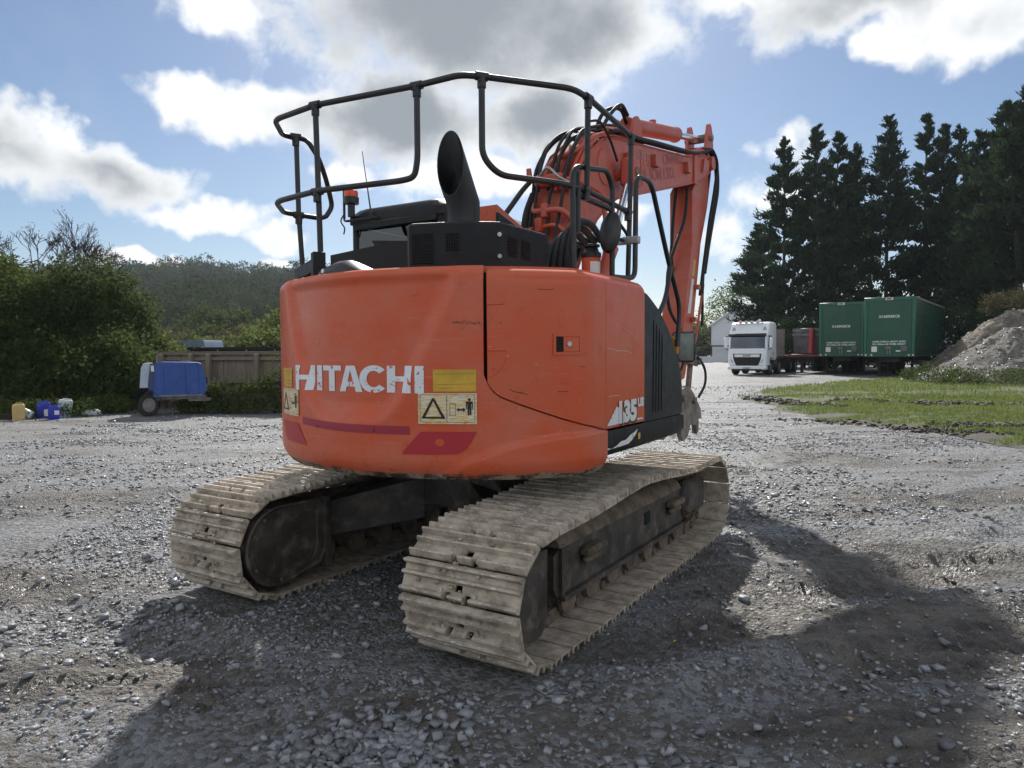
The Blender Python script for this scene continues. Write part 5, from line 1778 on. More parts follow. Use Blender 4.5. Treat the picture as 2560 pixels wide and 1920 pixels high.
def scatter(name, x, y, s, seed, flat=0.62, zfun=ground_z, sink=0.25):
    r_ = np.random.default_rng(seed)
    n = len(x)
    z = zfun(x, y)
    vi = r_.integers(0, len(VAR), n)
    base = VAR[vi] * np.stack([s * r_.uniform(0.75, 1.3, n), s * r_.uniform(0.7, 1.1, n), s * r_.uniform(flat * 0.6, flat * 1.2, n)], 1)[:, None, :]
    a = r_.uniform(0, 2 * np.pi, n); t = r_.normal(0, 0.35, n)
    ca, sa, ct, st = np.cos(a), np.sin(a), np.cos(t), np.sin(t)
    X = base[:, :, 0]; Y = base[:, :, 1] * ct[:, None] - base[:, :, 2] * st[:, None]; Z = base[:, :, 1] * st[:, None] + base[:, :, 2] * ct[:, None]
    P = np.stack([X * ca[:, None] - Y * sa[:, None] + x[:, None], X * sa[:, None] + Y * ca[:, None] + y[:, None], Z + (z + s * flat * sink)[:, None]], 2)
    k = IV.shape[0]
    F_ = (IF[None] + (np.arange(n) * k)[:, None, None]).reshape(-1, 3)
    tint = np.repeat(np.clip(r_.normal(0.5, 0.27, n), 0, 1), k)
    return np_mesh(name, P.reshape(-1, 3), F_, tint)


X1, Y1, S1 = chips(60000, (-3.8, 4.2), (1.9, 7.2), 0.004, 0.017, 1, 1.7)
cl = [(-0.62, 2.75, 0.17, 260), (-0.75, 2.35, 0.14, 150), (-0.15, 3.3, 0.28, 180), (0.62, 2.5, 0.30, 130), (-0.95, 2.15, 0.12, 70), (0.35, 2.2, 0.2, 80), (1.9, 6.4, 0.5, 220), (-2.0, 4.2, 0.5, 160), (2.4, 3.2, 0.5, 160), (2.6, 7.2, 0.7, 260)]
X2, Y2, S2 = chips(5200, (-4, 4.5), (1.9, 8.5), 0.012, 0.040, 2, 2.6, cl)
X3, Y3, S3 = chips(52000, (-9, 10), (6.8, 16), 0.009, 0.030, 3, 1.8)
X4, Y4, S4 = chips(16000, (-14, 22), (13, 32), 0.015, 0.05, 4, 2.4)
r5 = np.random.default_rng(15)
X5 = np.concatenate([r5.normal(-0.62, 0.20, 260), r5.normal(-0.80, 0.13, 110), r5.normal(0.55, 0.3, 70), r5.normal(0.35, 0.25, 60), r5.uniform(-2.6, 3.2, 90)])
Y5 = np.concatenate([r5.normal(2.78, 0.17, 260), r5.normal(2.33, 0.10, 110), r5.normal(2.45, 0.12, 70), r5.normal(2.20, 0.1, 60), r5.uniform(2.0, 6.5, 90)])
m5 = to_machine(X5, Y5); k5 = ~((np.abs(np.abs(m5[0]) - 0.995) < 0.4) & (np.abs(m5[1]) < 1.9)); X5, Y5 = X5[k5], Y5[k5]
S5 = r5.uniform(0.018, 0.040, len(X5))
gx, gy, gs = (np.concatenate(q) for q in ((X1, X2, X3, X4, X5), (Y1, Y2, Y3, Y4, Y5), (S1, S2, S3, S4, S5)))
# ------------------------------------------------------------------ grass field to the right
FIELD = [(8.6, 26.0), (7.3, 22.0), (7.0, 19.8), (6.7, 17.5), (6.5, 15.3), (7.0, 14.2), (7.5, 13.1), (8.0, 11.4), (9.0, 9.2), (12, 7.5), (20, 7.0), (30, 12), (44, 30), (40, 42), (24, 39.5), (18.6, 36.7), (14.6, 32.9), (11.0, 29.5)]
FP = np.array(FIELD)


def in_poly(x, y, P):
    x = np.asarray(x); y = np.asarray(y)
    ins = np.zeros(x.shape, bool)
    j = len(P) - 1
    for i in range(len(P)):
        xi, yi, xj, yj = *P[i], *P[j]
        c_ = ((yi > y) != (yj > y)) & (x < (xj - xi) * (y - yi) / (yj - yi + 1e-12) + xi)
        ins ^= c_
        j = i
    return ins


def edge_d(x, y, P):
    d_ = np.full(np.shape(x), 1e9)
    for i in range(len(P)):
        a, b_ = P[i], P[(i + 1) % len(P)]
        ab = b_ - a
        t = np.clip(((x - a[0]) * ab[0] + (y - a[1]) * ab[1]) / (ab @ ab), 0, 1)
        d_ = np.minimum(d_, np.hypot(x - a[0] - t * ab[0], y - a[1] - t * ab[1]))
    return d_


def field_mask(x, y):
    wob = fbm(x * 0.9, y * 0.9, 41, 4) * 1.6
    return np.where(in_poly(x, y, FP), edge_d(x, y, FP), -edge_d(x, y, FP)) + wob


def field_z(x, y):
    m_ = field_mask(x, y)
    return ground_z(x, y) - 0.012 + np.clip(m_, 0, 1) * 0.075 + fbm(x * 1.4, y * 1.4, 55, 4) * 0.14 * np.clip(m_, 0, 1)


fx = np.arange(3.5, 45, 0.16); fy = np.arange(8.5, 43, 0.16)
AX, AY = np.meshgrid(fx, fy)
M_ = field_mask(AX, AY)
AZ = field_z(AX, AY)
nx, ny = len(fx), len(fy)
ii, jj = np.meshgrid(np.arange(nx - 1), np.arange(ny - 1))
ok = (M_[jj, ii] > 0) & (M_[jj + 1, ii] > 0) & (M_[jj, ii + 1] > 0) & (M_[jj + 1, ii + 1] > 0)
b0 = (jj * nx + ii)[ok]
Fq = np.stack([b0, b0 + 1, b0 + nx + 1, b0 + nx], 1)
used = np.unique(Fq); remap = np.zeros(nx * ny, int); remap[used] = np.arange(len(used))
me = np_mesh('field', np.stack([AX.ravel(), AY.ravel(), AZ.ravel()], 1)[used], remap[Fq], np.clip(M_.ravel()[used] / 1.5, 0, 1))
me.polygons.foreach_set('use_smooth', [True] * len(me.polygons))
tag(link_mesh('field', me, 'meadow'), 'rough green field with dark mud strips beside the yard', 'field', kind='structure')


def mudk(x, y):
    return fbm(x * 0.32, y * 1.15, 61, 5, 0.6)


def blades(n, xr, yr, seed, hmin, hmax, wd, cond):
    r_ = np.random.default_rng(seed)
    x = r_.uniform(*xr, n); y = r_.uniform(*yr, n)
    k = cond(x, y)
    x, y = x[k], y[k]
    n = len(x)
    z = field_z(x, y)
    h = r_.uniform(hmin, hmax, n) * (0.7 + 0.8 * (fbm(x * 0.8, y * 0.8, 71, 3) + 0.5))
    a = r_.uniform(0, 2 * np.pi, n)
    lean = r_.uniform(0.1, 0.7, n) * h
    b_ = r_.uniform(0, 2 * np.pi, n)
    w2 = wd * r_.uniform(0.7, 1.4, n)
    P = np.empty((n, 3, 3))
    P[:, 0] = np.stack([x - np.cos(a) * w2, y - np.sin(a) * w2, z - 0.01], 1)
    P[:, 1] = np.stack([x + np.cos(a) * w2, y + np.sin(a) * w2, z - 0.01], 1)
    P[:, 2] = np.stack([x + np.cos(b_) * lean, y + np.sin(b_) * lean, z + h], 1)
    return P.reshape(-1, 3), np.arange(n * 3).reshape(-1, 3), np.repeat(r_.random(n), 3)


parts_ = [blades(130000, (6, 20), (9, 22), 5, 0.03, 0.085, 0.008, lambda x, y: (field_mask(x, y) > 0.25) & (mudk(x, y) + 0.25 * np.exp(-np.clip(field_mask(x, y), 0, 9) / 0.7) < 0.10)),
          blades(80000, (4.5, 34), (20, 42), 6, 0.04, 0.13, 0.016, lambda x, y: (field_mask(x, y) > 0.2) & (mudk(x, y) + 0.25 * np.exp(-np.clip(field_mask(x, y), 0, 9) / 0.9) < 0.125))]
o_ = 0
VV, FF, TT = [], [], []
for P, F_, t in parts_:
    VV.append(P); FF.append(F_ + o_); TT.append(t); o_ += len(P)
tag(link_mesh('grass', np_mesh('grass', np.concatenate(VV), np.concatenate(FF), np.concatenate(TT)), 'grass_blade'), 'short lit green grass growing over the field', 'grass', kind='stuff')
sel = ~((field_mask(gx, gy) > 0.05))
tag(link_mesh('gravel', scatter('gravel', gx[sel], gy[sel], gs[sel], 9), 'stone_chip'), 'loose broken grey limestone chips strewn over the yard', 'gravel', kind='stuff')

# churned mud ridges across the field: rows of dark clods
def clod_row(pts, n, smin, smax, seed):
    r_ = np.random.default_rng(seed)
    P = np.array([q[:] for q in spline([(a, b_, 0) for a, b_ in pts], 12)])
    t = r_.uniform(0, len(P) - 1.001, n); i = t.astype(int); f = (t - i)[:, None]
    c_ = P[i] * (1 - f) + P[i + 1] * f
    x = c_[:, 0] + r_.normal(0, 0.20, n); y = c_[:, 1] + r_.normal(0, 0.16, n)
    return x, y, r_.uniform(smin, smax, n)


rows_ = [clod_row([(6.3, 16.2), (7.2, 14.8), (8.0, 13.4), (8.9, 12.8), (10.5, 12.3)], 420, 0.02, 0.06, 1),
         clod_row([(9.5, 21.0), (10.3, 20.4), (11.2, 18.9), (12.2, 18.3)], 260, 0.03, 0.11, 2),
         clod_row([(7.6, 23.2), (7.9, 21.0), (8.1, 19.2), (8.6, 18.4)], 260, 0.03, 0.11, 3),
         clod_row([(12.4, 18.9), (13.1, 18.6), (14.0, 18.3)], 200, 0.03, 0.09, 4),
         clod_row([(8.6, 14.2), (9.6, 13.6), (11, 13.2)], 300, 0.03, 0.08, 5)]
cx_, cy__, cs_ = (np.concatenate([r_[k] for r_ in rows_]) for k in range(3))
simple('mud_clod', (0.045, 0.037, 0.030), 0.8, var=0.4, vs=6, bumpk=0.5, bs=40)
tag(link_mesh('mud_clods', scatter('mud_clods', cx_, cy__, cs_, 19, 0.8, field_z), 'mud_clod'), 'dark churned clods of mud along the ruts in the grass', 'mud', kind='stuff')

# dried clay caked on the crawler shoes
simple('dried_clay', (0.36, 0.30, 0.225), 0.9, var=0.3, vs=20, bumpk=0.4, bs=60)
for T in [o for o in EX.children if o.name.startswith('crawler_track')]:
    r_ = np.random.default_rng(61 if T.location.x > 0 else 62)
    n = 1300
    s_ = r_.uniform(0, PER, n)
    x = np.clip(r_.normal(0, 0.15, n), -0.33, 0.33)
    sz = 0.004 + 0.011 * r_.random(n) ** 2.2
    vi = r_.integers(0, len(VAR), n)
    P = np.empty((n, len(IV), 3))
    for q in range(n):
        c_ = path_at(s_[q]); a_, b_ = path_at(s_[q] - 0.05), path_at(s_[q] + 0.05)
        t_ = (b_ - a_) / np.linalg.norm(b_ - a_)
        nr = np.array([-t_[1], t_[0]])
        o_ = c_ + nr * (0.005 + sz[q] * 0.3)
        v_ = VAR[vi[q]] * sz[q] * np.array([1.5, 1.1, 0.8])
        P[q, :, 0] = x[q] + v_[:, 0]; P[q, :, 1] = o_[0] + v_[:, 1] * t_[0] + v_[:, 2] * nr[0]; P[q, :, 2] = o_[1] + v_[:, 1] * t_[1] + v_[:, 2] * nr[1]
    F_ = (IF[None] + (np.arange(n) * len(IV))[:, None, None]).reshape(-1, 3)
    cl_ = link_mesh('dried_clay', np_mesh('dried_clay', P.reshape(-1, 3), F_), 'dried_clay', T)
    cl_['kind'] = 'stuff'
# ------------------------------------------------------------------ vegetation
def leaf_quads(c_, n_each, spread, size, seed, flat=0.0, up=0.35):
    """random leaf faces round the given centres"""
    r_ = np.random.default_rng(seed)
    c_ = np.repeat(np.asarray(c_, float), n_each, 0)
    n = len(c_)
    p = c_ + r_.normal(0, 1, (n, 3)) * np.asarray(spread)
    nr = r_.normal(0, 1, (n, 3)); nr[:, 2] += up
    nr /= np.linalg.norm(nr, axis=1, keepdims=True)
    t = np.cross(nr, r_.normal(0, 1, (n, 3))); t /= np.linalg.norm(t, axis=1, keepdims=True) + 1e-9
    b_ = np.cross(nr, t)
    s = size * r_.uniform(0.6, 1.3, (n, 1))
    P = np.empty((n, 4, 3))
    P[:, 0] = p - t * s; P[:, 1] = p - b_ * s * 0.55; P[:, 2] = p + t * s; P[:, 3] = p + b_ * s * 0.55
    tint = np.repeat(np.clip(np.repeat(r_.random(n // n_each), n_each)[:n] * 0.5 + r_.random(n) * 0.5, 0, 1), 4)
    return P.reshape(-1, 3), np.arange(n * 4).reshape(-1, 4), tint


def join(parts_):
    o_ = 0; VV, FF, TT = [], [], []
    for P, F_, t in parts_:
        VV.append(P); FF.append(F_ + o_); TT.append(t); o_ += len(P)
    return np.concatenate(VV), np.concatenate(FF), np.concatenate(TT)


def shell_pts(n, rx, ry, rz, r_, lo=0.55, zmin=-0.2):
    d_ = r_.normal(0, 1, (n * 3, 3)); d_ /= np.linalg.norm(d_, axis=1, keepdims=True)
    d_ = d_[d_[:, 2] > zmin][:n]
    rad_ = lo + (1 - lo) * r_.random((len(d_), 1)) ** 0.5
    lump = 1 + 0.20 * np.sin(d_[:, :1] * 5 + r_.uniform(0, 6)) * np.cos(d_[:, 1:2] * 4 + r_.uniform(0, 6)) + 0.14 * np.sin(d_[:, 2:3] * 9 + r_.uniform(0, 6))
    return d_ * rad_ * lump * np.array([rx, ry, rz])


def bush(name, loc, rx, ry, rz, mat, label, cat, group, seed, clumps=260, each=34, leaf=0.06, spread=0.22, zmin=-0.35, zc=None, trunk=True):
    r_ = np.random.default_rng(seed)
    root = empty(name, loc)
    tag(root, label, cat, group)
    zc = rz * 0.5 if zc is None else zc
    c_ = shell_pts(clumps, rx, ry, rz, r_, 0.6, zmin) + np.array([0, 0, zc])
    c_ = c_[c_[:, 2] > 0.05]
    P, F_, t = leaf_quads(c_, each, (spread, spread, spread * 0.8), leaf, seed + 1)
    link_mesh('crown', np_mesh('crown', P, F_, t), mat, root)
    mb = MB()
    for k in range(5 if trunk else 3):
        a = r_.uniform(0, 2 * math.pi); e = c_[r_.integers(0, len(c_))] * 0.85
        mb.tube(spline([(0.1 * math.cos(a), 0.1 * math.sin(a), 0), (e[0] * 0.3, e[1] * 0.3, e[2] * 0.5), tuple(e)], 4), 0.05, 5, False, list(np.linspace(0.09, 0.02, 9)) if rz > 1.5 else list(np.linspace(0.03, 0.008, 9)))
    mb.build('trunk', 'bark', root)
    return root


def at(px, v, z=0.0):
    """a place on the map: bearing given by the photograph's column, v metres ahead"""
    return ((px - 1280) / F_PX * v, v, z)


HB = 'bushes along the yard edge'
hb = [(20, 21.5, 2.5, 2.0, 3.35, 'leaf_dark', 'tall dark leafy bush behind the yellow jerrycan'),
      (130, 24.5, 2.3, 2.2, 3.45, 'leaf_hazel', 'tallest bush, below the bare twiggy tree'),
      (225, 22.5, 1.6, 1.6, 2.9, 'leaf_hazel', 'broad green bush behind the blue cans'),
      (300, 23.5, 1.5, 1.6, 2.65, 'leaf_hazel', 'rounded bush with yellowing leaves beside the compressor'),
      (365, 24.5, 1.15, 1.4, 1.8, 'leaf_light', 'lighter yellow-green bush reaching over the fence end'),
      (90, 19.8, 1.5, 1.1, 1.45, 'leaf_dark', 'low dark bush at the foot of the hedge row'),
      (255, 20.6, 1.7, 1.0, 1.35, 'leaf_dark', 'low bramble mound behind the white canister'),
      (-120, 20.5, 2.4, 2.0, 3.0, 'leaf_dark', 'dark bush at the end of the hedge row'),
      (335, 21.6, 0.9, 0.9, 1.25, 'leaf_hazel', 'small bush between the compressor and the hedge')]
for k, (px, v, rx, ry, rz, mt, lb) in enumerate(hb):
    bush('hedge_bush', at(px, v), rx, ry, rz, mt, lb, 'bush', HB, 100 + k * 3, clumps=int(150 + 72 * rz * rx), each=44, leaf=0.060, spread=0.19, zmin=-0.75, zc=rz * 0.42)

# bare tree over the bushes
BT = empty('bare_tree', at(55, 27.5))
tag(BT, 'nearly leafless twiggy tree rising out of the bushes', 'tree')
rb = random.Random(4)
mb = MB(); tips = []


def branch(p, d_, L, r_, depth):
    q = p + d_ * L
    mid = p + d_ * L * 0.5 + Vector((rb.uniform(-1, 1), rb.uniform(-1, 1), rb.uniform(-.3, .6))) * L * 0.07
    mb.tube([p, mid, q], r_, 4 if depth > 1 else 6, False, [r_, r_ * 0.85, r_ * 0.7])
    if depth == 0:
        tips.append(q); return
    for k in range(rb.choice((2, 3, 3))):
        nd = (d_ + Vector((rb.uniform(-1, 1), rb.uniform(-1, 1), rb.uniform(-0.35, 0.6))) * 0.75).normalized()
        branch(p + d_ * L * rb.uniform(0.55, 1.0), nd, L * rb.uniform(0.62, 0.82), max(0.009, r_ * 0.62), depth - 1)


for k in range(5):
    branch(Vector((rb.uniform(-.3, .3), rb.uniform(-.3, .3), 2.6)), Vector((rb.uniform(-0.8, 1.1), rb.uniform(-.5, .5), 1)).normalized(), 1.7, 0.07, 6)
mb.tube([(0, 0, 0), (0.02, 0, 1.4), (0, 0, 2.75)], 0.15, 8, True, [0.17, 0.14, 0.12])
mb.build('trunk', 'twig', BT, 0)
P, F_, t = leaf_quads(np.array([q[:] for q in tips])[::3], 2, (0.08, 0.08, 0.08), 0.035, 5)
link_mesh('crown', np_mesh('crown', P, F_, t), 'leaf_brown', BT)

# weeds along the fence and the hedge foot
WD = 'weeds along the fence foot'
wspots = [(520, 18.8, 0.42, 0.55), (560, 18.9, 0.5, 0.65), (600, 18.8, 0.45, 0.6), (645, 18.7, 0.5, 0.75), (690, 18.8, 0.5, 0.95), (735, 18.9, 0.5, 0.8), (470, 18.9, 0.35, 0.4), (300, 19.0, 0.5, 0.30), (250, 18.8, 0.6, 0.35), (190, 18.0, 0.5, 0.30), (120, 17.9, 0.6, 0.32), (40, 17.6, 0.6, 0.34), (-40, 17.4, 0.6, 0.4)]
wl = ['low weeds beside the compressor drawbar', 'nettle clump below the fence rail', 'weed clump under the middle fence bay', 'tall weed clump against the fence boards', 'tallest weeds by the fence beside the orange tail', 'thin weeds farther along the fence', 'short weeds under the compressor', 'sparse weeds beside the white canister', 'weeds beside the large white drum', 'weeds at the foot of the blue cans', 'weeds between yellow can and crate', 'weeds around the yellow jerrycan', 'weeds by the stacked scrap at the hedge']
for k, (px, v, rx, rz) in enumerate(wspots):
    bush('weed_clump', at(px, v), rx, 0.35, rz, 'weed_leaf', wl[k], 'weed', WD, 400 + k * 2, clumps=70, each=16, leaf=0.035, spread=0.09, zmin=-0.3, zc=rz * 0.35, trunk=False)


# conifers
def conifer(loc, H, rad_, seed, label, lean=0.0, tops=((0, 0, 1.0),), bare=0.08, limbs=330, each=44, name='leyland_cypress', group='row of tall dark conifers'):
    r_ = np.random.default_rng(seed)
    root = empty(name, loc)
    tag(root, label, 'tree', group)
    mb = MB()
    cs, ds, ls = [], [], []
    for (tx, ty, th) in tops:
        mb.tube(spline([(tx * 0.12, ty * 0.12, 0), (tx * 0.3, ty * 0.3, H * 0.25), (tx * 0.8, ty * 0.8, H * 0.6), (tx, ty, H * th * 0.97)], 5), 0.2, 7, True, list(np.linspace(0.26, 0.03, 16)))
        nl = int(limbs / len(tops))
        for k in range(nl):
            t = bare + (1 - bare) * (r_.random() ** 0.85)
            if t < 0.55 and r_.random() < 0.30:
                continue
            z = H * th * t
            f = min(1.0, (1 - t) / 0.62) ** 0.75
            if t < 0.34:
                f *= 0.55 + 1.3 * t
            L = rad_ * f * r_.uniform(0.45, 1.25) / (1 if len(tops) == 1 else 1.25) + 0.25
            a = r_.uniform(0, 2 * math.pi)
            upw = r_.uniform(0.25, 0.85) + 0.9 * max(0, t - 0.6)
            d_ = np.array([math.cos(a), math.sin(a), upw]); d_ /= np.linalg.norm(d_)
            cx0 = np.array([tx * min(1, t * 1.25), ty * min(1, t * 1.25), z])
            m_ = int(each * (0.35 + 0.65 * f)) + 4
            u = r_.uniform(0.22, 1.0, m_) ** 0.8
            droop = -0.35 * L * (u ** 2) * r_.uniform(0.0, 0.7)
            p = cx0 + np.outer(u * L, d_); p[:, 2] += droop
            p += r_.normal(0, 1, (m_, 3)) * (0.05 + 0.085 * L * u)[:, None] * np.array([1, 1, 0.75])
            cs.append(p); ds.append(np.repeat(d_[None], m_, 0)); ls.append(np.full(m_, 0.20 + 0.10 * f))
            if k % 4 == 0:
                mb.tube([cx0, cx0 + d_ * L * 0.5, cx0 + d_ * L * 0.9 + np.array([0, 0, droop.min()])], 0.02, 4, False, [0.045, 0.028, 0.008])
    c_ = np.concatenate(cs); d_ = np.concatenate(ds); l_ = np.concatenate(ls)
    n = len(c_)
    v = d_ + r_.normal(0, 0.55, (n, 3)) + np.array([0, 0, 0.35]); v /= np.linalg.norm(v, axis=1, keepdims=True)
    sd = np.cross(v, r_.normal(0, 1, (n, 3))); sd /= np.linalg.norm(sd, axis=1, keepdims=True)
    L = (l_ * r_.uniform(0.7, 1.5, n))[:, None]
    P = np.empty((n, 4, 3))
    P[:, 0] = c_ - v * L * 0.6; P[:, 1] = c_ + sd * L * 0.26; P[:, 2] = c_ + v * L * 1.1; P[:, 3] = c_ - sd * L * 0.26
    P[:, :, 0] += lean * P[:, :, 2]
    tint = np.repeat(r_.random(n), 4)
    link_mesh('crown', np_mesh('crown', P.reshape(-1, 3), np.arange(n * 4).reshape(-1, 4), tint), 'needle', root)
    mb.build('trunk', 'bark', root, 0)
    return root


cz = lambda py, v: 1.585 + (879 - py) / F_PX * v
con = [(1957, 66, 345, 3.6, 'conifer with one slim top at the end of the row above the lorry cab', ((0, 0, 1.0), (1.9, 0.3, 0.84))),
       (2050, 64, 310, 3.4, 'conifer with a forked shaggy top above the grey tipper', ((-0.5, 0, 1.0), (1.4, 0, 0.97), (2.9, 0.2, 0.93))),
       (2120, 70, 420, 3.4, 'lower conifer filling the gap behind the green trailer', ((0, 0, 1.0),)),
       (2212, 63, 292, 3.3, 'slender pointed conifer above the two green trailers', ((0, 0, 1.0),)),
       (2305, 62, 285, 3.3, 'conifer with a spiky twin top behind the larger trailer', ((0, 0, 1.0), (1.5, 0, 0.96), (2.9, 0.1, 0.95))),
       (2420, 66, 430, 3.0, 'shorter conifer beyond the trailer end', ((0, 0, 1.0),)),
       (2490, 54, 262, 4.2, 'broad spreading conifer beside the gravel heaps', ((-1.5, 0.2, 0.90), (0.3, 0, 1.0))),
       (2565, 50, 205, 4.6, 'tallest conifer, over the gravel heaps', ((0, 0, 1.0), (-1.5, 0, 0.93))),
       (1895, 72, 560, 3.2, 'low conifer behind the white house gable', ((0, 0, 1.0),))]
for k, (px, v, top_, rad_, lb, tops) in enumerate(con):
    conifer(at(px, v), cz(top_, v) * 0.97, rad_, 700 + k, lb, tops=tops, limbs=245 + 100 * (len(tops) - 1), each=96)
for k, (px, v, rx, rz, lb) in enumerate([(2010, 60, 3.2, 3.0, 'dark shrub under the conifers behind the tipper'), (2440, 50, 3.6, 3.0, 'dark spreading shrub behind the far gravel heap'), (2130, 62, 3.4, 2.6, 'dark undergrowth shrub behind the trailers'), (2540, 46, 3.4, 2.8, 'dark shrub behind the top of the gravel heap'), (1960, 78, 4.5, 2.4, 'added dark shrub standing in for shade beyond the first conifer'), (2080, 78, 4.5, 2.4, 'added dark shrub standing in for shade beyond the forked conifer'), (2200, 77, 4.5, 2.4, 'added dark shrub standing in for shade beyond the slender conifer'), (2320, 76, 4.5, 2.4, 'added dark shrub standing in for shade beyond the twin-topped conifer'), (2430, 74, 4.5, 2.6, 'added dark shrub standing in for shade beyond the shorter conifer')]):
    bush('yew_shrub', at(px, v), rx, 2.2, rz, 'needle', lb, 'shrub', 'shrubs under the conifers', 760 + k, clumps=260, each=26, leaf=0.13, spread=0.30, zmin=-0.5)  # the farthest row is added to darken the shaded gap under the trailers
bush('birch_tree', at(1850, 124), 7.0, 4.0, 6.5, 'leaf_light', 'open leafy tree with thin branches above the white house', 'tree', None, 790, clumps=300, each=16, leaf=0.22, spread=0.7, zmin=-0.6, zc=6.8)
bush('garden_tree', at(1752, 140), 6, 4, 4.2, 'leaf_hazel', 'low green tree beside the white house', 'tree', None, 794, clumps=260, each=20, leaf=0.3, spread=0.6, zmin=-0.5)
bush('garden_tree', at(1725, 170), 7, 4, 5.5, 'leaf_dark', 'dark tree far behind the white house', 'tree', None, 797, clumps=260, each=20, leaf=0.3, spread=0.6, zmin=-0.5)

# trees beyond the fence
FT = 'trees beyond the fence'
ft = [(650, 38, 1.6, 1.9, 'leaf_light', 'pale green tree close behind the fence beside the tail'), (705, 42, 1.8, 2.6, 'leaf_light', 'light feathery tree behind the machine tail'), (605, 62, 2.2, 2.4, 'leaf_brown', 'brownish tree above the shed roof'), (525, 58, 2.2, 1.7, 'leaf_light', 'small round tree beside the shed'),
      (475, 62, 2.4, 2.0, 'leaf_hazel', 'dull green tree above the tipper body'), (430, 70, 2.6, 2.4, 'leaf_brown', 'russet tree between bush and tipper body'), (560, 70, 2.2, 2.0, 'leaf_brown', 'thin brown tree in front of the dark wood')]
for k, (px, v, rx, rz, mt, lb) in enumerate(ft):
    bush('field_tree', at(px, v), rx, rx, rz, mt, lb, 'tree', FT, 800 + 3 * k, clumps=240, each=26, leaf=0.11 if v < 50 else 0.15, spread=0.30, zmin=-0.6, zc=rz * 0.5)
for k, (px, v, rx, rz, lb) in enumerate([(530, 110, 7, 5.2, 'broad dark tree mass in the valley below the hill'), (610, 105, 6, 4.4, 'dark tree behind the brown trees'), (430, 120, 6, 3.8, 'dark tree behind the russet tree'), (680, 115, 6, 4.6, 'dark tree behind the feathery tree')]):
    bush('valley_tree', at(px, v), rx, 5, rz, 'leaf_dark', lb, 'tree', 'dark trees in the valley', 840 + 3 * k, clumps=420, each=30, leaf=0.24, spread=0.5, zmin=-0.6, zc=rz * 0.5)

# ------------------------------------------------------------------ hill and wood
def hill_z(x, y):
    r_ = np.clip((y - 130) / 330, 0, 1)
    r_ = r_ * r_ * (3 - 2 * r_)
    side = 1 / (1 + np.exp((x - 20) / 30))
    return -2 + 40 * r_ * side + fbm(x * 0.01, y * 0.01, 91, 4) * 10 * side * r_


hx = np.linspace(-420, 160, 80); hy = np.linspace(120, 640, 70)
HX, HY = np.meshgrid(hx, hy)
HZ = hill_z(HX, HY)
nx, ny = 80, 70
ii, jj = np.meshgrid(np.arange(nx - 1), np.arange(ny - 1)); b0 = (jj * nx + ii).ravel()
tag(link_mesh('hill', np_mesh('hill', np.stack([HX.ravel(), HY.ravel(), HZ.ravel()], 1), np.stack([b0, b0 + 1, b0 + nx + 1, b0 + nx], 1)), 'hill_grass'), 'wooded hillside beyond the fence', 'hill', kind='structure')
r_ = np.random.default_rng(55)
pc = []
for k in range(9000):
    v = 150 + 330 * r_.random() ** 0.8
    x = (r_.uniform(120, 1450) - 1280) / F_PX * v
    open_ = fbm(np.array([x * 0.02]), np.array([v * 0.02]), 131, 3)[0]
    if open_ > 0.20 and v < 400:
        continue
    pc.append((x, v))
pc = np.array(pc)
keep = [0]
cell = {}
for i, (x, v) in enumerate(pc):                  # crowns keep their distance
    key = (int(x // 13), int(v // 13))
    if key in cell:
        continue
    cell[key] = i
pc = pc[list(cell.values())]
zc = hill_z(pc[:, 0], pc[:, 1])
parts_ = []
for i, (x, v) in enumerate(pc):
    rr_ = r_.uniform(5.5, 11.5); hh = rr_ * r_.uniform(0.75, 1.05)
    c_ = shell_pts(150, rr_, rr_, hh, r_, 0.9, -0.2) + np.array([x, v, zc[i] + hh * 0.75])
    P, F_, t = leaf_quads(c_, 5, (0.7, 0.7, 0.6), 0.62, 9000 + i, up=0.6)
    parts_.append((P, F_, np.clip(t * 0.25 + r_.random() ** 1.6 * 1.1 - 0.12, 0, 1)))
P, F_, t = join(parts_)
tag(link_mesh('woods', np_mesh('woods', P, F_, t), 'leaf_wood'), 'dense deciduous wood covering the far hillside', 'woods', kind='stuff')
# ------------------------------------------------------------------ fence
FN = empty('timber_fence', at(395, 20.6))
tag(FN, 'weathered close-board timber fence with posts and rails behind the blue compressor', 'fence')
fa, fb = Vector(at(395, 20.6)), Vector(at(1010, 19.0))
dv = fb - fa; FL = dv.length
FN.rotation_euler = (0, 0, math.atan2(dv.y, dv.x))
bm_ = MB().box(-0.074, 0.074, -0.012, 0.010, -0.06, 1.60, bev=0.003).mesh('fence_board', 30); bm_.materials.append(MATS['fence_wood'])
rf = random.Random(8)
x = 0.05
while x < FL:
    link_mesh('fence_board', bm_, None, FN, (x, 0.055 + (0.016 if int(x * 7) % 2 else 0), rf.uniform(-0.02, 0.012)), (rf.uniform(-.01, .01), 0, rf.uniform(-0.05, 0.05)))
    x += 0.139 + rf.uniform(-.002, .004)
posts = [0.35, 1.30, 2.06, 3.55 + 0.15, 5.2]
for z in (0.78, 1.42):
    MB().box(0, FL, -0.035, 0.035, z - 0.035, z + 0.045, bev=0.004).build('fence_rail', 'fence_wood', FN)
MB().box(0, FL, -0.03, 0.10, 1.605, 1.635, bev=0.004).box(0, FL, -0.02, 0.03, 1.545, 1.604).build('fence_capping', 'fence_wood', FN)
for x in (0.20, 1.15, 1.72, 3.22, 4.75, 6.3):
    MB().prism([(-0.05, 0), (0.05, 0), (0.05, 1.585), (-0.05, 1.555)], (x - 0.06, -0.09, 0), (0, 1, 0), (0, 0, 1), (0.12, 0, 0)).build('fence_post', 'fence_wood', FN)

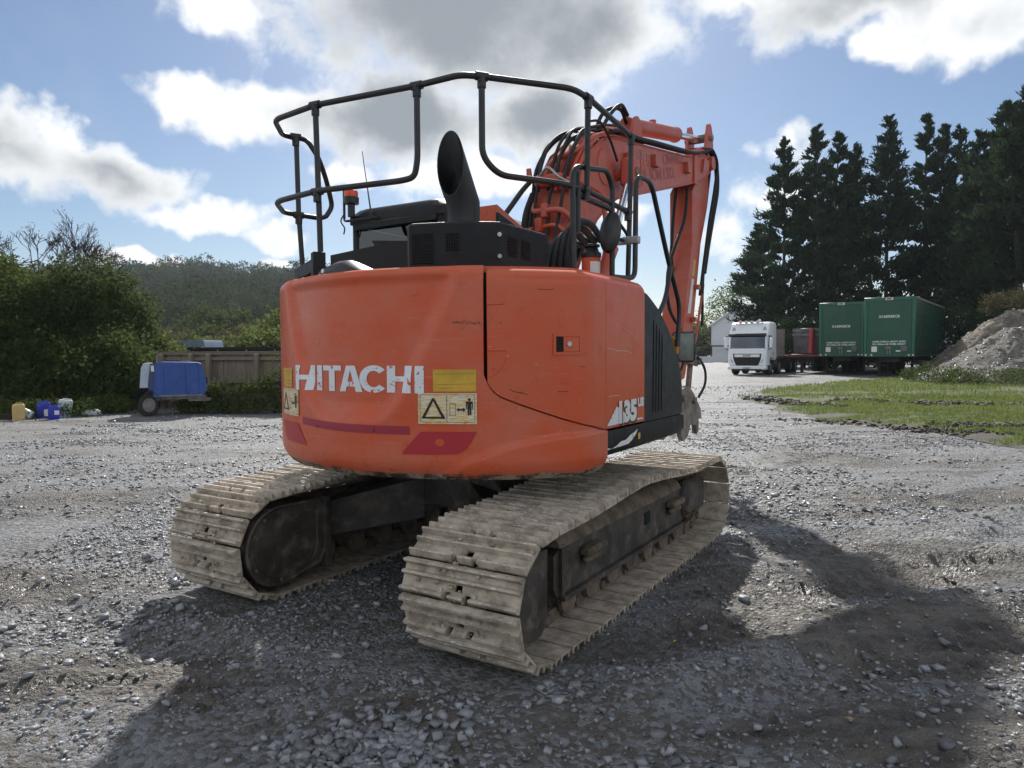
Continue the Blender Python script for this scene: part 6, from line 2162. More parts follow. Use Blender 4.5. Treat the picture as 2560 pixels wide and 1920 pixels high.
# ------------------------------------------------------------------ compressor on its trailer
CP = empty('towed_compressor', at(443, 18.6), R(24))
CP.scale = (0.84, 0.84, 0.98)
tag(CP, 'battered blue towable compressor with one muddy wheel and drawbar in front of the fence', 'compressor')
L0, L1 = -0.75, 0.78
# body: blue canopy, sloped ends (x along the towing direction), grey corner facet
sec = [(-0.66, 0.52), (-0.60, 0.50), (0.70, 0.50), (0.80, 0.62), (0.82, 0.80), (0.76, 1.12), (0.68, 1.34), (0.60, 1.38), (-0.40, 1.40), (-0.55, 1.375)]
mb = MB().prism([p for p in sec if True], (0, -0.60, 0), (1, 0, 0), (0, 0, 1), (0, 1.2, 0))
mb.build('canopy', 'compressor_blue', CP, 30)
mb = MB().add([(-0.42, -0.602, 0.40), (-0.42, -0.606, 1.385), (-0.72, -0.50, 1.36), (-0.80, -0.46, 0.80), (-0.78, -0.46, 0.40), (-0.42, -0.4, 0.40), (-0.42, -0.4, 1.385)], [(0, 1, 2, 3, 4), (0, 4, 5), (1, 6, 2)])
mb.build('corner_panel', 'compressor_greyblue', CP)
mb = MB().prism([(-1.02, 0.74), (-0.735, 0.74), (-0.70, 1.375), (-0.90, 1.37), (-0.97, 1.26)], (0, -0.45, 0), (1, 0, 0), (0, 0, 1), (0, 1.0, 0))
mb.build('end_hood', 'compressor_pale', CP)
MB().box(-0.66, -0.52, -0.6095, -0.6065, 1.16, 1.31).build('maker_label', 'label_white', CP, loc=(0, 0.035, 0), rot=(0, 0, R(-4)))
MB().box(-1.0, 0.82, -0.5, 0.5, 0.42, 0.50, bev=0.01).box(0.3, 0.95, -0.45, -0.38, 0.36, 0.44).build('chassis_frame', 'galvanised', CP)
MB().tube(fillet([(0.62, -0.40, 0.42), (0.95, -0.1, 0.62), (1.28, 0, 0.66)], 0.1), 0.035, 8).tube(fillet([(0.62, 0.40, 0.42), (0.95, 0.1, 0.62), (1.28, 0, 0.66)], 0.1), 0.035, 8).build('drawbar', 'galvanised', CP)
MB().cyl((1.22, 0, 0.66), (1.40, 0, 0.68), 0.04, 0.05, n=10).tube([(1.0, 0, 0.68), (1.06, 0, 0.86), (1.02, 0, 1.0)], 0.016, 6).build('tow_hitch', 'galvanised', CP)
JW = empty('jockey_wheel', (0, 0, 0), 0, CP)
MB().tube([(0.86, -0.05, 0.15), (0.86, -0.05, 0.62), (0.86, -0.05, 0.80)], 0.024, 8).build('wheel_stem', 'galvanised', JW)
MB().lathe([(0.03, -0.04), (0.10, -0.035), (0.115, -0.02), (0.115, 0.02), (0.10, 0.035), (0.03, 0.04)], (0.80, -0.08, 0.115), (0.3, 1, 0), 18).build('wheel_rim', 'tyre', JW)


def wheel(parent, o, r, wd, ax=(0, 1, 0), rimc='galvanised', name='road_wheel'):
    W_ = empty(name, o, 0, parent)
    MB().lathe([(r * 0.60, -wd * 0.5), (r * 0.92, -wd * 0.5), (r, -wd * 0.34), (r, wd * 0.34), (r * 0.92, wd * 0.5), (r * 0.60, wd * 0.5), (r * 0.58, 0), (r * 0.60, -wd * 0.5)], (0, 0, 0), ax, 26, False).build('tyre', 'tyre', W_)
    a_ = Vector(ax).normalized()
    MB().lathe([(r * 0.60, -wd * 0.46), (r * 0.52, -wd * 0.30), (r * 0.28, -wd * 0.26), (r * 0.20, -wd * 0.42), (r * 0.04, -wd * 0.42)], (0, 0, 0), ax, 22).build('rim', rimc, W_)
    mb_ = MB()
    u = a_.cross(Vector((0, 0, 1))).normalized()
    for k in range(8):
        t = 2 * math.pi * k / 8
        c_ = (u * math.cos(t) + Vector((0, 0, 1)) * math.sin(t)) * r * 0.40 - a_ * wd * 0.275
        mb_.cyl(c_, c_ - a_ * 0.012, r * 0.05, n=8)
    mb_.build('rim_slots', 'void', W_)
    return W_


wheel(CP, (-0.80, -0.52, 0.30), 0.30, 0.19, (-0.35, 1, 0))
wheel(CP, (-0.80, 0.52, 0.30), 0.30, 0.19)
pts = [(-0.80 + 0.36 * math.cos(R(t)), 0.31 + 0.36 * math.sin(R(t))) for t in range(190, -20, -15)]
rows = [[Vector((p[0], y, p[1])) for p in pts] for y in (-0.66, -0.40)]
mb = MB().grid(rows); mb.add([*rows[1], Vector((-0.45, -0.47, 0.72)), Vector((-1.15, -0.47, 0.72))], [tuple(range(len(pts) + 2))])
mb.build('mudguard', 'dark_plastic', CP, 60)
MB().cyl((-0.55, 0.05, 1.38), (-0.55, 0.05, 1.55), 0.035, n=10).cyl((-0.55, 0.05, 1.55), (-0.55, 0.05, 1.57), 0.05, n=10).build('exhaust_pipe', 'galvanised', CP)

for x in (-0.36, 0.24, 0.60):
    MB().tube([(x, -0.6035, 0.56), (x + 0.01, -0.6035, 1.0), (x - 0.01, -0.6035, 1.33)], 0.004, 4).build('panel_seam', 'void', CP)
for x, z in ((-0.28, 1.28), (-0.1, 1.30), (-0.22, 1.1), (0.1, 1.02), (0.36, 0.84), (0.08, 1.26), (-0.3, 0.72), (0.5, 0.66), (0.02, 0.62), (0.30, 0.60)):
    MB().cyl((x, -0.6015, z), (x, -0.607, z), 0.012, n=8).build('panel_fixing', 'void', CP)
MB().box(-0.62, 0.74, -0.612, -0.600, 0.50, 0.545).build('lower_trim', 'galvanised', CP)
MB().box(0.10, 0.34, -0.05, 0.05, 1.395, 1.425, bev=0.01).build('lifting_eye', 'galvanised', CP)
MB().box(0.815, 0.85, -0.2, 0.1, 0.80, 1.0, bev=0.01).build('rear_lamp_board', 'dark_plastic', CP)

# ------------------------------------------------------------------ cans and scrap at the hedge foot
def jerrycan(name, loc, w_, d_, h, mat, label, rz=0.0, tilt=None, lab=None, cat='jerrycan'):
    root = empty(name, loc, rz)
    if tilt:
        root.rotation_euler = (tilt[0], tilt[1], rz)
    tag(root, label, cat, 'plastic cans at the hedge foot')
    mb = MB()
    n = 6
    prof = [(0, 0.90), (0.02, 1), (h * 0.30, 0.985), (h * 0.5, 1.0), (h * 0.8, 1), (h * 0.93, 0.95), (h * 0.985, 0.86), (h, 0.78)]
    rows = []
    for z, s in prof:
        row = []
        for k in range(24):
            a = 2 * math.pi * k / 24
            ca, sa = math.cos(a), math.sin(a)
            e = 0.22
            row.append(Vector((w_ / 2 * s * math.copysign(abs(ca) ** e, ca), d_ / 2 * s * math.copysign(abs(sa) ** e, sa), z)))
        rows.append(row + row[:1])
    mb.grid(rows); mb.add(rows[0][:-1], [tuple(range(24))]); mb.add(rows[-1][:-1], [tuple(range(24))])
    mb.build('can_body', mat, root, 50)
    MB().tube(fillet([(-w_ * 0.22, 0, h * 0.97), (-w_ * 0.2, 0, h + 0.03), (w_ * 0.2, 0, h + 0.03), (w_ * 0.22, 0, h * 0.97)], 0.02), 0.012, 6).build('handle', mat, root, 60)
    MB().cyl((w_ * 0.32, 0, h * 0.95), (w_ * 0.32, 0, h + 0.03), 0.025, n=10).build('cap', mat, root)
    if lab:
        x0_, x1_, z0_, z1_ = lab
        MB().add([(x0_, -d_ / 2 - 0.004, z0_), (x1_, -d_ / 2 - 0.004, z0_), (x1_, -d_ / 2 - 0.004, z1_), (x0_, -d_ / 2 - 0.004, z1_)], [(0, 1, 2, 3)]).build('paper_label', 'label_white', root)
    return root


jerrycan('jerrycan', at(43, 17.1), 0.265, 0.20, 0.385, 'can_yellow', 'pale yellow jerrycan standing apart beside the hedge', 0.61)
jerrycan('jerrycan', at(106, 17.6), 0.30, 0.22, 0.40, 'can_blue', 'larger blue can with a tall narrow label', 0.62, lab=(0.0, 0.08, 0.06, 0.23))
jerrycan('jerrycan', at(132, 17.2), 0.23, 0.20, 0.34, 'can_blue', 'smaller blue can with a square label, in front of the white drum', 0.5, lab=(0.01, 0.11, 0.13, 0.23))
dr = jerrycan('plastic_drum', at(156, 17.9), 0.32, 0.27, 0.44, 'can_white', 'pale white plastic drum with a blue swirl emblem', 0.5, (0, R(7), 0), cat='drum')
mb = MB()
for s_, (ra, rb_), (t0, t1) in ((1, (0.088, 0.055), (20, 200)), (1, (0.088, 0.055), (200, 380)), (1, (0.045, 0.026), (60, 300))):
    n = 14
    o_ = []; i_ = []
    for k in range(n + 1):
        t = R(t0 + (t1 - t0) * k / n); wd = 0.021 * math.sin(math.pi * (k + 0.3) / (n + .6)) + 0.002
        sh = 0.014 if t0 < 100 else -0.014
        o_.append((-0.03 + sh + (ra + wd * 0.5) * math.cos(t), 0.21 + (rb_ + wd * 0.5) * math.sin(t)))
        i_.append((-0.03 + sh + (ra - wd * 0.5) * math.cos(t), 0.21 + (rb_ - wd * 0.5) * math.sin(t)))
    mb.grid([[Vector((a, -0.1405, b_)) for a, b_ in o_], [Vector((a, -0.1405, b_)) for a, b_ in i_]])
mb.box(-0.11, 0.06, -0.1415, -0.1405, 0.105, 0.115)
mb.build('swirl_emblem', 'blue_ink', dr)
jerrycan('jerrycan', at(77, 17.3, 0.10), 0.17, 0.15, 0.26, 'can_white', 'small translucent can tipped over between yellow and blue cans', 0.2, (0, R(-62), 0))
cn = empty('gas_canister', at(222, 18.0, 0.10), R(4))
tag(cn, 'white metal canister lying on its side on the gravel', 'canister')
MB().lathe([(0.03, -0.17), (0.075, -0.165), (0.085, -0.14), (0.088, 0.17), (0.07, 0.20), (0.04, 0.21)], (0, 0, 0), (1, 0, 0.03), 22).build('canister_body', 'can_white', cn, 45)
MB().lathe([(0.03, 0.20), (0.03, 0.225), (0.05, 0.23), (0.05, 0.255), (0.03, 0.26)], (0, 0, 0), (1, 0, 0.03), 16).build('canister_collar', 'can_white', cn)
sc_ = empty('scrap_stack', at(8, 17.2), 0.1)
tag(sc_, 'low stack of dark scrap boards beside the yellow jerrycan', 'scrap')
for k in range(4):
    MB().box(-0.22 + 0.03 * k, 0.16 + 0.02 * k, -0.1, 0.1, 0.008 + 0.036 * k, 0.036 + 0.036 * k, bev=0.004).build('board', 'shed_wood', sc_, rot=(0, 0, 0.1 * k))

# ------------------------------------------------------------------ behind the fence
TB = empty('tipping_lorry_bed', at(478, 27), R(-6)); tag(TB, 'pale blue-grey steel tipping bed showing above the fence', 'lorry bed')
MB().prism([(-0.55, 0.9), (0.62, 0.9), (0.55, 2.0), (0.50, 2.09), (-0.50, 2.09), (-0.55, 2.0)], (0, 0, 0), (1, 0, 0), (0, 0, 1), (0, 1.4, 0)).build('headboard', 'tip_body', TB)
for x in (-0.36, 0.0, 0.34):
    MB().box(x - 0.03, x + 0.03, -0.05, -0.003, 0.95, 2.05, bev=0.01).build('headboard_rib', 'tip_body', TB)
MB().box(-1.2, -0.56, 0.0, 1.2, 1.2, 1.72, bev=0.02).build('side_box', 'tip_body', TB)
MB().box(0.05, 0.60, -0.35, -0.1, 1.0, 1.82, bev=0.02).build('crane_post', 'chassis', TB)
SB = empty('steel_beam_rack', at(605, 25.5), R(-3)); tag(SB, 'dark steel beams lying level behind the fence', 'beams')
MB().box(-2.0, 3.4, 0, 0.12, 1.72, 1.80).box(-2.0, 3.4, 0.05, 0.07, 1.3, 1.72).build('beam', 'chassis', SB)
for x in np.linspace(-1.9, 3.3, 6):
    MB().box(x - 0.03, x + 0.03, -0.02, -0.003, 0, 1.715).build('rack_post', 'fence_wood', SB)
SH = empty('garden_shed', at(610, 48), R(-10)); tag(SH, 'dark timber shed with a grey pitched roof beyond the fence', 'shed')
MB().prism([(-1.0, 0), (1.0, 0), (1.0, 1.85), (0, 2.25), (-1.0, 1.85)], (0, 0, 0), (1, 0, 0), (0, 0, 1), (0, 2.5, 0)).build('wall', 'shed_wood', SH, 0)
for s_ in (-1, 1):
    MB().add([(0, -0.15, 2.33), (s_ * 1.18, -0.15, 1.86), (s_ * 1.18, 2.7, 1.86), (0, 2.7, 2.33), (0, -0.15, 2.29), (s_ * 1.18, -0.15, 1.82), (s_ * 1.18, 2.7, 1.82), (0, 2.7, 2.29)],
             [(0, 1, 2, 3), (4, 7, 6, 5), (0, 4, 5, 1), (1, 5, 6, 2), (2, 6, 7, 3)]).build('roof', 'shed_roof', SH, 0)

# ------------------------------------------------------------------ green trailers
def trailer(loc, rz, label, big):
    root = empty('curtain_trailer', loc, rz)
    tag(root, label, 'trailer', 'parked green trailers')
    wd, z0, z1, L = 1.275, 1.27, 4.48, 13.4
    MB().box(-wd + 0.06, wd - 0.06, 0.03, 0.10, z0 + 0.1, z1 - 0.1).build('bulkhead', 'trailer_green', root)
    for s_ in (-1, 1):
        MB().box(*(sorted((s_ * (wd - 0.16), s_ * wd))), 0.0, 0.22, z0, z1, bev=0.02).build('corner_post', 'trailer_frame_highlight', root)
        MB().box(*(sorted((s_ * (wd - 0.25), s_ * (wd - 0.21)))), -0.01, 0.05, z0 + 0.1, z1 - 0.14).build('bulkhead_seam', 'trailer_frame_highlight', root)
    MB().box(-wd, wd, -0.004, 0.2, z1 - 0.17, z1 + 0.006, bev=0.015).build('top_rail', 'trailer_frame_highlight', root)
    MB().box(-wd, wd, -0.004, 0.2, z0 - 0.10, z0 + 0.15, bev=0.015).build('bottom_rail', 'trailer_green', root)
    # pleated curtains
    for s_ in (-1, 1):
        ysr = np.linspace(0.22, L, 120)
        rows = []
        for z in np.linspace(z0 + 0.06, z1 - 0.10, 7):
            rows.append([Vector((s_ * (wd - 0.03 + 0.012 * math.sin(k * 1.9) + 0.010 * math.sin(k * 0.7 + z)), y, z)) for k, y in enumerate(ysr)])
        MB().grid(rows).build('side_curtain', 'curtain_green', root, 60)
        MB().box(*sorted((s_ * (wd - 0.06), s_ * (wd + 0.01))), 0.22, L, z1 - 0.10, z1 + 0.01).build('roof_rail', 'galvanised', root)
        MB().box(*sorted((s_ * (wd - 0.08), s_ * (wd - 0.02))), 0.22, L, z0 - 0.10, z0 + 0.05).build('side_rail', 'trailer_green', root)
        mb_ = MB()
        for k in range(26):
            y = 0.5 + k * 0.5
            a_, b_ = sorted((s_ * (wd - 0.012), s_ * (wd + 0.004)))
            mb_.box(a_, b_, y - 0.025, y + 0.025, z0 + 0.02, z0 + 0.30)
        mb_.build('curtain_straps', 'chassis', root, 0)
    MB().box(-wd + 0.02, wd - 0.02, 0.1, L, z1 - 0.05, z1 - 0.01).build('roof', 'trailer_green', root)
    MB().box(-wd + 0.05, wd - 0.05, L - 0.05, L, z0, z1 - 0.1).build('rear_doors', 'trailer_green', root)
    MB().box(-0.5, 0.5, 0.3, L, z0 - 0.38, z0 - 0.10).build('chassis_beam', 'chassis', root)
    for x in (-0.85, 0.85):
        MB().box(x - 0.07, x + 0.07, 2.3, 2.44, 0.12, z0 - 0.1).box(x - 0.14, x + 0.14, 2.22, 2.52, 0.03, 0.11).build('landing_leg', 'chassis', root)
    for k in range(3):
        for s_ in (-1, 1):
            wheel(root, (s_ * 1.03, 8.6 + 1.3 * k, 0.5), 0.5, 0.38, (-s_, 0, 0), 'chassis')
    a_, b_ = 1.16, 1.2
    for z in (0.45, 0.75):
        MB().box(1.18, 1.21, 3.6, 8.0, z, z + 0.12).build('side_guard', 'galvanised', root)
    U, V_ = (1, 0, 0), (0, 0, 1)
    ty = -0.007
    lettering('trailer_code', 'X160938CB', 0.20, 'label_white', root, (0, 0.024, 3.35 if big else 2.95), U, V_, 0.006, 1.05, 'CENTER')
    lettering('height_notice', '4.670M OVERALL HEIGHT BASED', 0.125, 'label_white', root, (0, 0.024, 1.98), U, V_, 0.004, 0.92, 'CENTER')
    lettering('height_notice', 'ON 1250mm 5th WHEEL HEIGHT', 0.125, 'label_white', root, (0, 0.024, 1.84), U, V_, 0.004, 0.92, 'CENTER')
    MB().box(-0.87, -0.59, 0.018, 0.029, 1.45, 1.75).build('paper_notice', 'label_white', root)
    MB().box(0.36, 0.58, 0.018, 0.029, 1.46, 1.54).build('paper_notice', 'label_white', root)
    MB().box(0.60, 0.92, -0.02, 0.03, 1.48, 1.78, bev=0.01).build('airline_box', 'tipper_grey', root)
    MB().box(-0.16, 0.14, -0.03, 0.03, 1.62, 1.74, bev=0.01).box(-0.09, -0.04, -0.02, 0.02, 1.32, 1.60).box(0.04, 0.09, -0.02, 0.02, 1.28, 1.60).build('airline_couplings', 'galvanised', root)
    MB().box(-0.19, 0.19, -0.018, -0.005, z1 - 0.155, z1 - 0.02).build('maker_plate', 'label_white', root)
    MB().box(-0.14, 0.10, -0.021, -0.019, z1 - 0.125, z1 - 0.05).build('maker_print', 'tipper_red', root)
    for x in (-0.86, -1.16, 1.0, 1.2):
        MB().box(x - 0.04, x + 0.04, -0.012, -0.005, z0 - 0.04, z0 + 0.05).build('marker_reflector', 'label_white', root)
    return root


TH = -R(37)
c_, s_ = math.cos(TH), math.sin(TH)
fr = Vector((21.98, 39.0, 0)) - Vector((c_, s_, 0)) * 1.275
trailer(fr, TH, 'green curtain-side trailer beside the gravel heap, its long side showing', True)
fr2 = Vector((21.25, 43.2, 0)) - Vector((c_, s_, 0)) * 1.275
trailer(fr2, TH, 'green trailer standing set back between the other trailer and the tipper', False)

# ------------------------------------------------------------------ lorry
LR = empty('flatbed_lorry', (at(1868, 45.6)[0], 45.6, 0), -R(35))
tag(LR, 'white lorry with roof lamp bar and black grille, flat bed behind', 'lorry')
wd = 1.24
cab = [(-0.02, 0.62), (-0.05, 1.25), (0.0, 1.62), (0.12, 2.55), (0.30, 2.72), (0.55, 3.28), (0.80, 3.40), (1.9, 3.40), (2.05, 3.30), (2.15, 1.1), (1.95, 0.95), (1.55, 0.95), (1.45, 1.12), (0.62, 1.12), (0.50, 0.62)]
# cab shell narrowing a little at the front corners
mb = MB()
rings = []
for x, sh in ((-wd, 0.14), (-wd + 0.05, 0.05), (-wd + 0.16, 0.0), (wd - 0.16, 0.0), (wd - 0.05, 0.05), (wd, 0.14)):
    rings.append([Vector((x, y + (sh if y < 0.6 else 0), z - (sh * 0.8 if z > 3 else 0))) for y, z in cab])
n = len(cab)
mb.add([p for r_ in rings for p in r_], [(i * n + j, i * n + (j + 1) % n, (i + 1) * n + (j + 1) % n, (i + 1) * n + j) for i in range(5) for j in range(n)] + [tuple(range(n - 1, -1, -1)), tuple(5 * n + j for j in range(n))])
mb.build('cab_shell', 'white_paint', LR, 32)


def fplate(name, pts, mat, push=0.012, th=0.02):
    """a plate on the cab front: points (x, z)"""
    fy = lambda z: float(np.interp(z, [0.62, 1.25, 1.62, 2.55, 2.72, 3.28], [-0.02, -0.05, 0.0, 0.12, 0.30, 0.55])) - push
    ed = lambda x: 0.14 * max(0, (abs(x) - (wd - 0.16)) / 0.16) ** 1.3
    vs = [(x, fy(z) + ed(x), z) for x, z in pts] + [(x, fy(z) + ed(x) + th, z) for x, z in pts]
    k = len(pts)
    return MB().add(vs, [tuple(range(k)), tuple(range(2 * k - 1, k - 1, -1))] + [(i, (i + 1) % k, k + (i + 1) % k, k + i) for i in range(k)]).build(name, mat, LR, 0)


fplate('windscreen', [(-1.10, 1.70), (1.10, 1.70), (1.07, 2.52), (-1.07, 2.52)], 'truck_glass', 0.014)
fplate('windscreen_lining', [(-1.12, 1.66), (1.12, 1.66), (1.12, 1.72), (-1.12, 1.72)], 'dark_plastic', 0.022)
# sun visor: a dark lip standing forward
mb = MB().prism([(0.02, 2.44), (-0.16, 2.50), (-0.16, 2.62), (0.14, 2.66)], (-1.16, 0, 0), (0, 1, 0), (0, 0, 1), (2.32, 0, 0))
mb.build('sun_visor', 'dark_plastic', LR, 30)
fplate('grille_surround', [(-0.90, 1.36), (0.90, 1.36), (0.86, 1.0), (0.72, 0.66), (0.55, 0.55), (-0.55, 0.55), (-0.72, 0.66), (-0.86, 1.0)], 'dark_plastic', 0.02)
fplate('badge_panel', [(-0.80, 1.32), (0.80, 1.32), (0.78, 1.15), (-0.78, 1.15)], 'white_paint', 0.034)
lettering('badge_letters', 'DAF', 0.15, 'decal_black', LR, (0, -0.092, 1.19), (1, 0, 0), (0, 0.02, 1), 0.004, 1.7, 'CENTER')
for k in range(6):
    z = 0.62 + k * 0.085
    hw_ = float(np.interp(z, [0.55, 0.66, 1.0, 1.36], [0.5, 0.66, 0.80, 0.84]))
    MB().box(-hw_, hw_, -0.082, -0.060, z, z + 0.03, bev=0.006).build('grille_bar', 'chassis', LR)
for s_ in (-1, 1):
    fplate('headlamp', [(s_ * 0.86, 0.78), (s_ * 1.16, 0.82), (s_ * 1.18, 1.02), (s_ * 0.98, 1.0)][::s_], 'lens', 0.02)
    fplate('fog_lamp', [(s_ * 0.88, 0.50), (s_ * 1.16, 0.54), (s_ * 1.16, 0.62), (s_ * 0.90, 0.60)][::s_], 'lens', 0.05)
    fplate('roof_lamp', [(s_ * 0.86, 2.86), (s_ * 1.10, 2.86), (s_ * 1.04, 3.08), (s_ * 0.90, 3.05)][::s_], 'lens', 0.03)
    MB().box(*sorted((s_ * (wd + 0.10), s_ * (wd + 0.30))), 0.05, 0.22, 1.72, 2.42, bev=0.05).build('door_mirror', 'white_paint', LR)
    MB().tube([(s_ * (wd - 0.02), 0.25, 2.50), (s_ * (wd + 0.2), 0.14, 2.48), (s_ * (wd + 0.2), 0.14, 2.40)], 0.025, 6).tube([(s_ * (wd - 0.02), 0.25, 1.66), (s_ * (wd + 0.2), 0.14, 1.66), (s_ * (wd + 0.2), 0.14, 1.74)], 0.025, 6).build('mirror_arm', 'dark_plastic', LR)
    a_, b_ = sorted((s_ * (wd - 0.02), s_ * (wd + 0.006)))
    MB().prism([(0.26, 1.76), (1.12, 1.76), (1.12, 2.50), (0.38, 2.50)], (a_, 0, 0), (0, 1, 0), (0, 0, 1), (b_ - a_, 0, 0)).build('side_window', 'truck_glass', LR)
    MB().prism([(1.22, 1.30), (1.36, 1.30), (1.36, 1.46), (1.30, 1.46)], (a_, 0, 0), (0, 1, 0), (0, 0, 1), (b_ - a_ + 0.004, 0, 0)).build('door_handle', 'dark_plastic', LR)
MB().box(-1.22, 1.22, -0.14, 0.36, 0.34, 0.60, bev=0.06).build('bumper', 'white_paint', LR)
MB().box(-0.95, 0.95, -0.155, -0.05, 0.28, 0.40, bev=0.02).build('bumper_intake', 'dark_plastic', LR)
MB().box(-0.30, 0.30, -0.166, -0.156, 0.40, 0.51).build('number_plate', 'label_white', LR)
lettering('plate_letters', 'LM18 EJK', 0.10, 'decal_black', LR, (0, -0.1675, 0.42), (1, 0, 0), (0, 0, 1), 0.003, 1.0, 'CENTER')
MB().tube([(-0.85, 0.42, 3.26), (-0.80, 0.40, 3.40), (0.80, 0.40, 3.40), (0.85, 0.42, 3.26)], 0.03, 8).tube([(-0.85, 0.40, 3.28), (0.85, 0.40, 3.28)], 0.02, 6).build('lamp_bar', 'steel', LR)
for x in (-0.55, -0.18, 0.18, 0.55):
    MB().lathe([(0.02, -0.06), (0.10, -0.055), (0.10, 0.0), (0.05, 0.05)], (x, 0.36, 3.39), (0, 1, 0), 16).build('spot_lamp', 'lens', LR)
MB().cyl((-0.62, 0.5, 3.42), (-0.62, 0.5, 3.54), 0.09, 0.07, n=12).build('amber_beacon', 'beacon_orange', LR)
MB().cyl((0.62, 0.5, 3.42), (0.62, 0.5, 3.56), 0.09, 0.07, n=12).build('roof_beacon', 'label_white', LR)
for y in (1.02, 3.1, 6.1, 7.4):
    for s_ in (-1, 1):
        wheel(LR, (s_ * 1.04, y, 0.5), 0.5, 0.33, (-s_, 0, 0), 'zinc')
MB().box(-0.45, 0.45, 0.5, 8.6, 0.62, 0.95).build('chassis_beam', 'chassis', LR)
MB().box(-1.24, 1.24, 2.55, 8.8, 1.05, 1.22, bev=0.01).build('flat_bed', 'bed_brown', LR)
MB().box(-1.22, 1.22, 4.3, 4.38, 1.225, 3.0, bev=0.01).build('headboard', 'bed_brown', LR)
for s_ in (-1, 1):
    MB().box(*sorted((s_ * 1.1, s_ * 1.22)), 3.8, 5.4, 0.45, 0.95, bev=0.03).build('side_locker', 'chassis', LR)

# ------------------------------------------------------------------ tipper trailer between them
TP = empty('tipper_trailer', (at(2026, 48)[0], 48.0, 0), -R(37))
tag(TP, 'grey steel tipping trailer with red hoist ram at its front', 'trailer')
MB().prism([(0.6, 1.36), (9.0, 1.36), (9.0, 3.05), (0.2, 3.05)], (-1.24, 0, 0), (0, 1, 0), (0, 0, 1), (2.48, 0, 0)).build('tipping_body', 'tipper_grey', TP, 20)
for z in (2.55, 2.85):
    MB().box(-1.262, 1.262, 0.22, 0.36, z, z + 0.09, bev=0.01).build('body_rib', 'galvanised', TP)
MB().box(-0.7, 0.7, 0.12, 0.24, 2.86, 3.04, bev=0.02).build('ram_crosshead', 'tipper_grey', TP)
MB().cyl((0.05, 0.0, 1.36), (0.05, 0.12, 3.02), 0.19, 0.17, n=18).build('hoist_ram', 'ram_red', TP)
MB().box(-1.2, 1.2, -1.2, 0.6, 1.12, 1.30, bev=0.02).build('ram_subframe', 'tipper_red', TP)
MB().box(-0.45, 0.45, -0.8, 9.0, 0.80, 1.10).build('chassis_beam', 'chassis', TP)
MB().box(0.6, 1.0, 0.305, 0.32, 1.95, 2.2).build('yellow_plate', 'plate_yellow', TP)
lettering('plate_letters', 'T2', 0.17, 'decal_black', TP, (0.68, 0.3035, 2.01), (1, 0, 0), (0, 0, 1), 0.004)
for x in (-0.8, 0.8):
    MB().box(x - 0.08, x + 0.08, 0.9, 1.06, 0.03, 1.1).build('landing_leg', 'bed_brown', TP)
    for k in range(3):
        wheel(TP, (x * 1.3, 5.4 + 1.3 * k, 0.5), 0.5, 0.36, (-1 if x > 0 else 1, 0, 0), 'chassis')

# ------------------------------------------------------------------ white house
HO = empty('white_house', at(1832, 98), -R(20))
tag(HO, 'white rendered house with a pitched slate roof and two windows', 'house')
MB().prism([(-3.0, 0), (3.0, 0), (3.0, 5.0), (0, 7.1), (-3.0, 5.0)], (0, 0, 0), (1, 0, 0), (0, 0, 1), (0, 9, 0)).build('wall', 'house_white', HO, 0)
for s_ in (-1, 1):
    MB().add([(0, -0.3, 7.3), (s_ * 3.4, -0.3, 4.9), (s_ * 3.4, 9.3, 4.9), (0, 9.3, 7.3), (0, -0.3, 7.12), (s_ * 3.4, -0.3, 4.72), (s_ * 3.4, 9.3, 4.72), (0, 9.3, 7.12)],
             [(0, 1, 2, 3), (4, 7, 6, 5), (0, 4, 5, 1), (1, 5, 6, 2), (2, 6, 7, 3)]).build('roof', 'roof_slate', HO, 0)
    MB().add([(0, -0.32, 7.3), (s_ * 3.4, -0.32, 4.9), (s_ * 3.4, -0.32, 4.70), (0, -0.32, 7.08)], [(0, 1, 2, 3)]).build('bargeboard', 'white_paint', HO, 0)
for x, z in ((1.6, 3.4), (0.9, 0.9)):
    MB().box(x - 0.75, x + 0.75, -0.06, 0.02, z - 0.65, z + 0.65).build('window_frame', 'white_paint', HO)
    for k in (-1, 0, 1):
        for q in (-1, 1):
            MB().box(x + k * 0.48 - 0.19, x + k * 0.48 + 0.19, -0.075, -0.062, z + q * 0.30 - 0.24, z + q * 0.30 + 0.24).build('window_pane', 'truck_glass', HO)
MB().tube([(-2.95, -0.06, 0), (-2.95, -0.06, 4.8)], 0.06, 6).build('drainpipe', 'chassis', HO)
PG = empty('timber_pergola', at(1775, 98), -R(8)); tag(PG, 'low dark timber pergola beside the white house', 'pergola')
MB().box(-2.0, 3.2, -0.08, 0.08, 2.1, 2.28).build('beam', 'shed_wood', PG)
for x in (-1.8, 0.2, 3.0):
    MB().box(x - 0.08, x + 0.08, -0.08, 0.08, 0, 2.095).build('post', 'shed_wood', PG)
WA = empty('white_garden_wall', at(1757, 92), 0); tag(WA, 'low white garden wall beside the house', 'wall')
MB().box(-2.2, 1.4, 0, 0.2, 0, 0.75).build('wall', 'house_white', WA); MB().box(-2.25, 1.45, -0.03, 0.23, 0.752, 0.82).build('coping', 'house_white', WA)
CT = empty('white_cottage', at(2425, 64), -R(30)); tag(CT, 'white cottage glimpsed between conifers and gravel heap', 'house')
MB().prism([(-3.6, 0), (3.6, 0), (3.6, 3.2), (0, 5.2), (-3.6, 3.2)], (0, 0, 0), (1, 0, 0), (0, 0, 1), (0, 8, 0)).build('wall', 'house_white', CT, 0)
for s_ in (-1, 1):
    MB().add([(0, -0.3, 5.4), (s_ * 4.0, -0.3, 3.1), (s_ * 4.0, 8.3, 3.1), (0, 8.3, 5.4)], [(0, 1, 2, 3)]).build('roof', 'roof_slate', CT, 0)
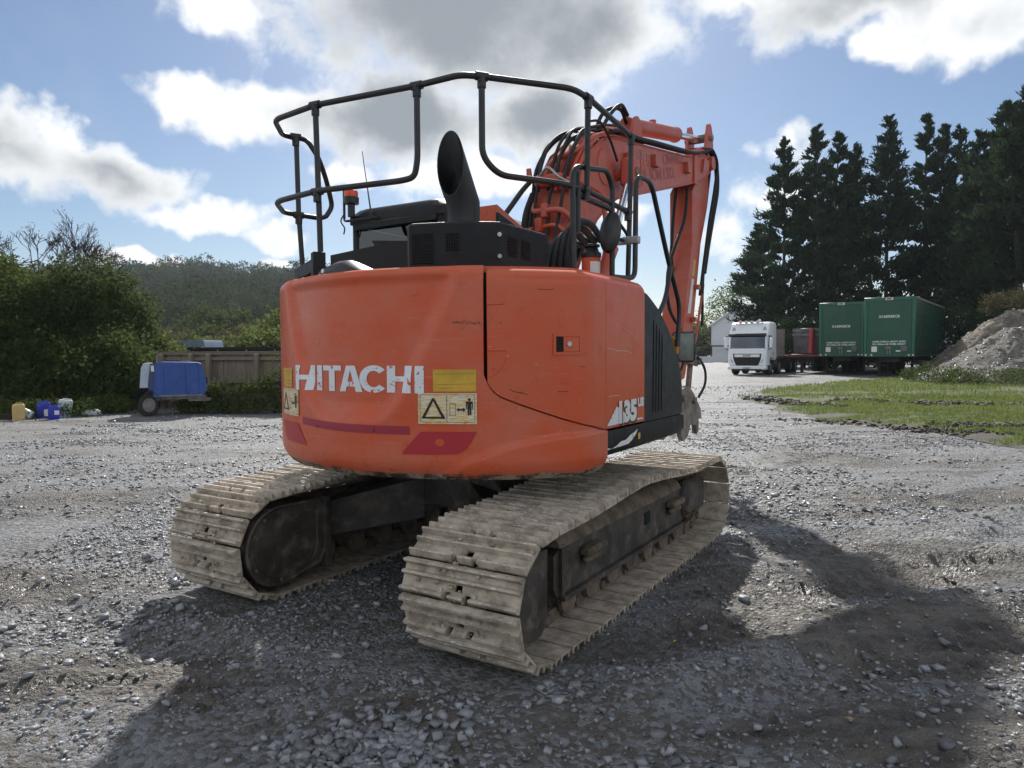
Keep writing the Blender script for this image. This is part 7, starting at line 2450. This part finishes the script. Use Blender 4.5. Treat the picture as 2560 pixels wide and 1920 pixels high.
MB().box(-0.5, 0.9, -0.05, 0.02, 1.2, 2.5).build('window_frame', 'white_paint', CT); MB().box(-0.4, 0.8, -0.065, -0.052, 1.3, 2.4).build('window_pane', 'truck_glass', CT)

# ------------------------------------------------------------------ gravel heaps
def heap(name, cx, cy, rx, ry, h, seed, label, mat='pile_gravel', n=90, flat=0.0):
    u = np.linspace(-1.15, 1.15, n)
    A, B = np.meshgrid(u, u)
    rr_ = np.sqrt(A ** 2 + B ** 2)
    wob = fbm(A * 2.2 + seed, B * 2.2, seed, 4) * 0.35
    zz_ = np.clip(1 - (rr_ + wob), -0.2, 1 - flat) * h * 1.18
    X_, Y_ = cx + A * rx, cy + B * ry
    zz_ = zz_ + fbm(A * 14, B * 14, seed + 5, 4) * 0.22 * np.clip(zz_, 0, 1)
    ii, jj = np.meshgrid(np.arange(n - 1), np.arange(n - 1)); b0 = (jj * n + ii).ravel()
    base = empty(name, (cx, cy, 0))
    tag(base, label, 'gravel heap', 'heaps of gravel')
    me_ = np_mesh('heap_surface', np.stack([A.ravel() * rx, B.ravel() * ry, zz_.ravel()], 1), np.stack([b0, b0 + 1, b0 + n + 1, b0 + n], 1))
    me_.polygons.foreach_set('use_smooth', [True] * len(me_.polygons))
    link_mesh('heap_surface', me_, mat, base)
    r_ = np.random.default_rng(seed + 9)
    m_ = 5200
    a, b_ = r_.uniform(-1.1, 1.1, m_), r_.uniform(-1.1, 1.1, m_)
    def zf(x, y):
        i = np.clip(((x / rx + 1.15) / 2.3 * (n - 1)).astype(int), 0, n - 1); j = np.clip(((y / ry + 1.15) / 2.3 * (n - 1)).astype(int), 0, n - 1)
        return zz_[j, i]
    ok_ = zf(a * rx, b_ * ry) > 0.05
    s_ = 0.03 + 0.09 * r_.random(m_) ** 2.5
    st_ = link_mesh('heap_stones', scatter('heap_stones', (a * rx)[ok_], (b_ * ry)[ok_], s_[ok_], seed + 3, 0.7, zf, 0.2), 'stone_chip', base)
    st_['kind'] = 'stuff'


hx_, hy_, _ = at(2520, 32.5)
heap('gravel_heap', hx_ + 0.4, hy_, 4.5, 3.6, 2.35, 5, 'nearer grey stone heap at the edge of the grass', flat=0.12)
hx_, hy_, _ = at(2580, 39.5)
heap('gravel_heap', hx_, hy_, 6.6, 4.2, 4.0, 8, 'taller brown-grey heap behind the nearer one', 'pile_earth', flat=0.22)
for k, (px, v, rx, rz, lb) in enumerate([(2345, 31, 0.9, 0.6, 'weeds at the toe of the nearer gravel heap'), (2285, 34, 0.5, 0.4, 'weed clump before the big trailer wheels'), (2400, 29.5, 1.0, 0.5, 'weeds in front of the nearer heap'), (2520, 28.8, 1.2, 0.5, 'weed bank below the nearer heap')]):
    bush('weed_clump', at(px, v, 0.05), rx, 0.5, rz, 'weed_leaf', lb, 'weed', 'weeds along the grass edge', 500 + k * 2, clumps=80, each=14, leaf=0.05, spread=0.14, zmin=-0.3, zc=rz * 0.4, trunk=False)
for k, (px, v, z, lb) in enumerate([(2480, 40.5, 3.3, 'dry bush growing on the taller heap'), (2540, 41, 3.5, 'straggly bush along the crest of the taller heap')]):
    bush('heap_bush', at(px, v, z), 0.5, 0.5, 0.9, 'leaf_brown', lb, 'bush', 'bushes on the taller heap', 540 + k * 2, clumps=60, each=14, leaf=0.06, spread=0.16, zmin=-0.2, zc=0.6, trunk=False)

# fallen leaves on the yard
lf = MB().add([(-0.022, 0, 0), (0, -0.012, 0.006), (0.024, 0, 0.002), (0, 0.012, 0.006)], [(0, 1, 2), (0, 2, 3)]).mesh('fallen_leaf', 0); lf.materials.append(MATS['dead_leaf'])
for k, (x, y, lb) in enumerate([(0.22, 3.15, 'yellow leaf in the shade behind the tracks'), (0.55, 2.6, 'yellow leaf lying beside stone chips'), (1.42, 2.95, 'yellow leaf at the edge of the machine shadow'), (0.9, 3.9, 'small yellow leaf near the track'), (-0.62, 2.2, 'small tawny leaf among pale stones')]):
    o_ = link_mesh('fallen_leaf', lf, None, None, (x, y, float(ground_z(x, y)) + 0.012), (0.2, 0.1, k * 1.3))
    tag(o_, lb, 'leaf', 'fallen yellow leaves')

# ------------------------------------------------------------------ thin haze between here and the hill
hz = MB().box(-1000, 1000, -100, 1000, -4.0, 75.0).build('haze', None, None, 0)
tag(hz, 'thin pale haze in the air over the valley', 'haze', kind='stuff')
m = bpy.data.materials.new('haze_air'); m.use_nodes = True
m.node_tree.nodes.clear(); g = NT(m.node_tree)
out = g.n('ShaderNodeOutputMaterial')
pv = g.n('ShaderNodeVolumePrincipled', Color=(0.80, 0.88, 1.0, 1), Density=0.0002, Anisotropy=0.2)
g.t.links.new(pv.outputs[0], out.inputs['Volume'])
hz.data.materials.append(m)
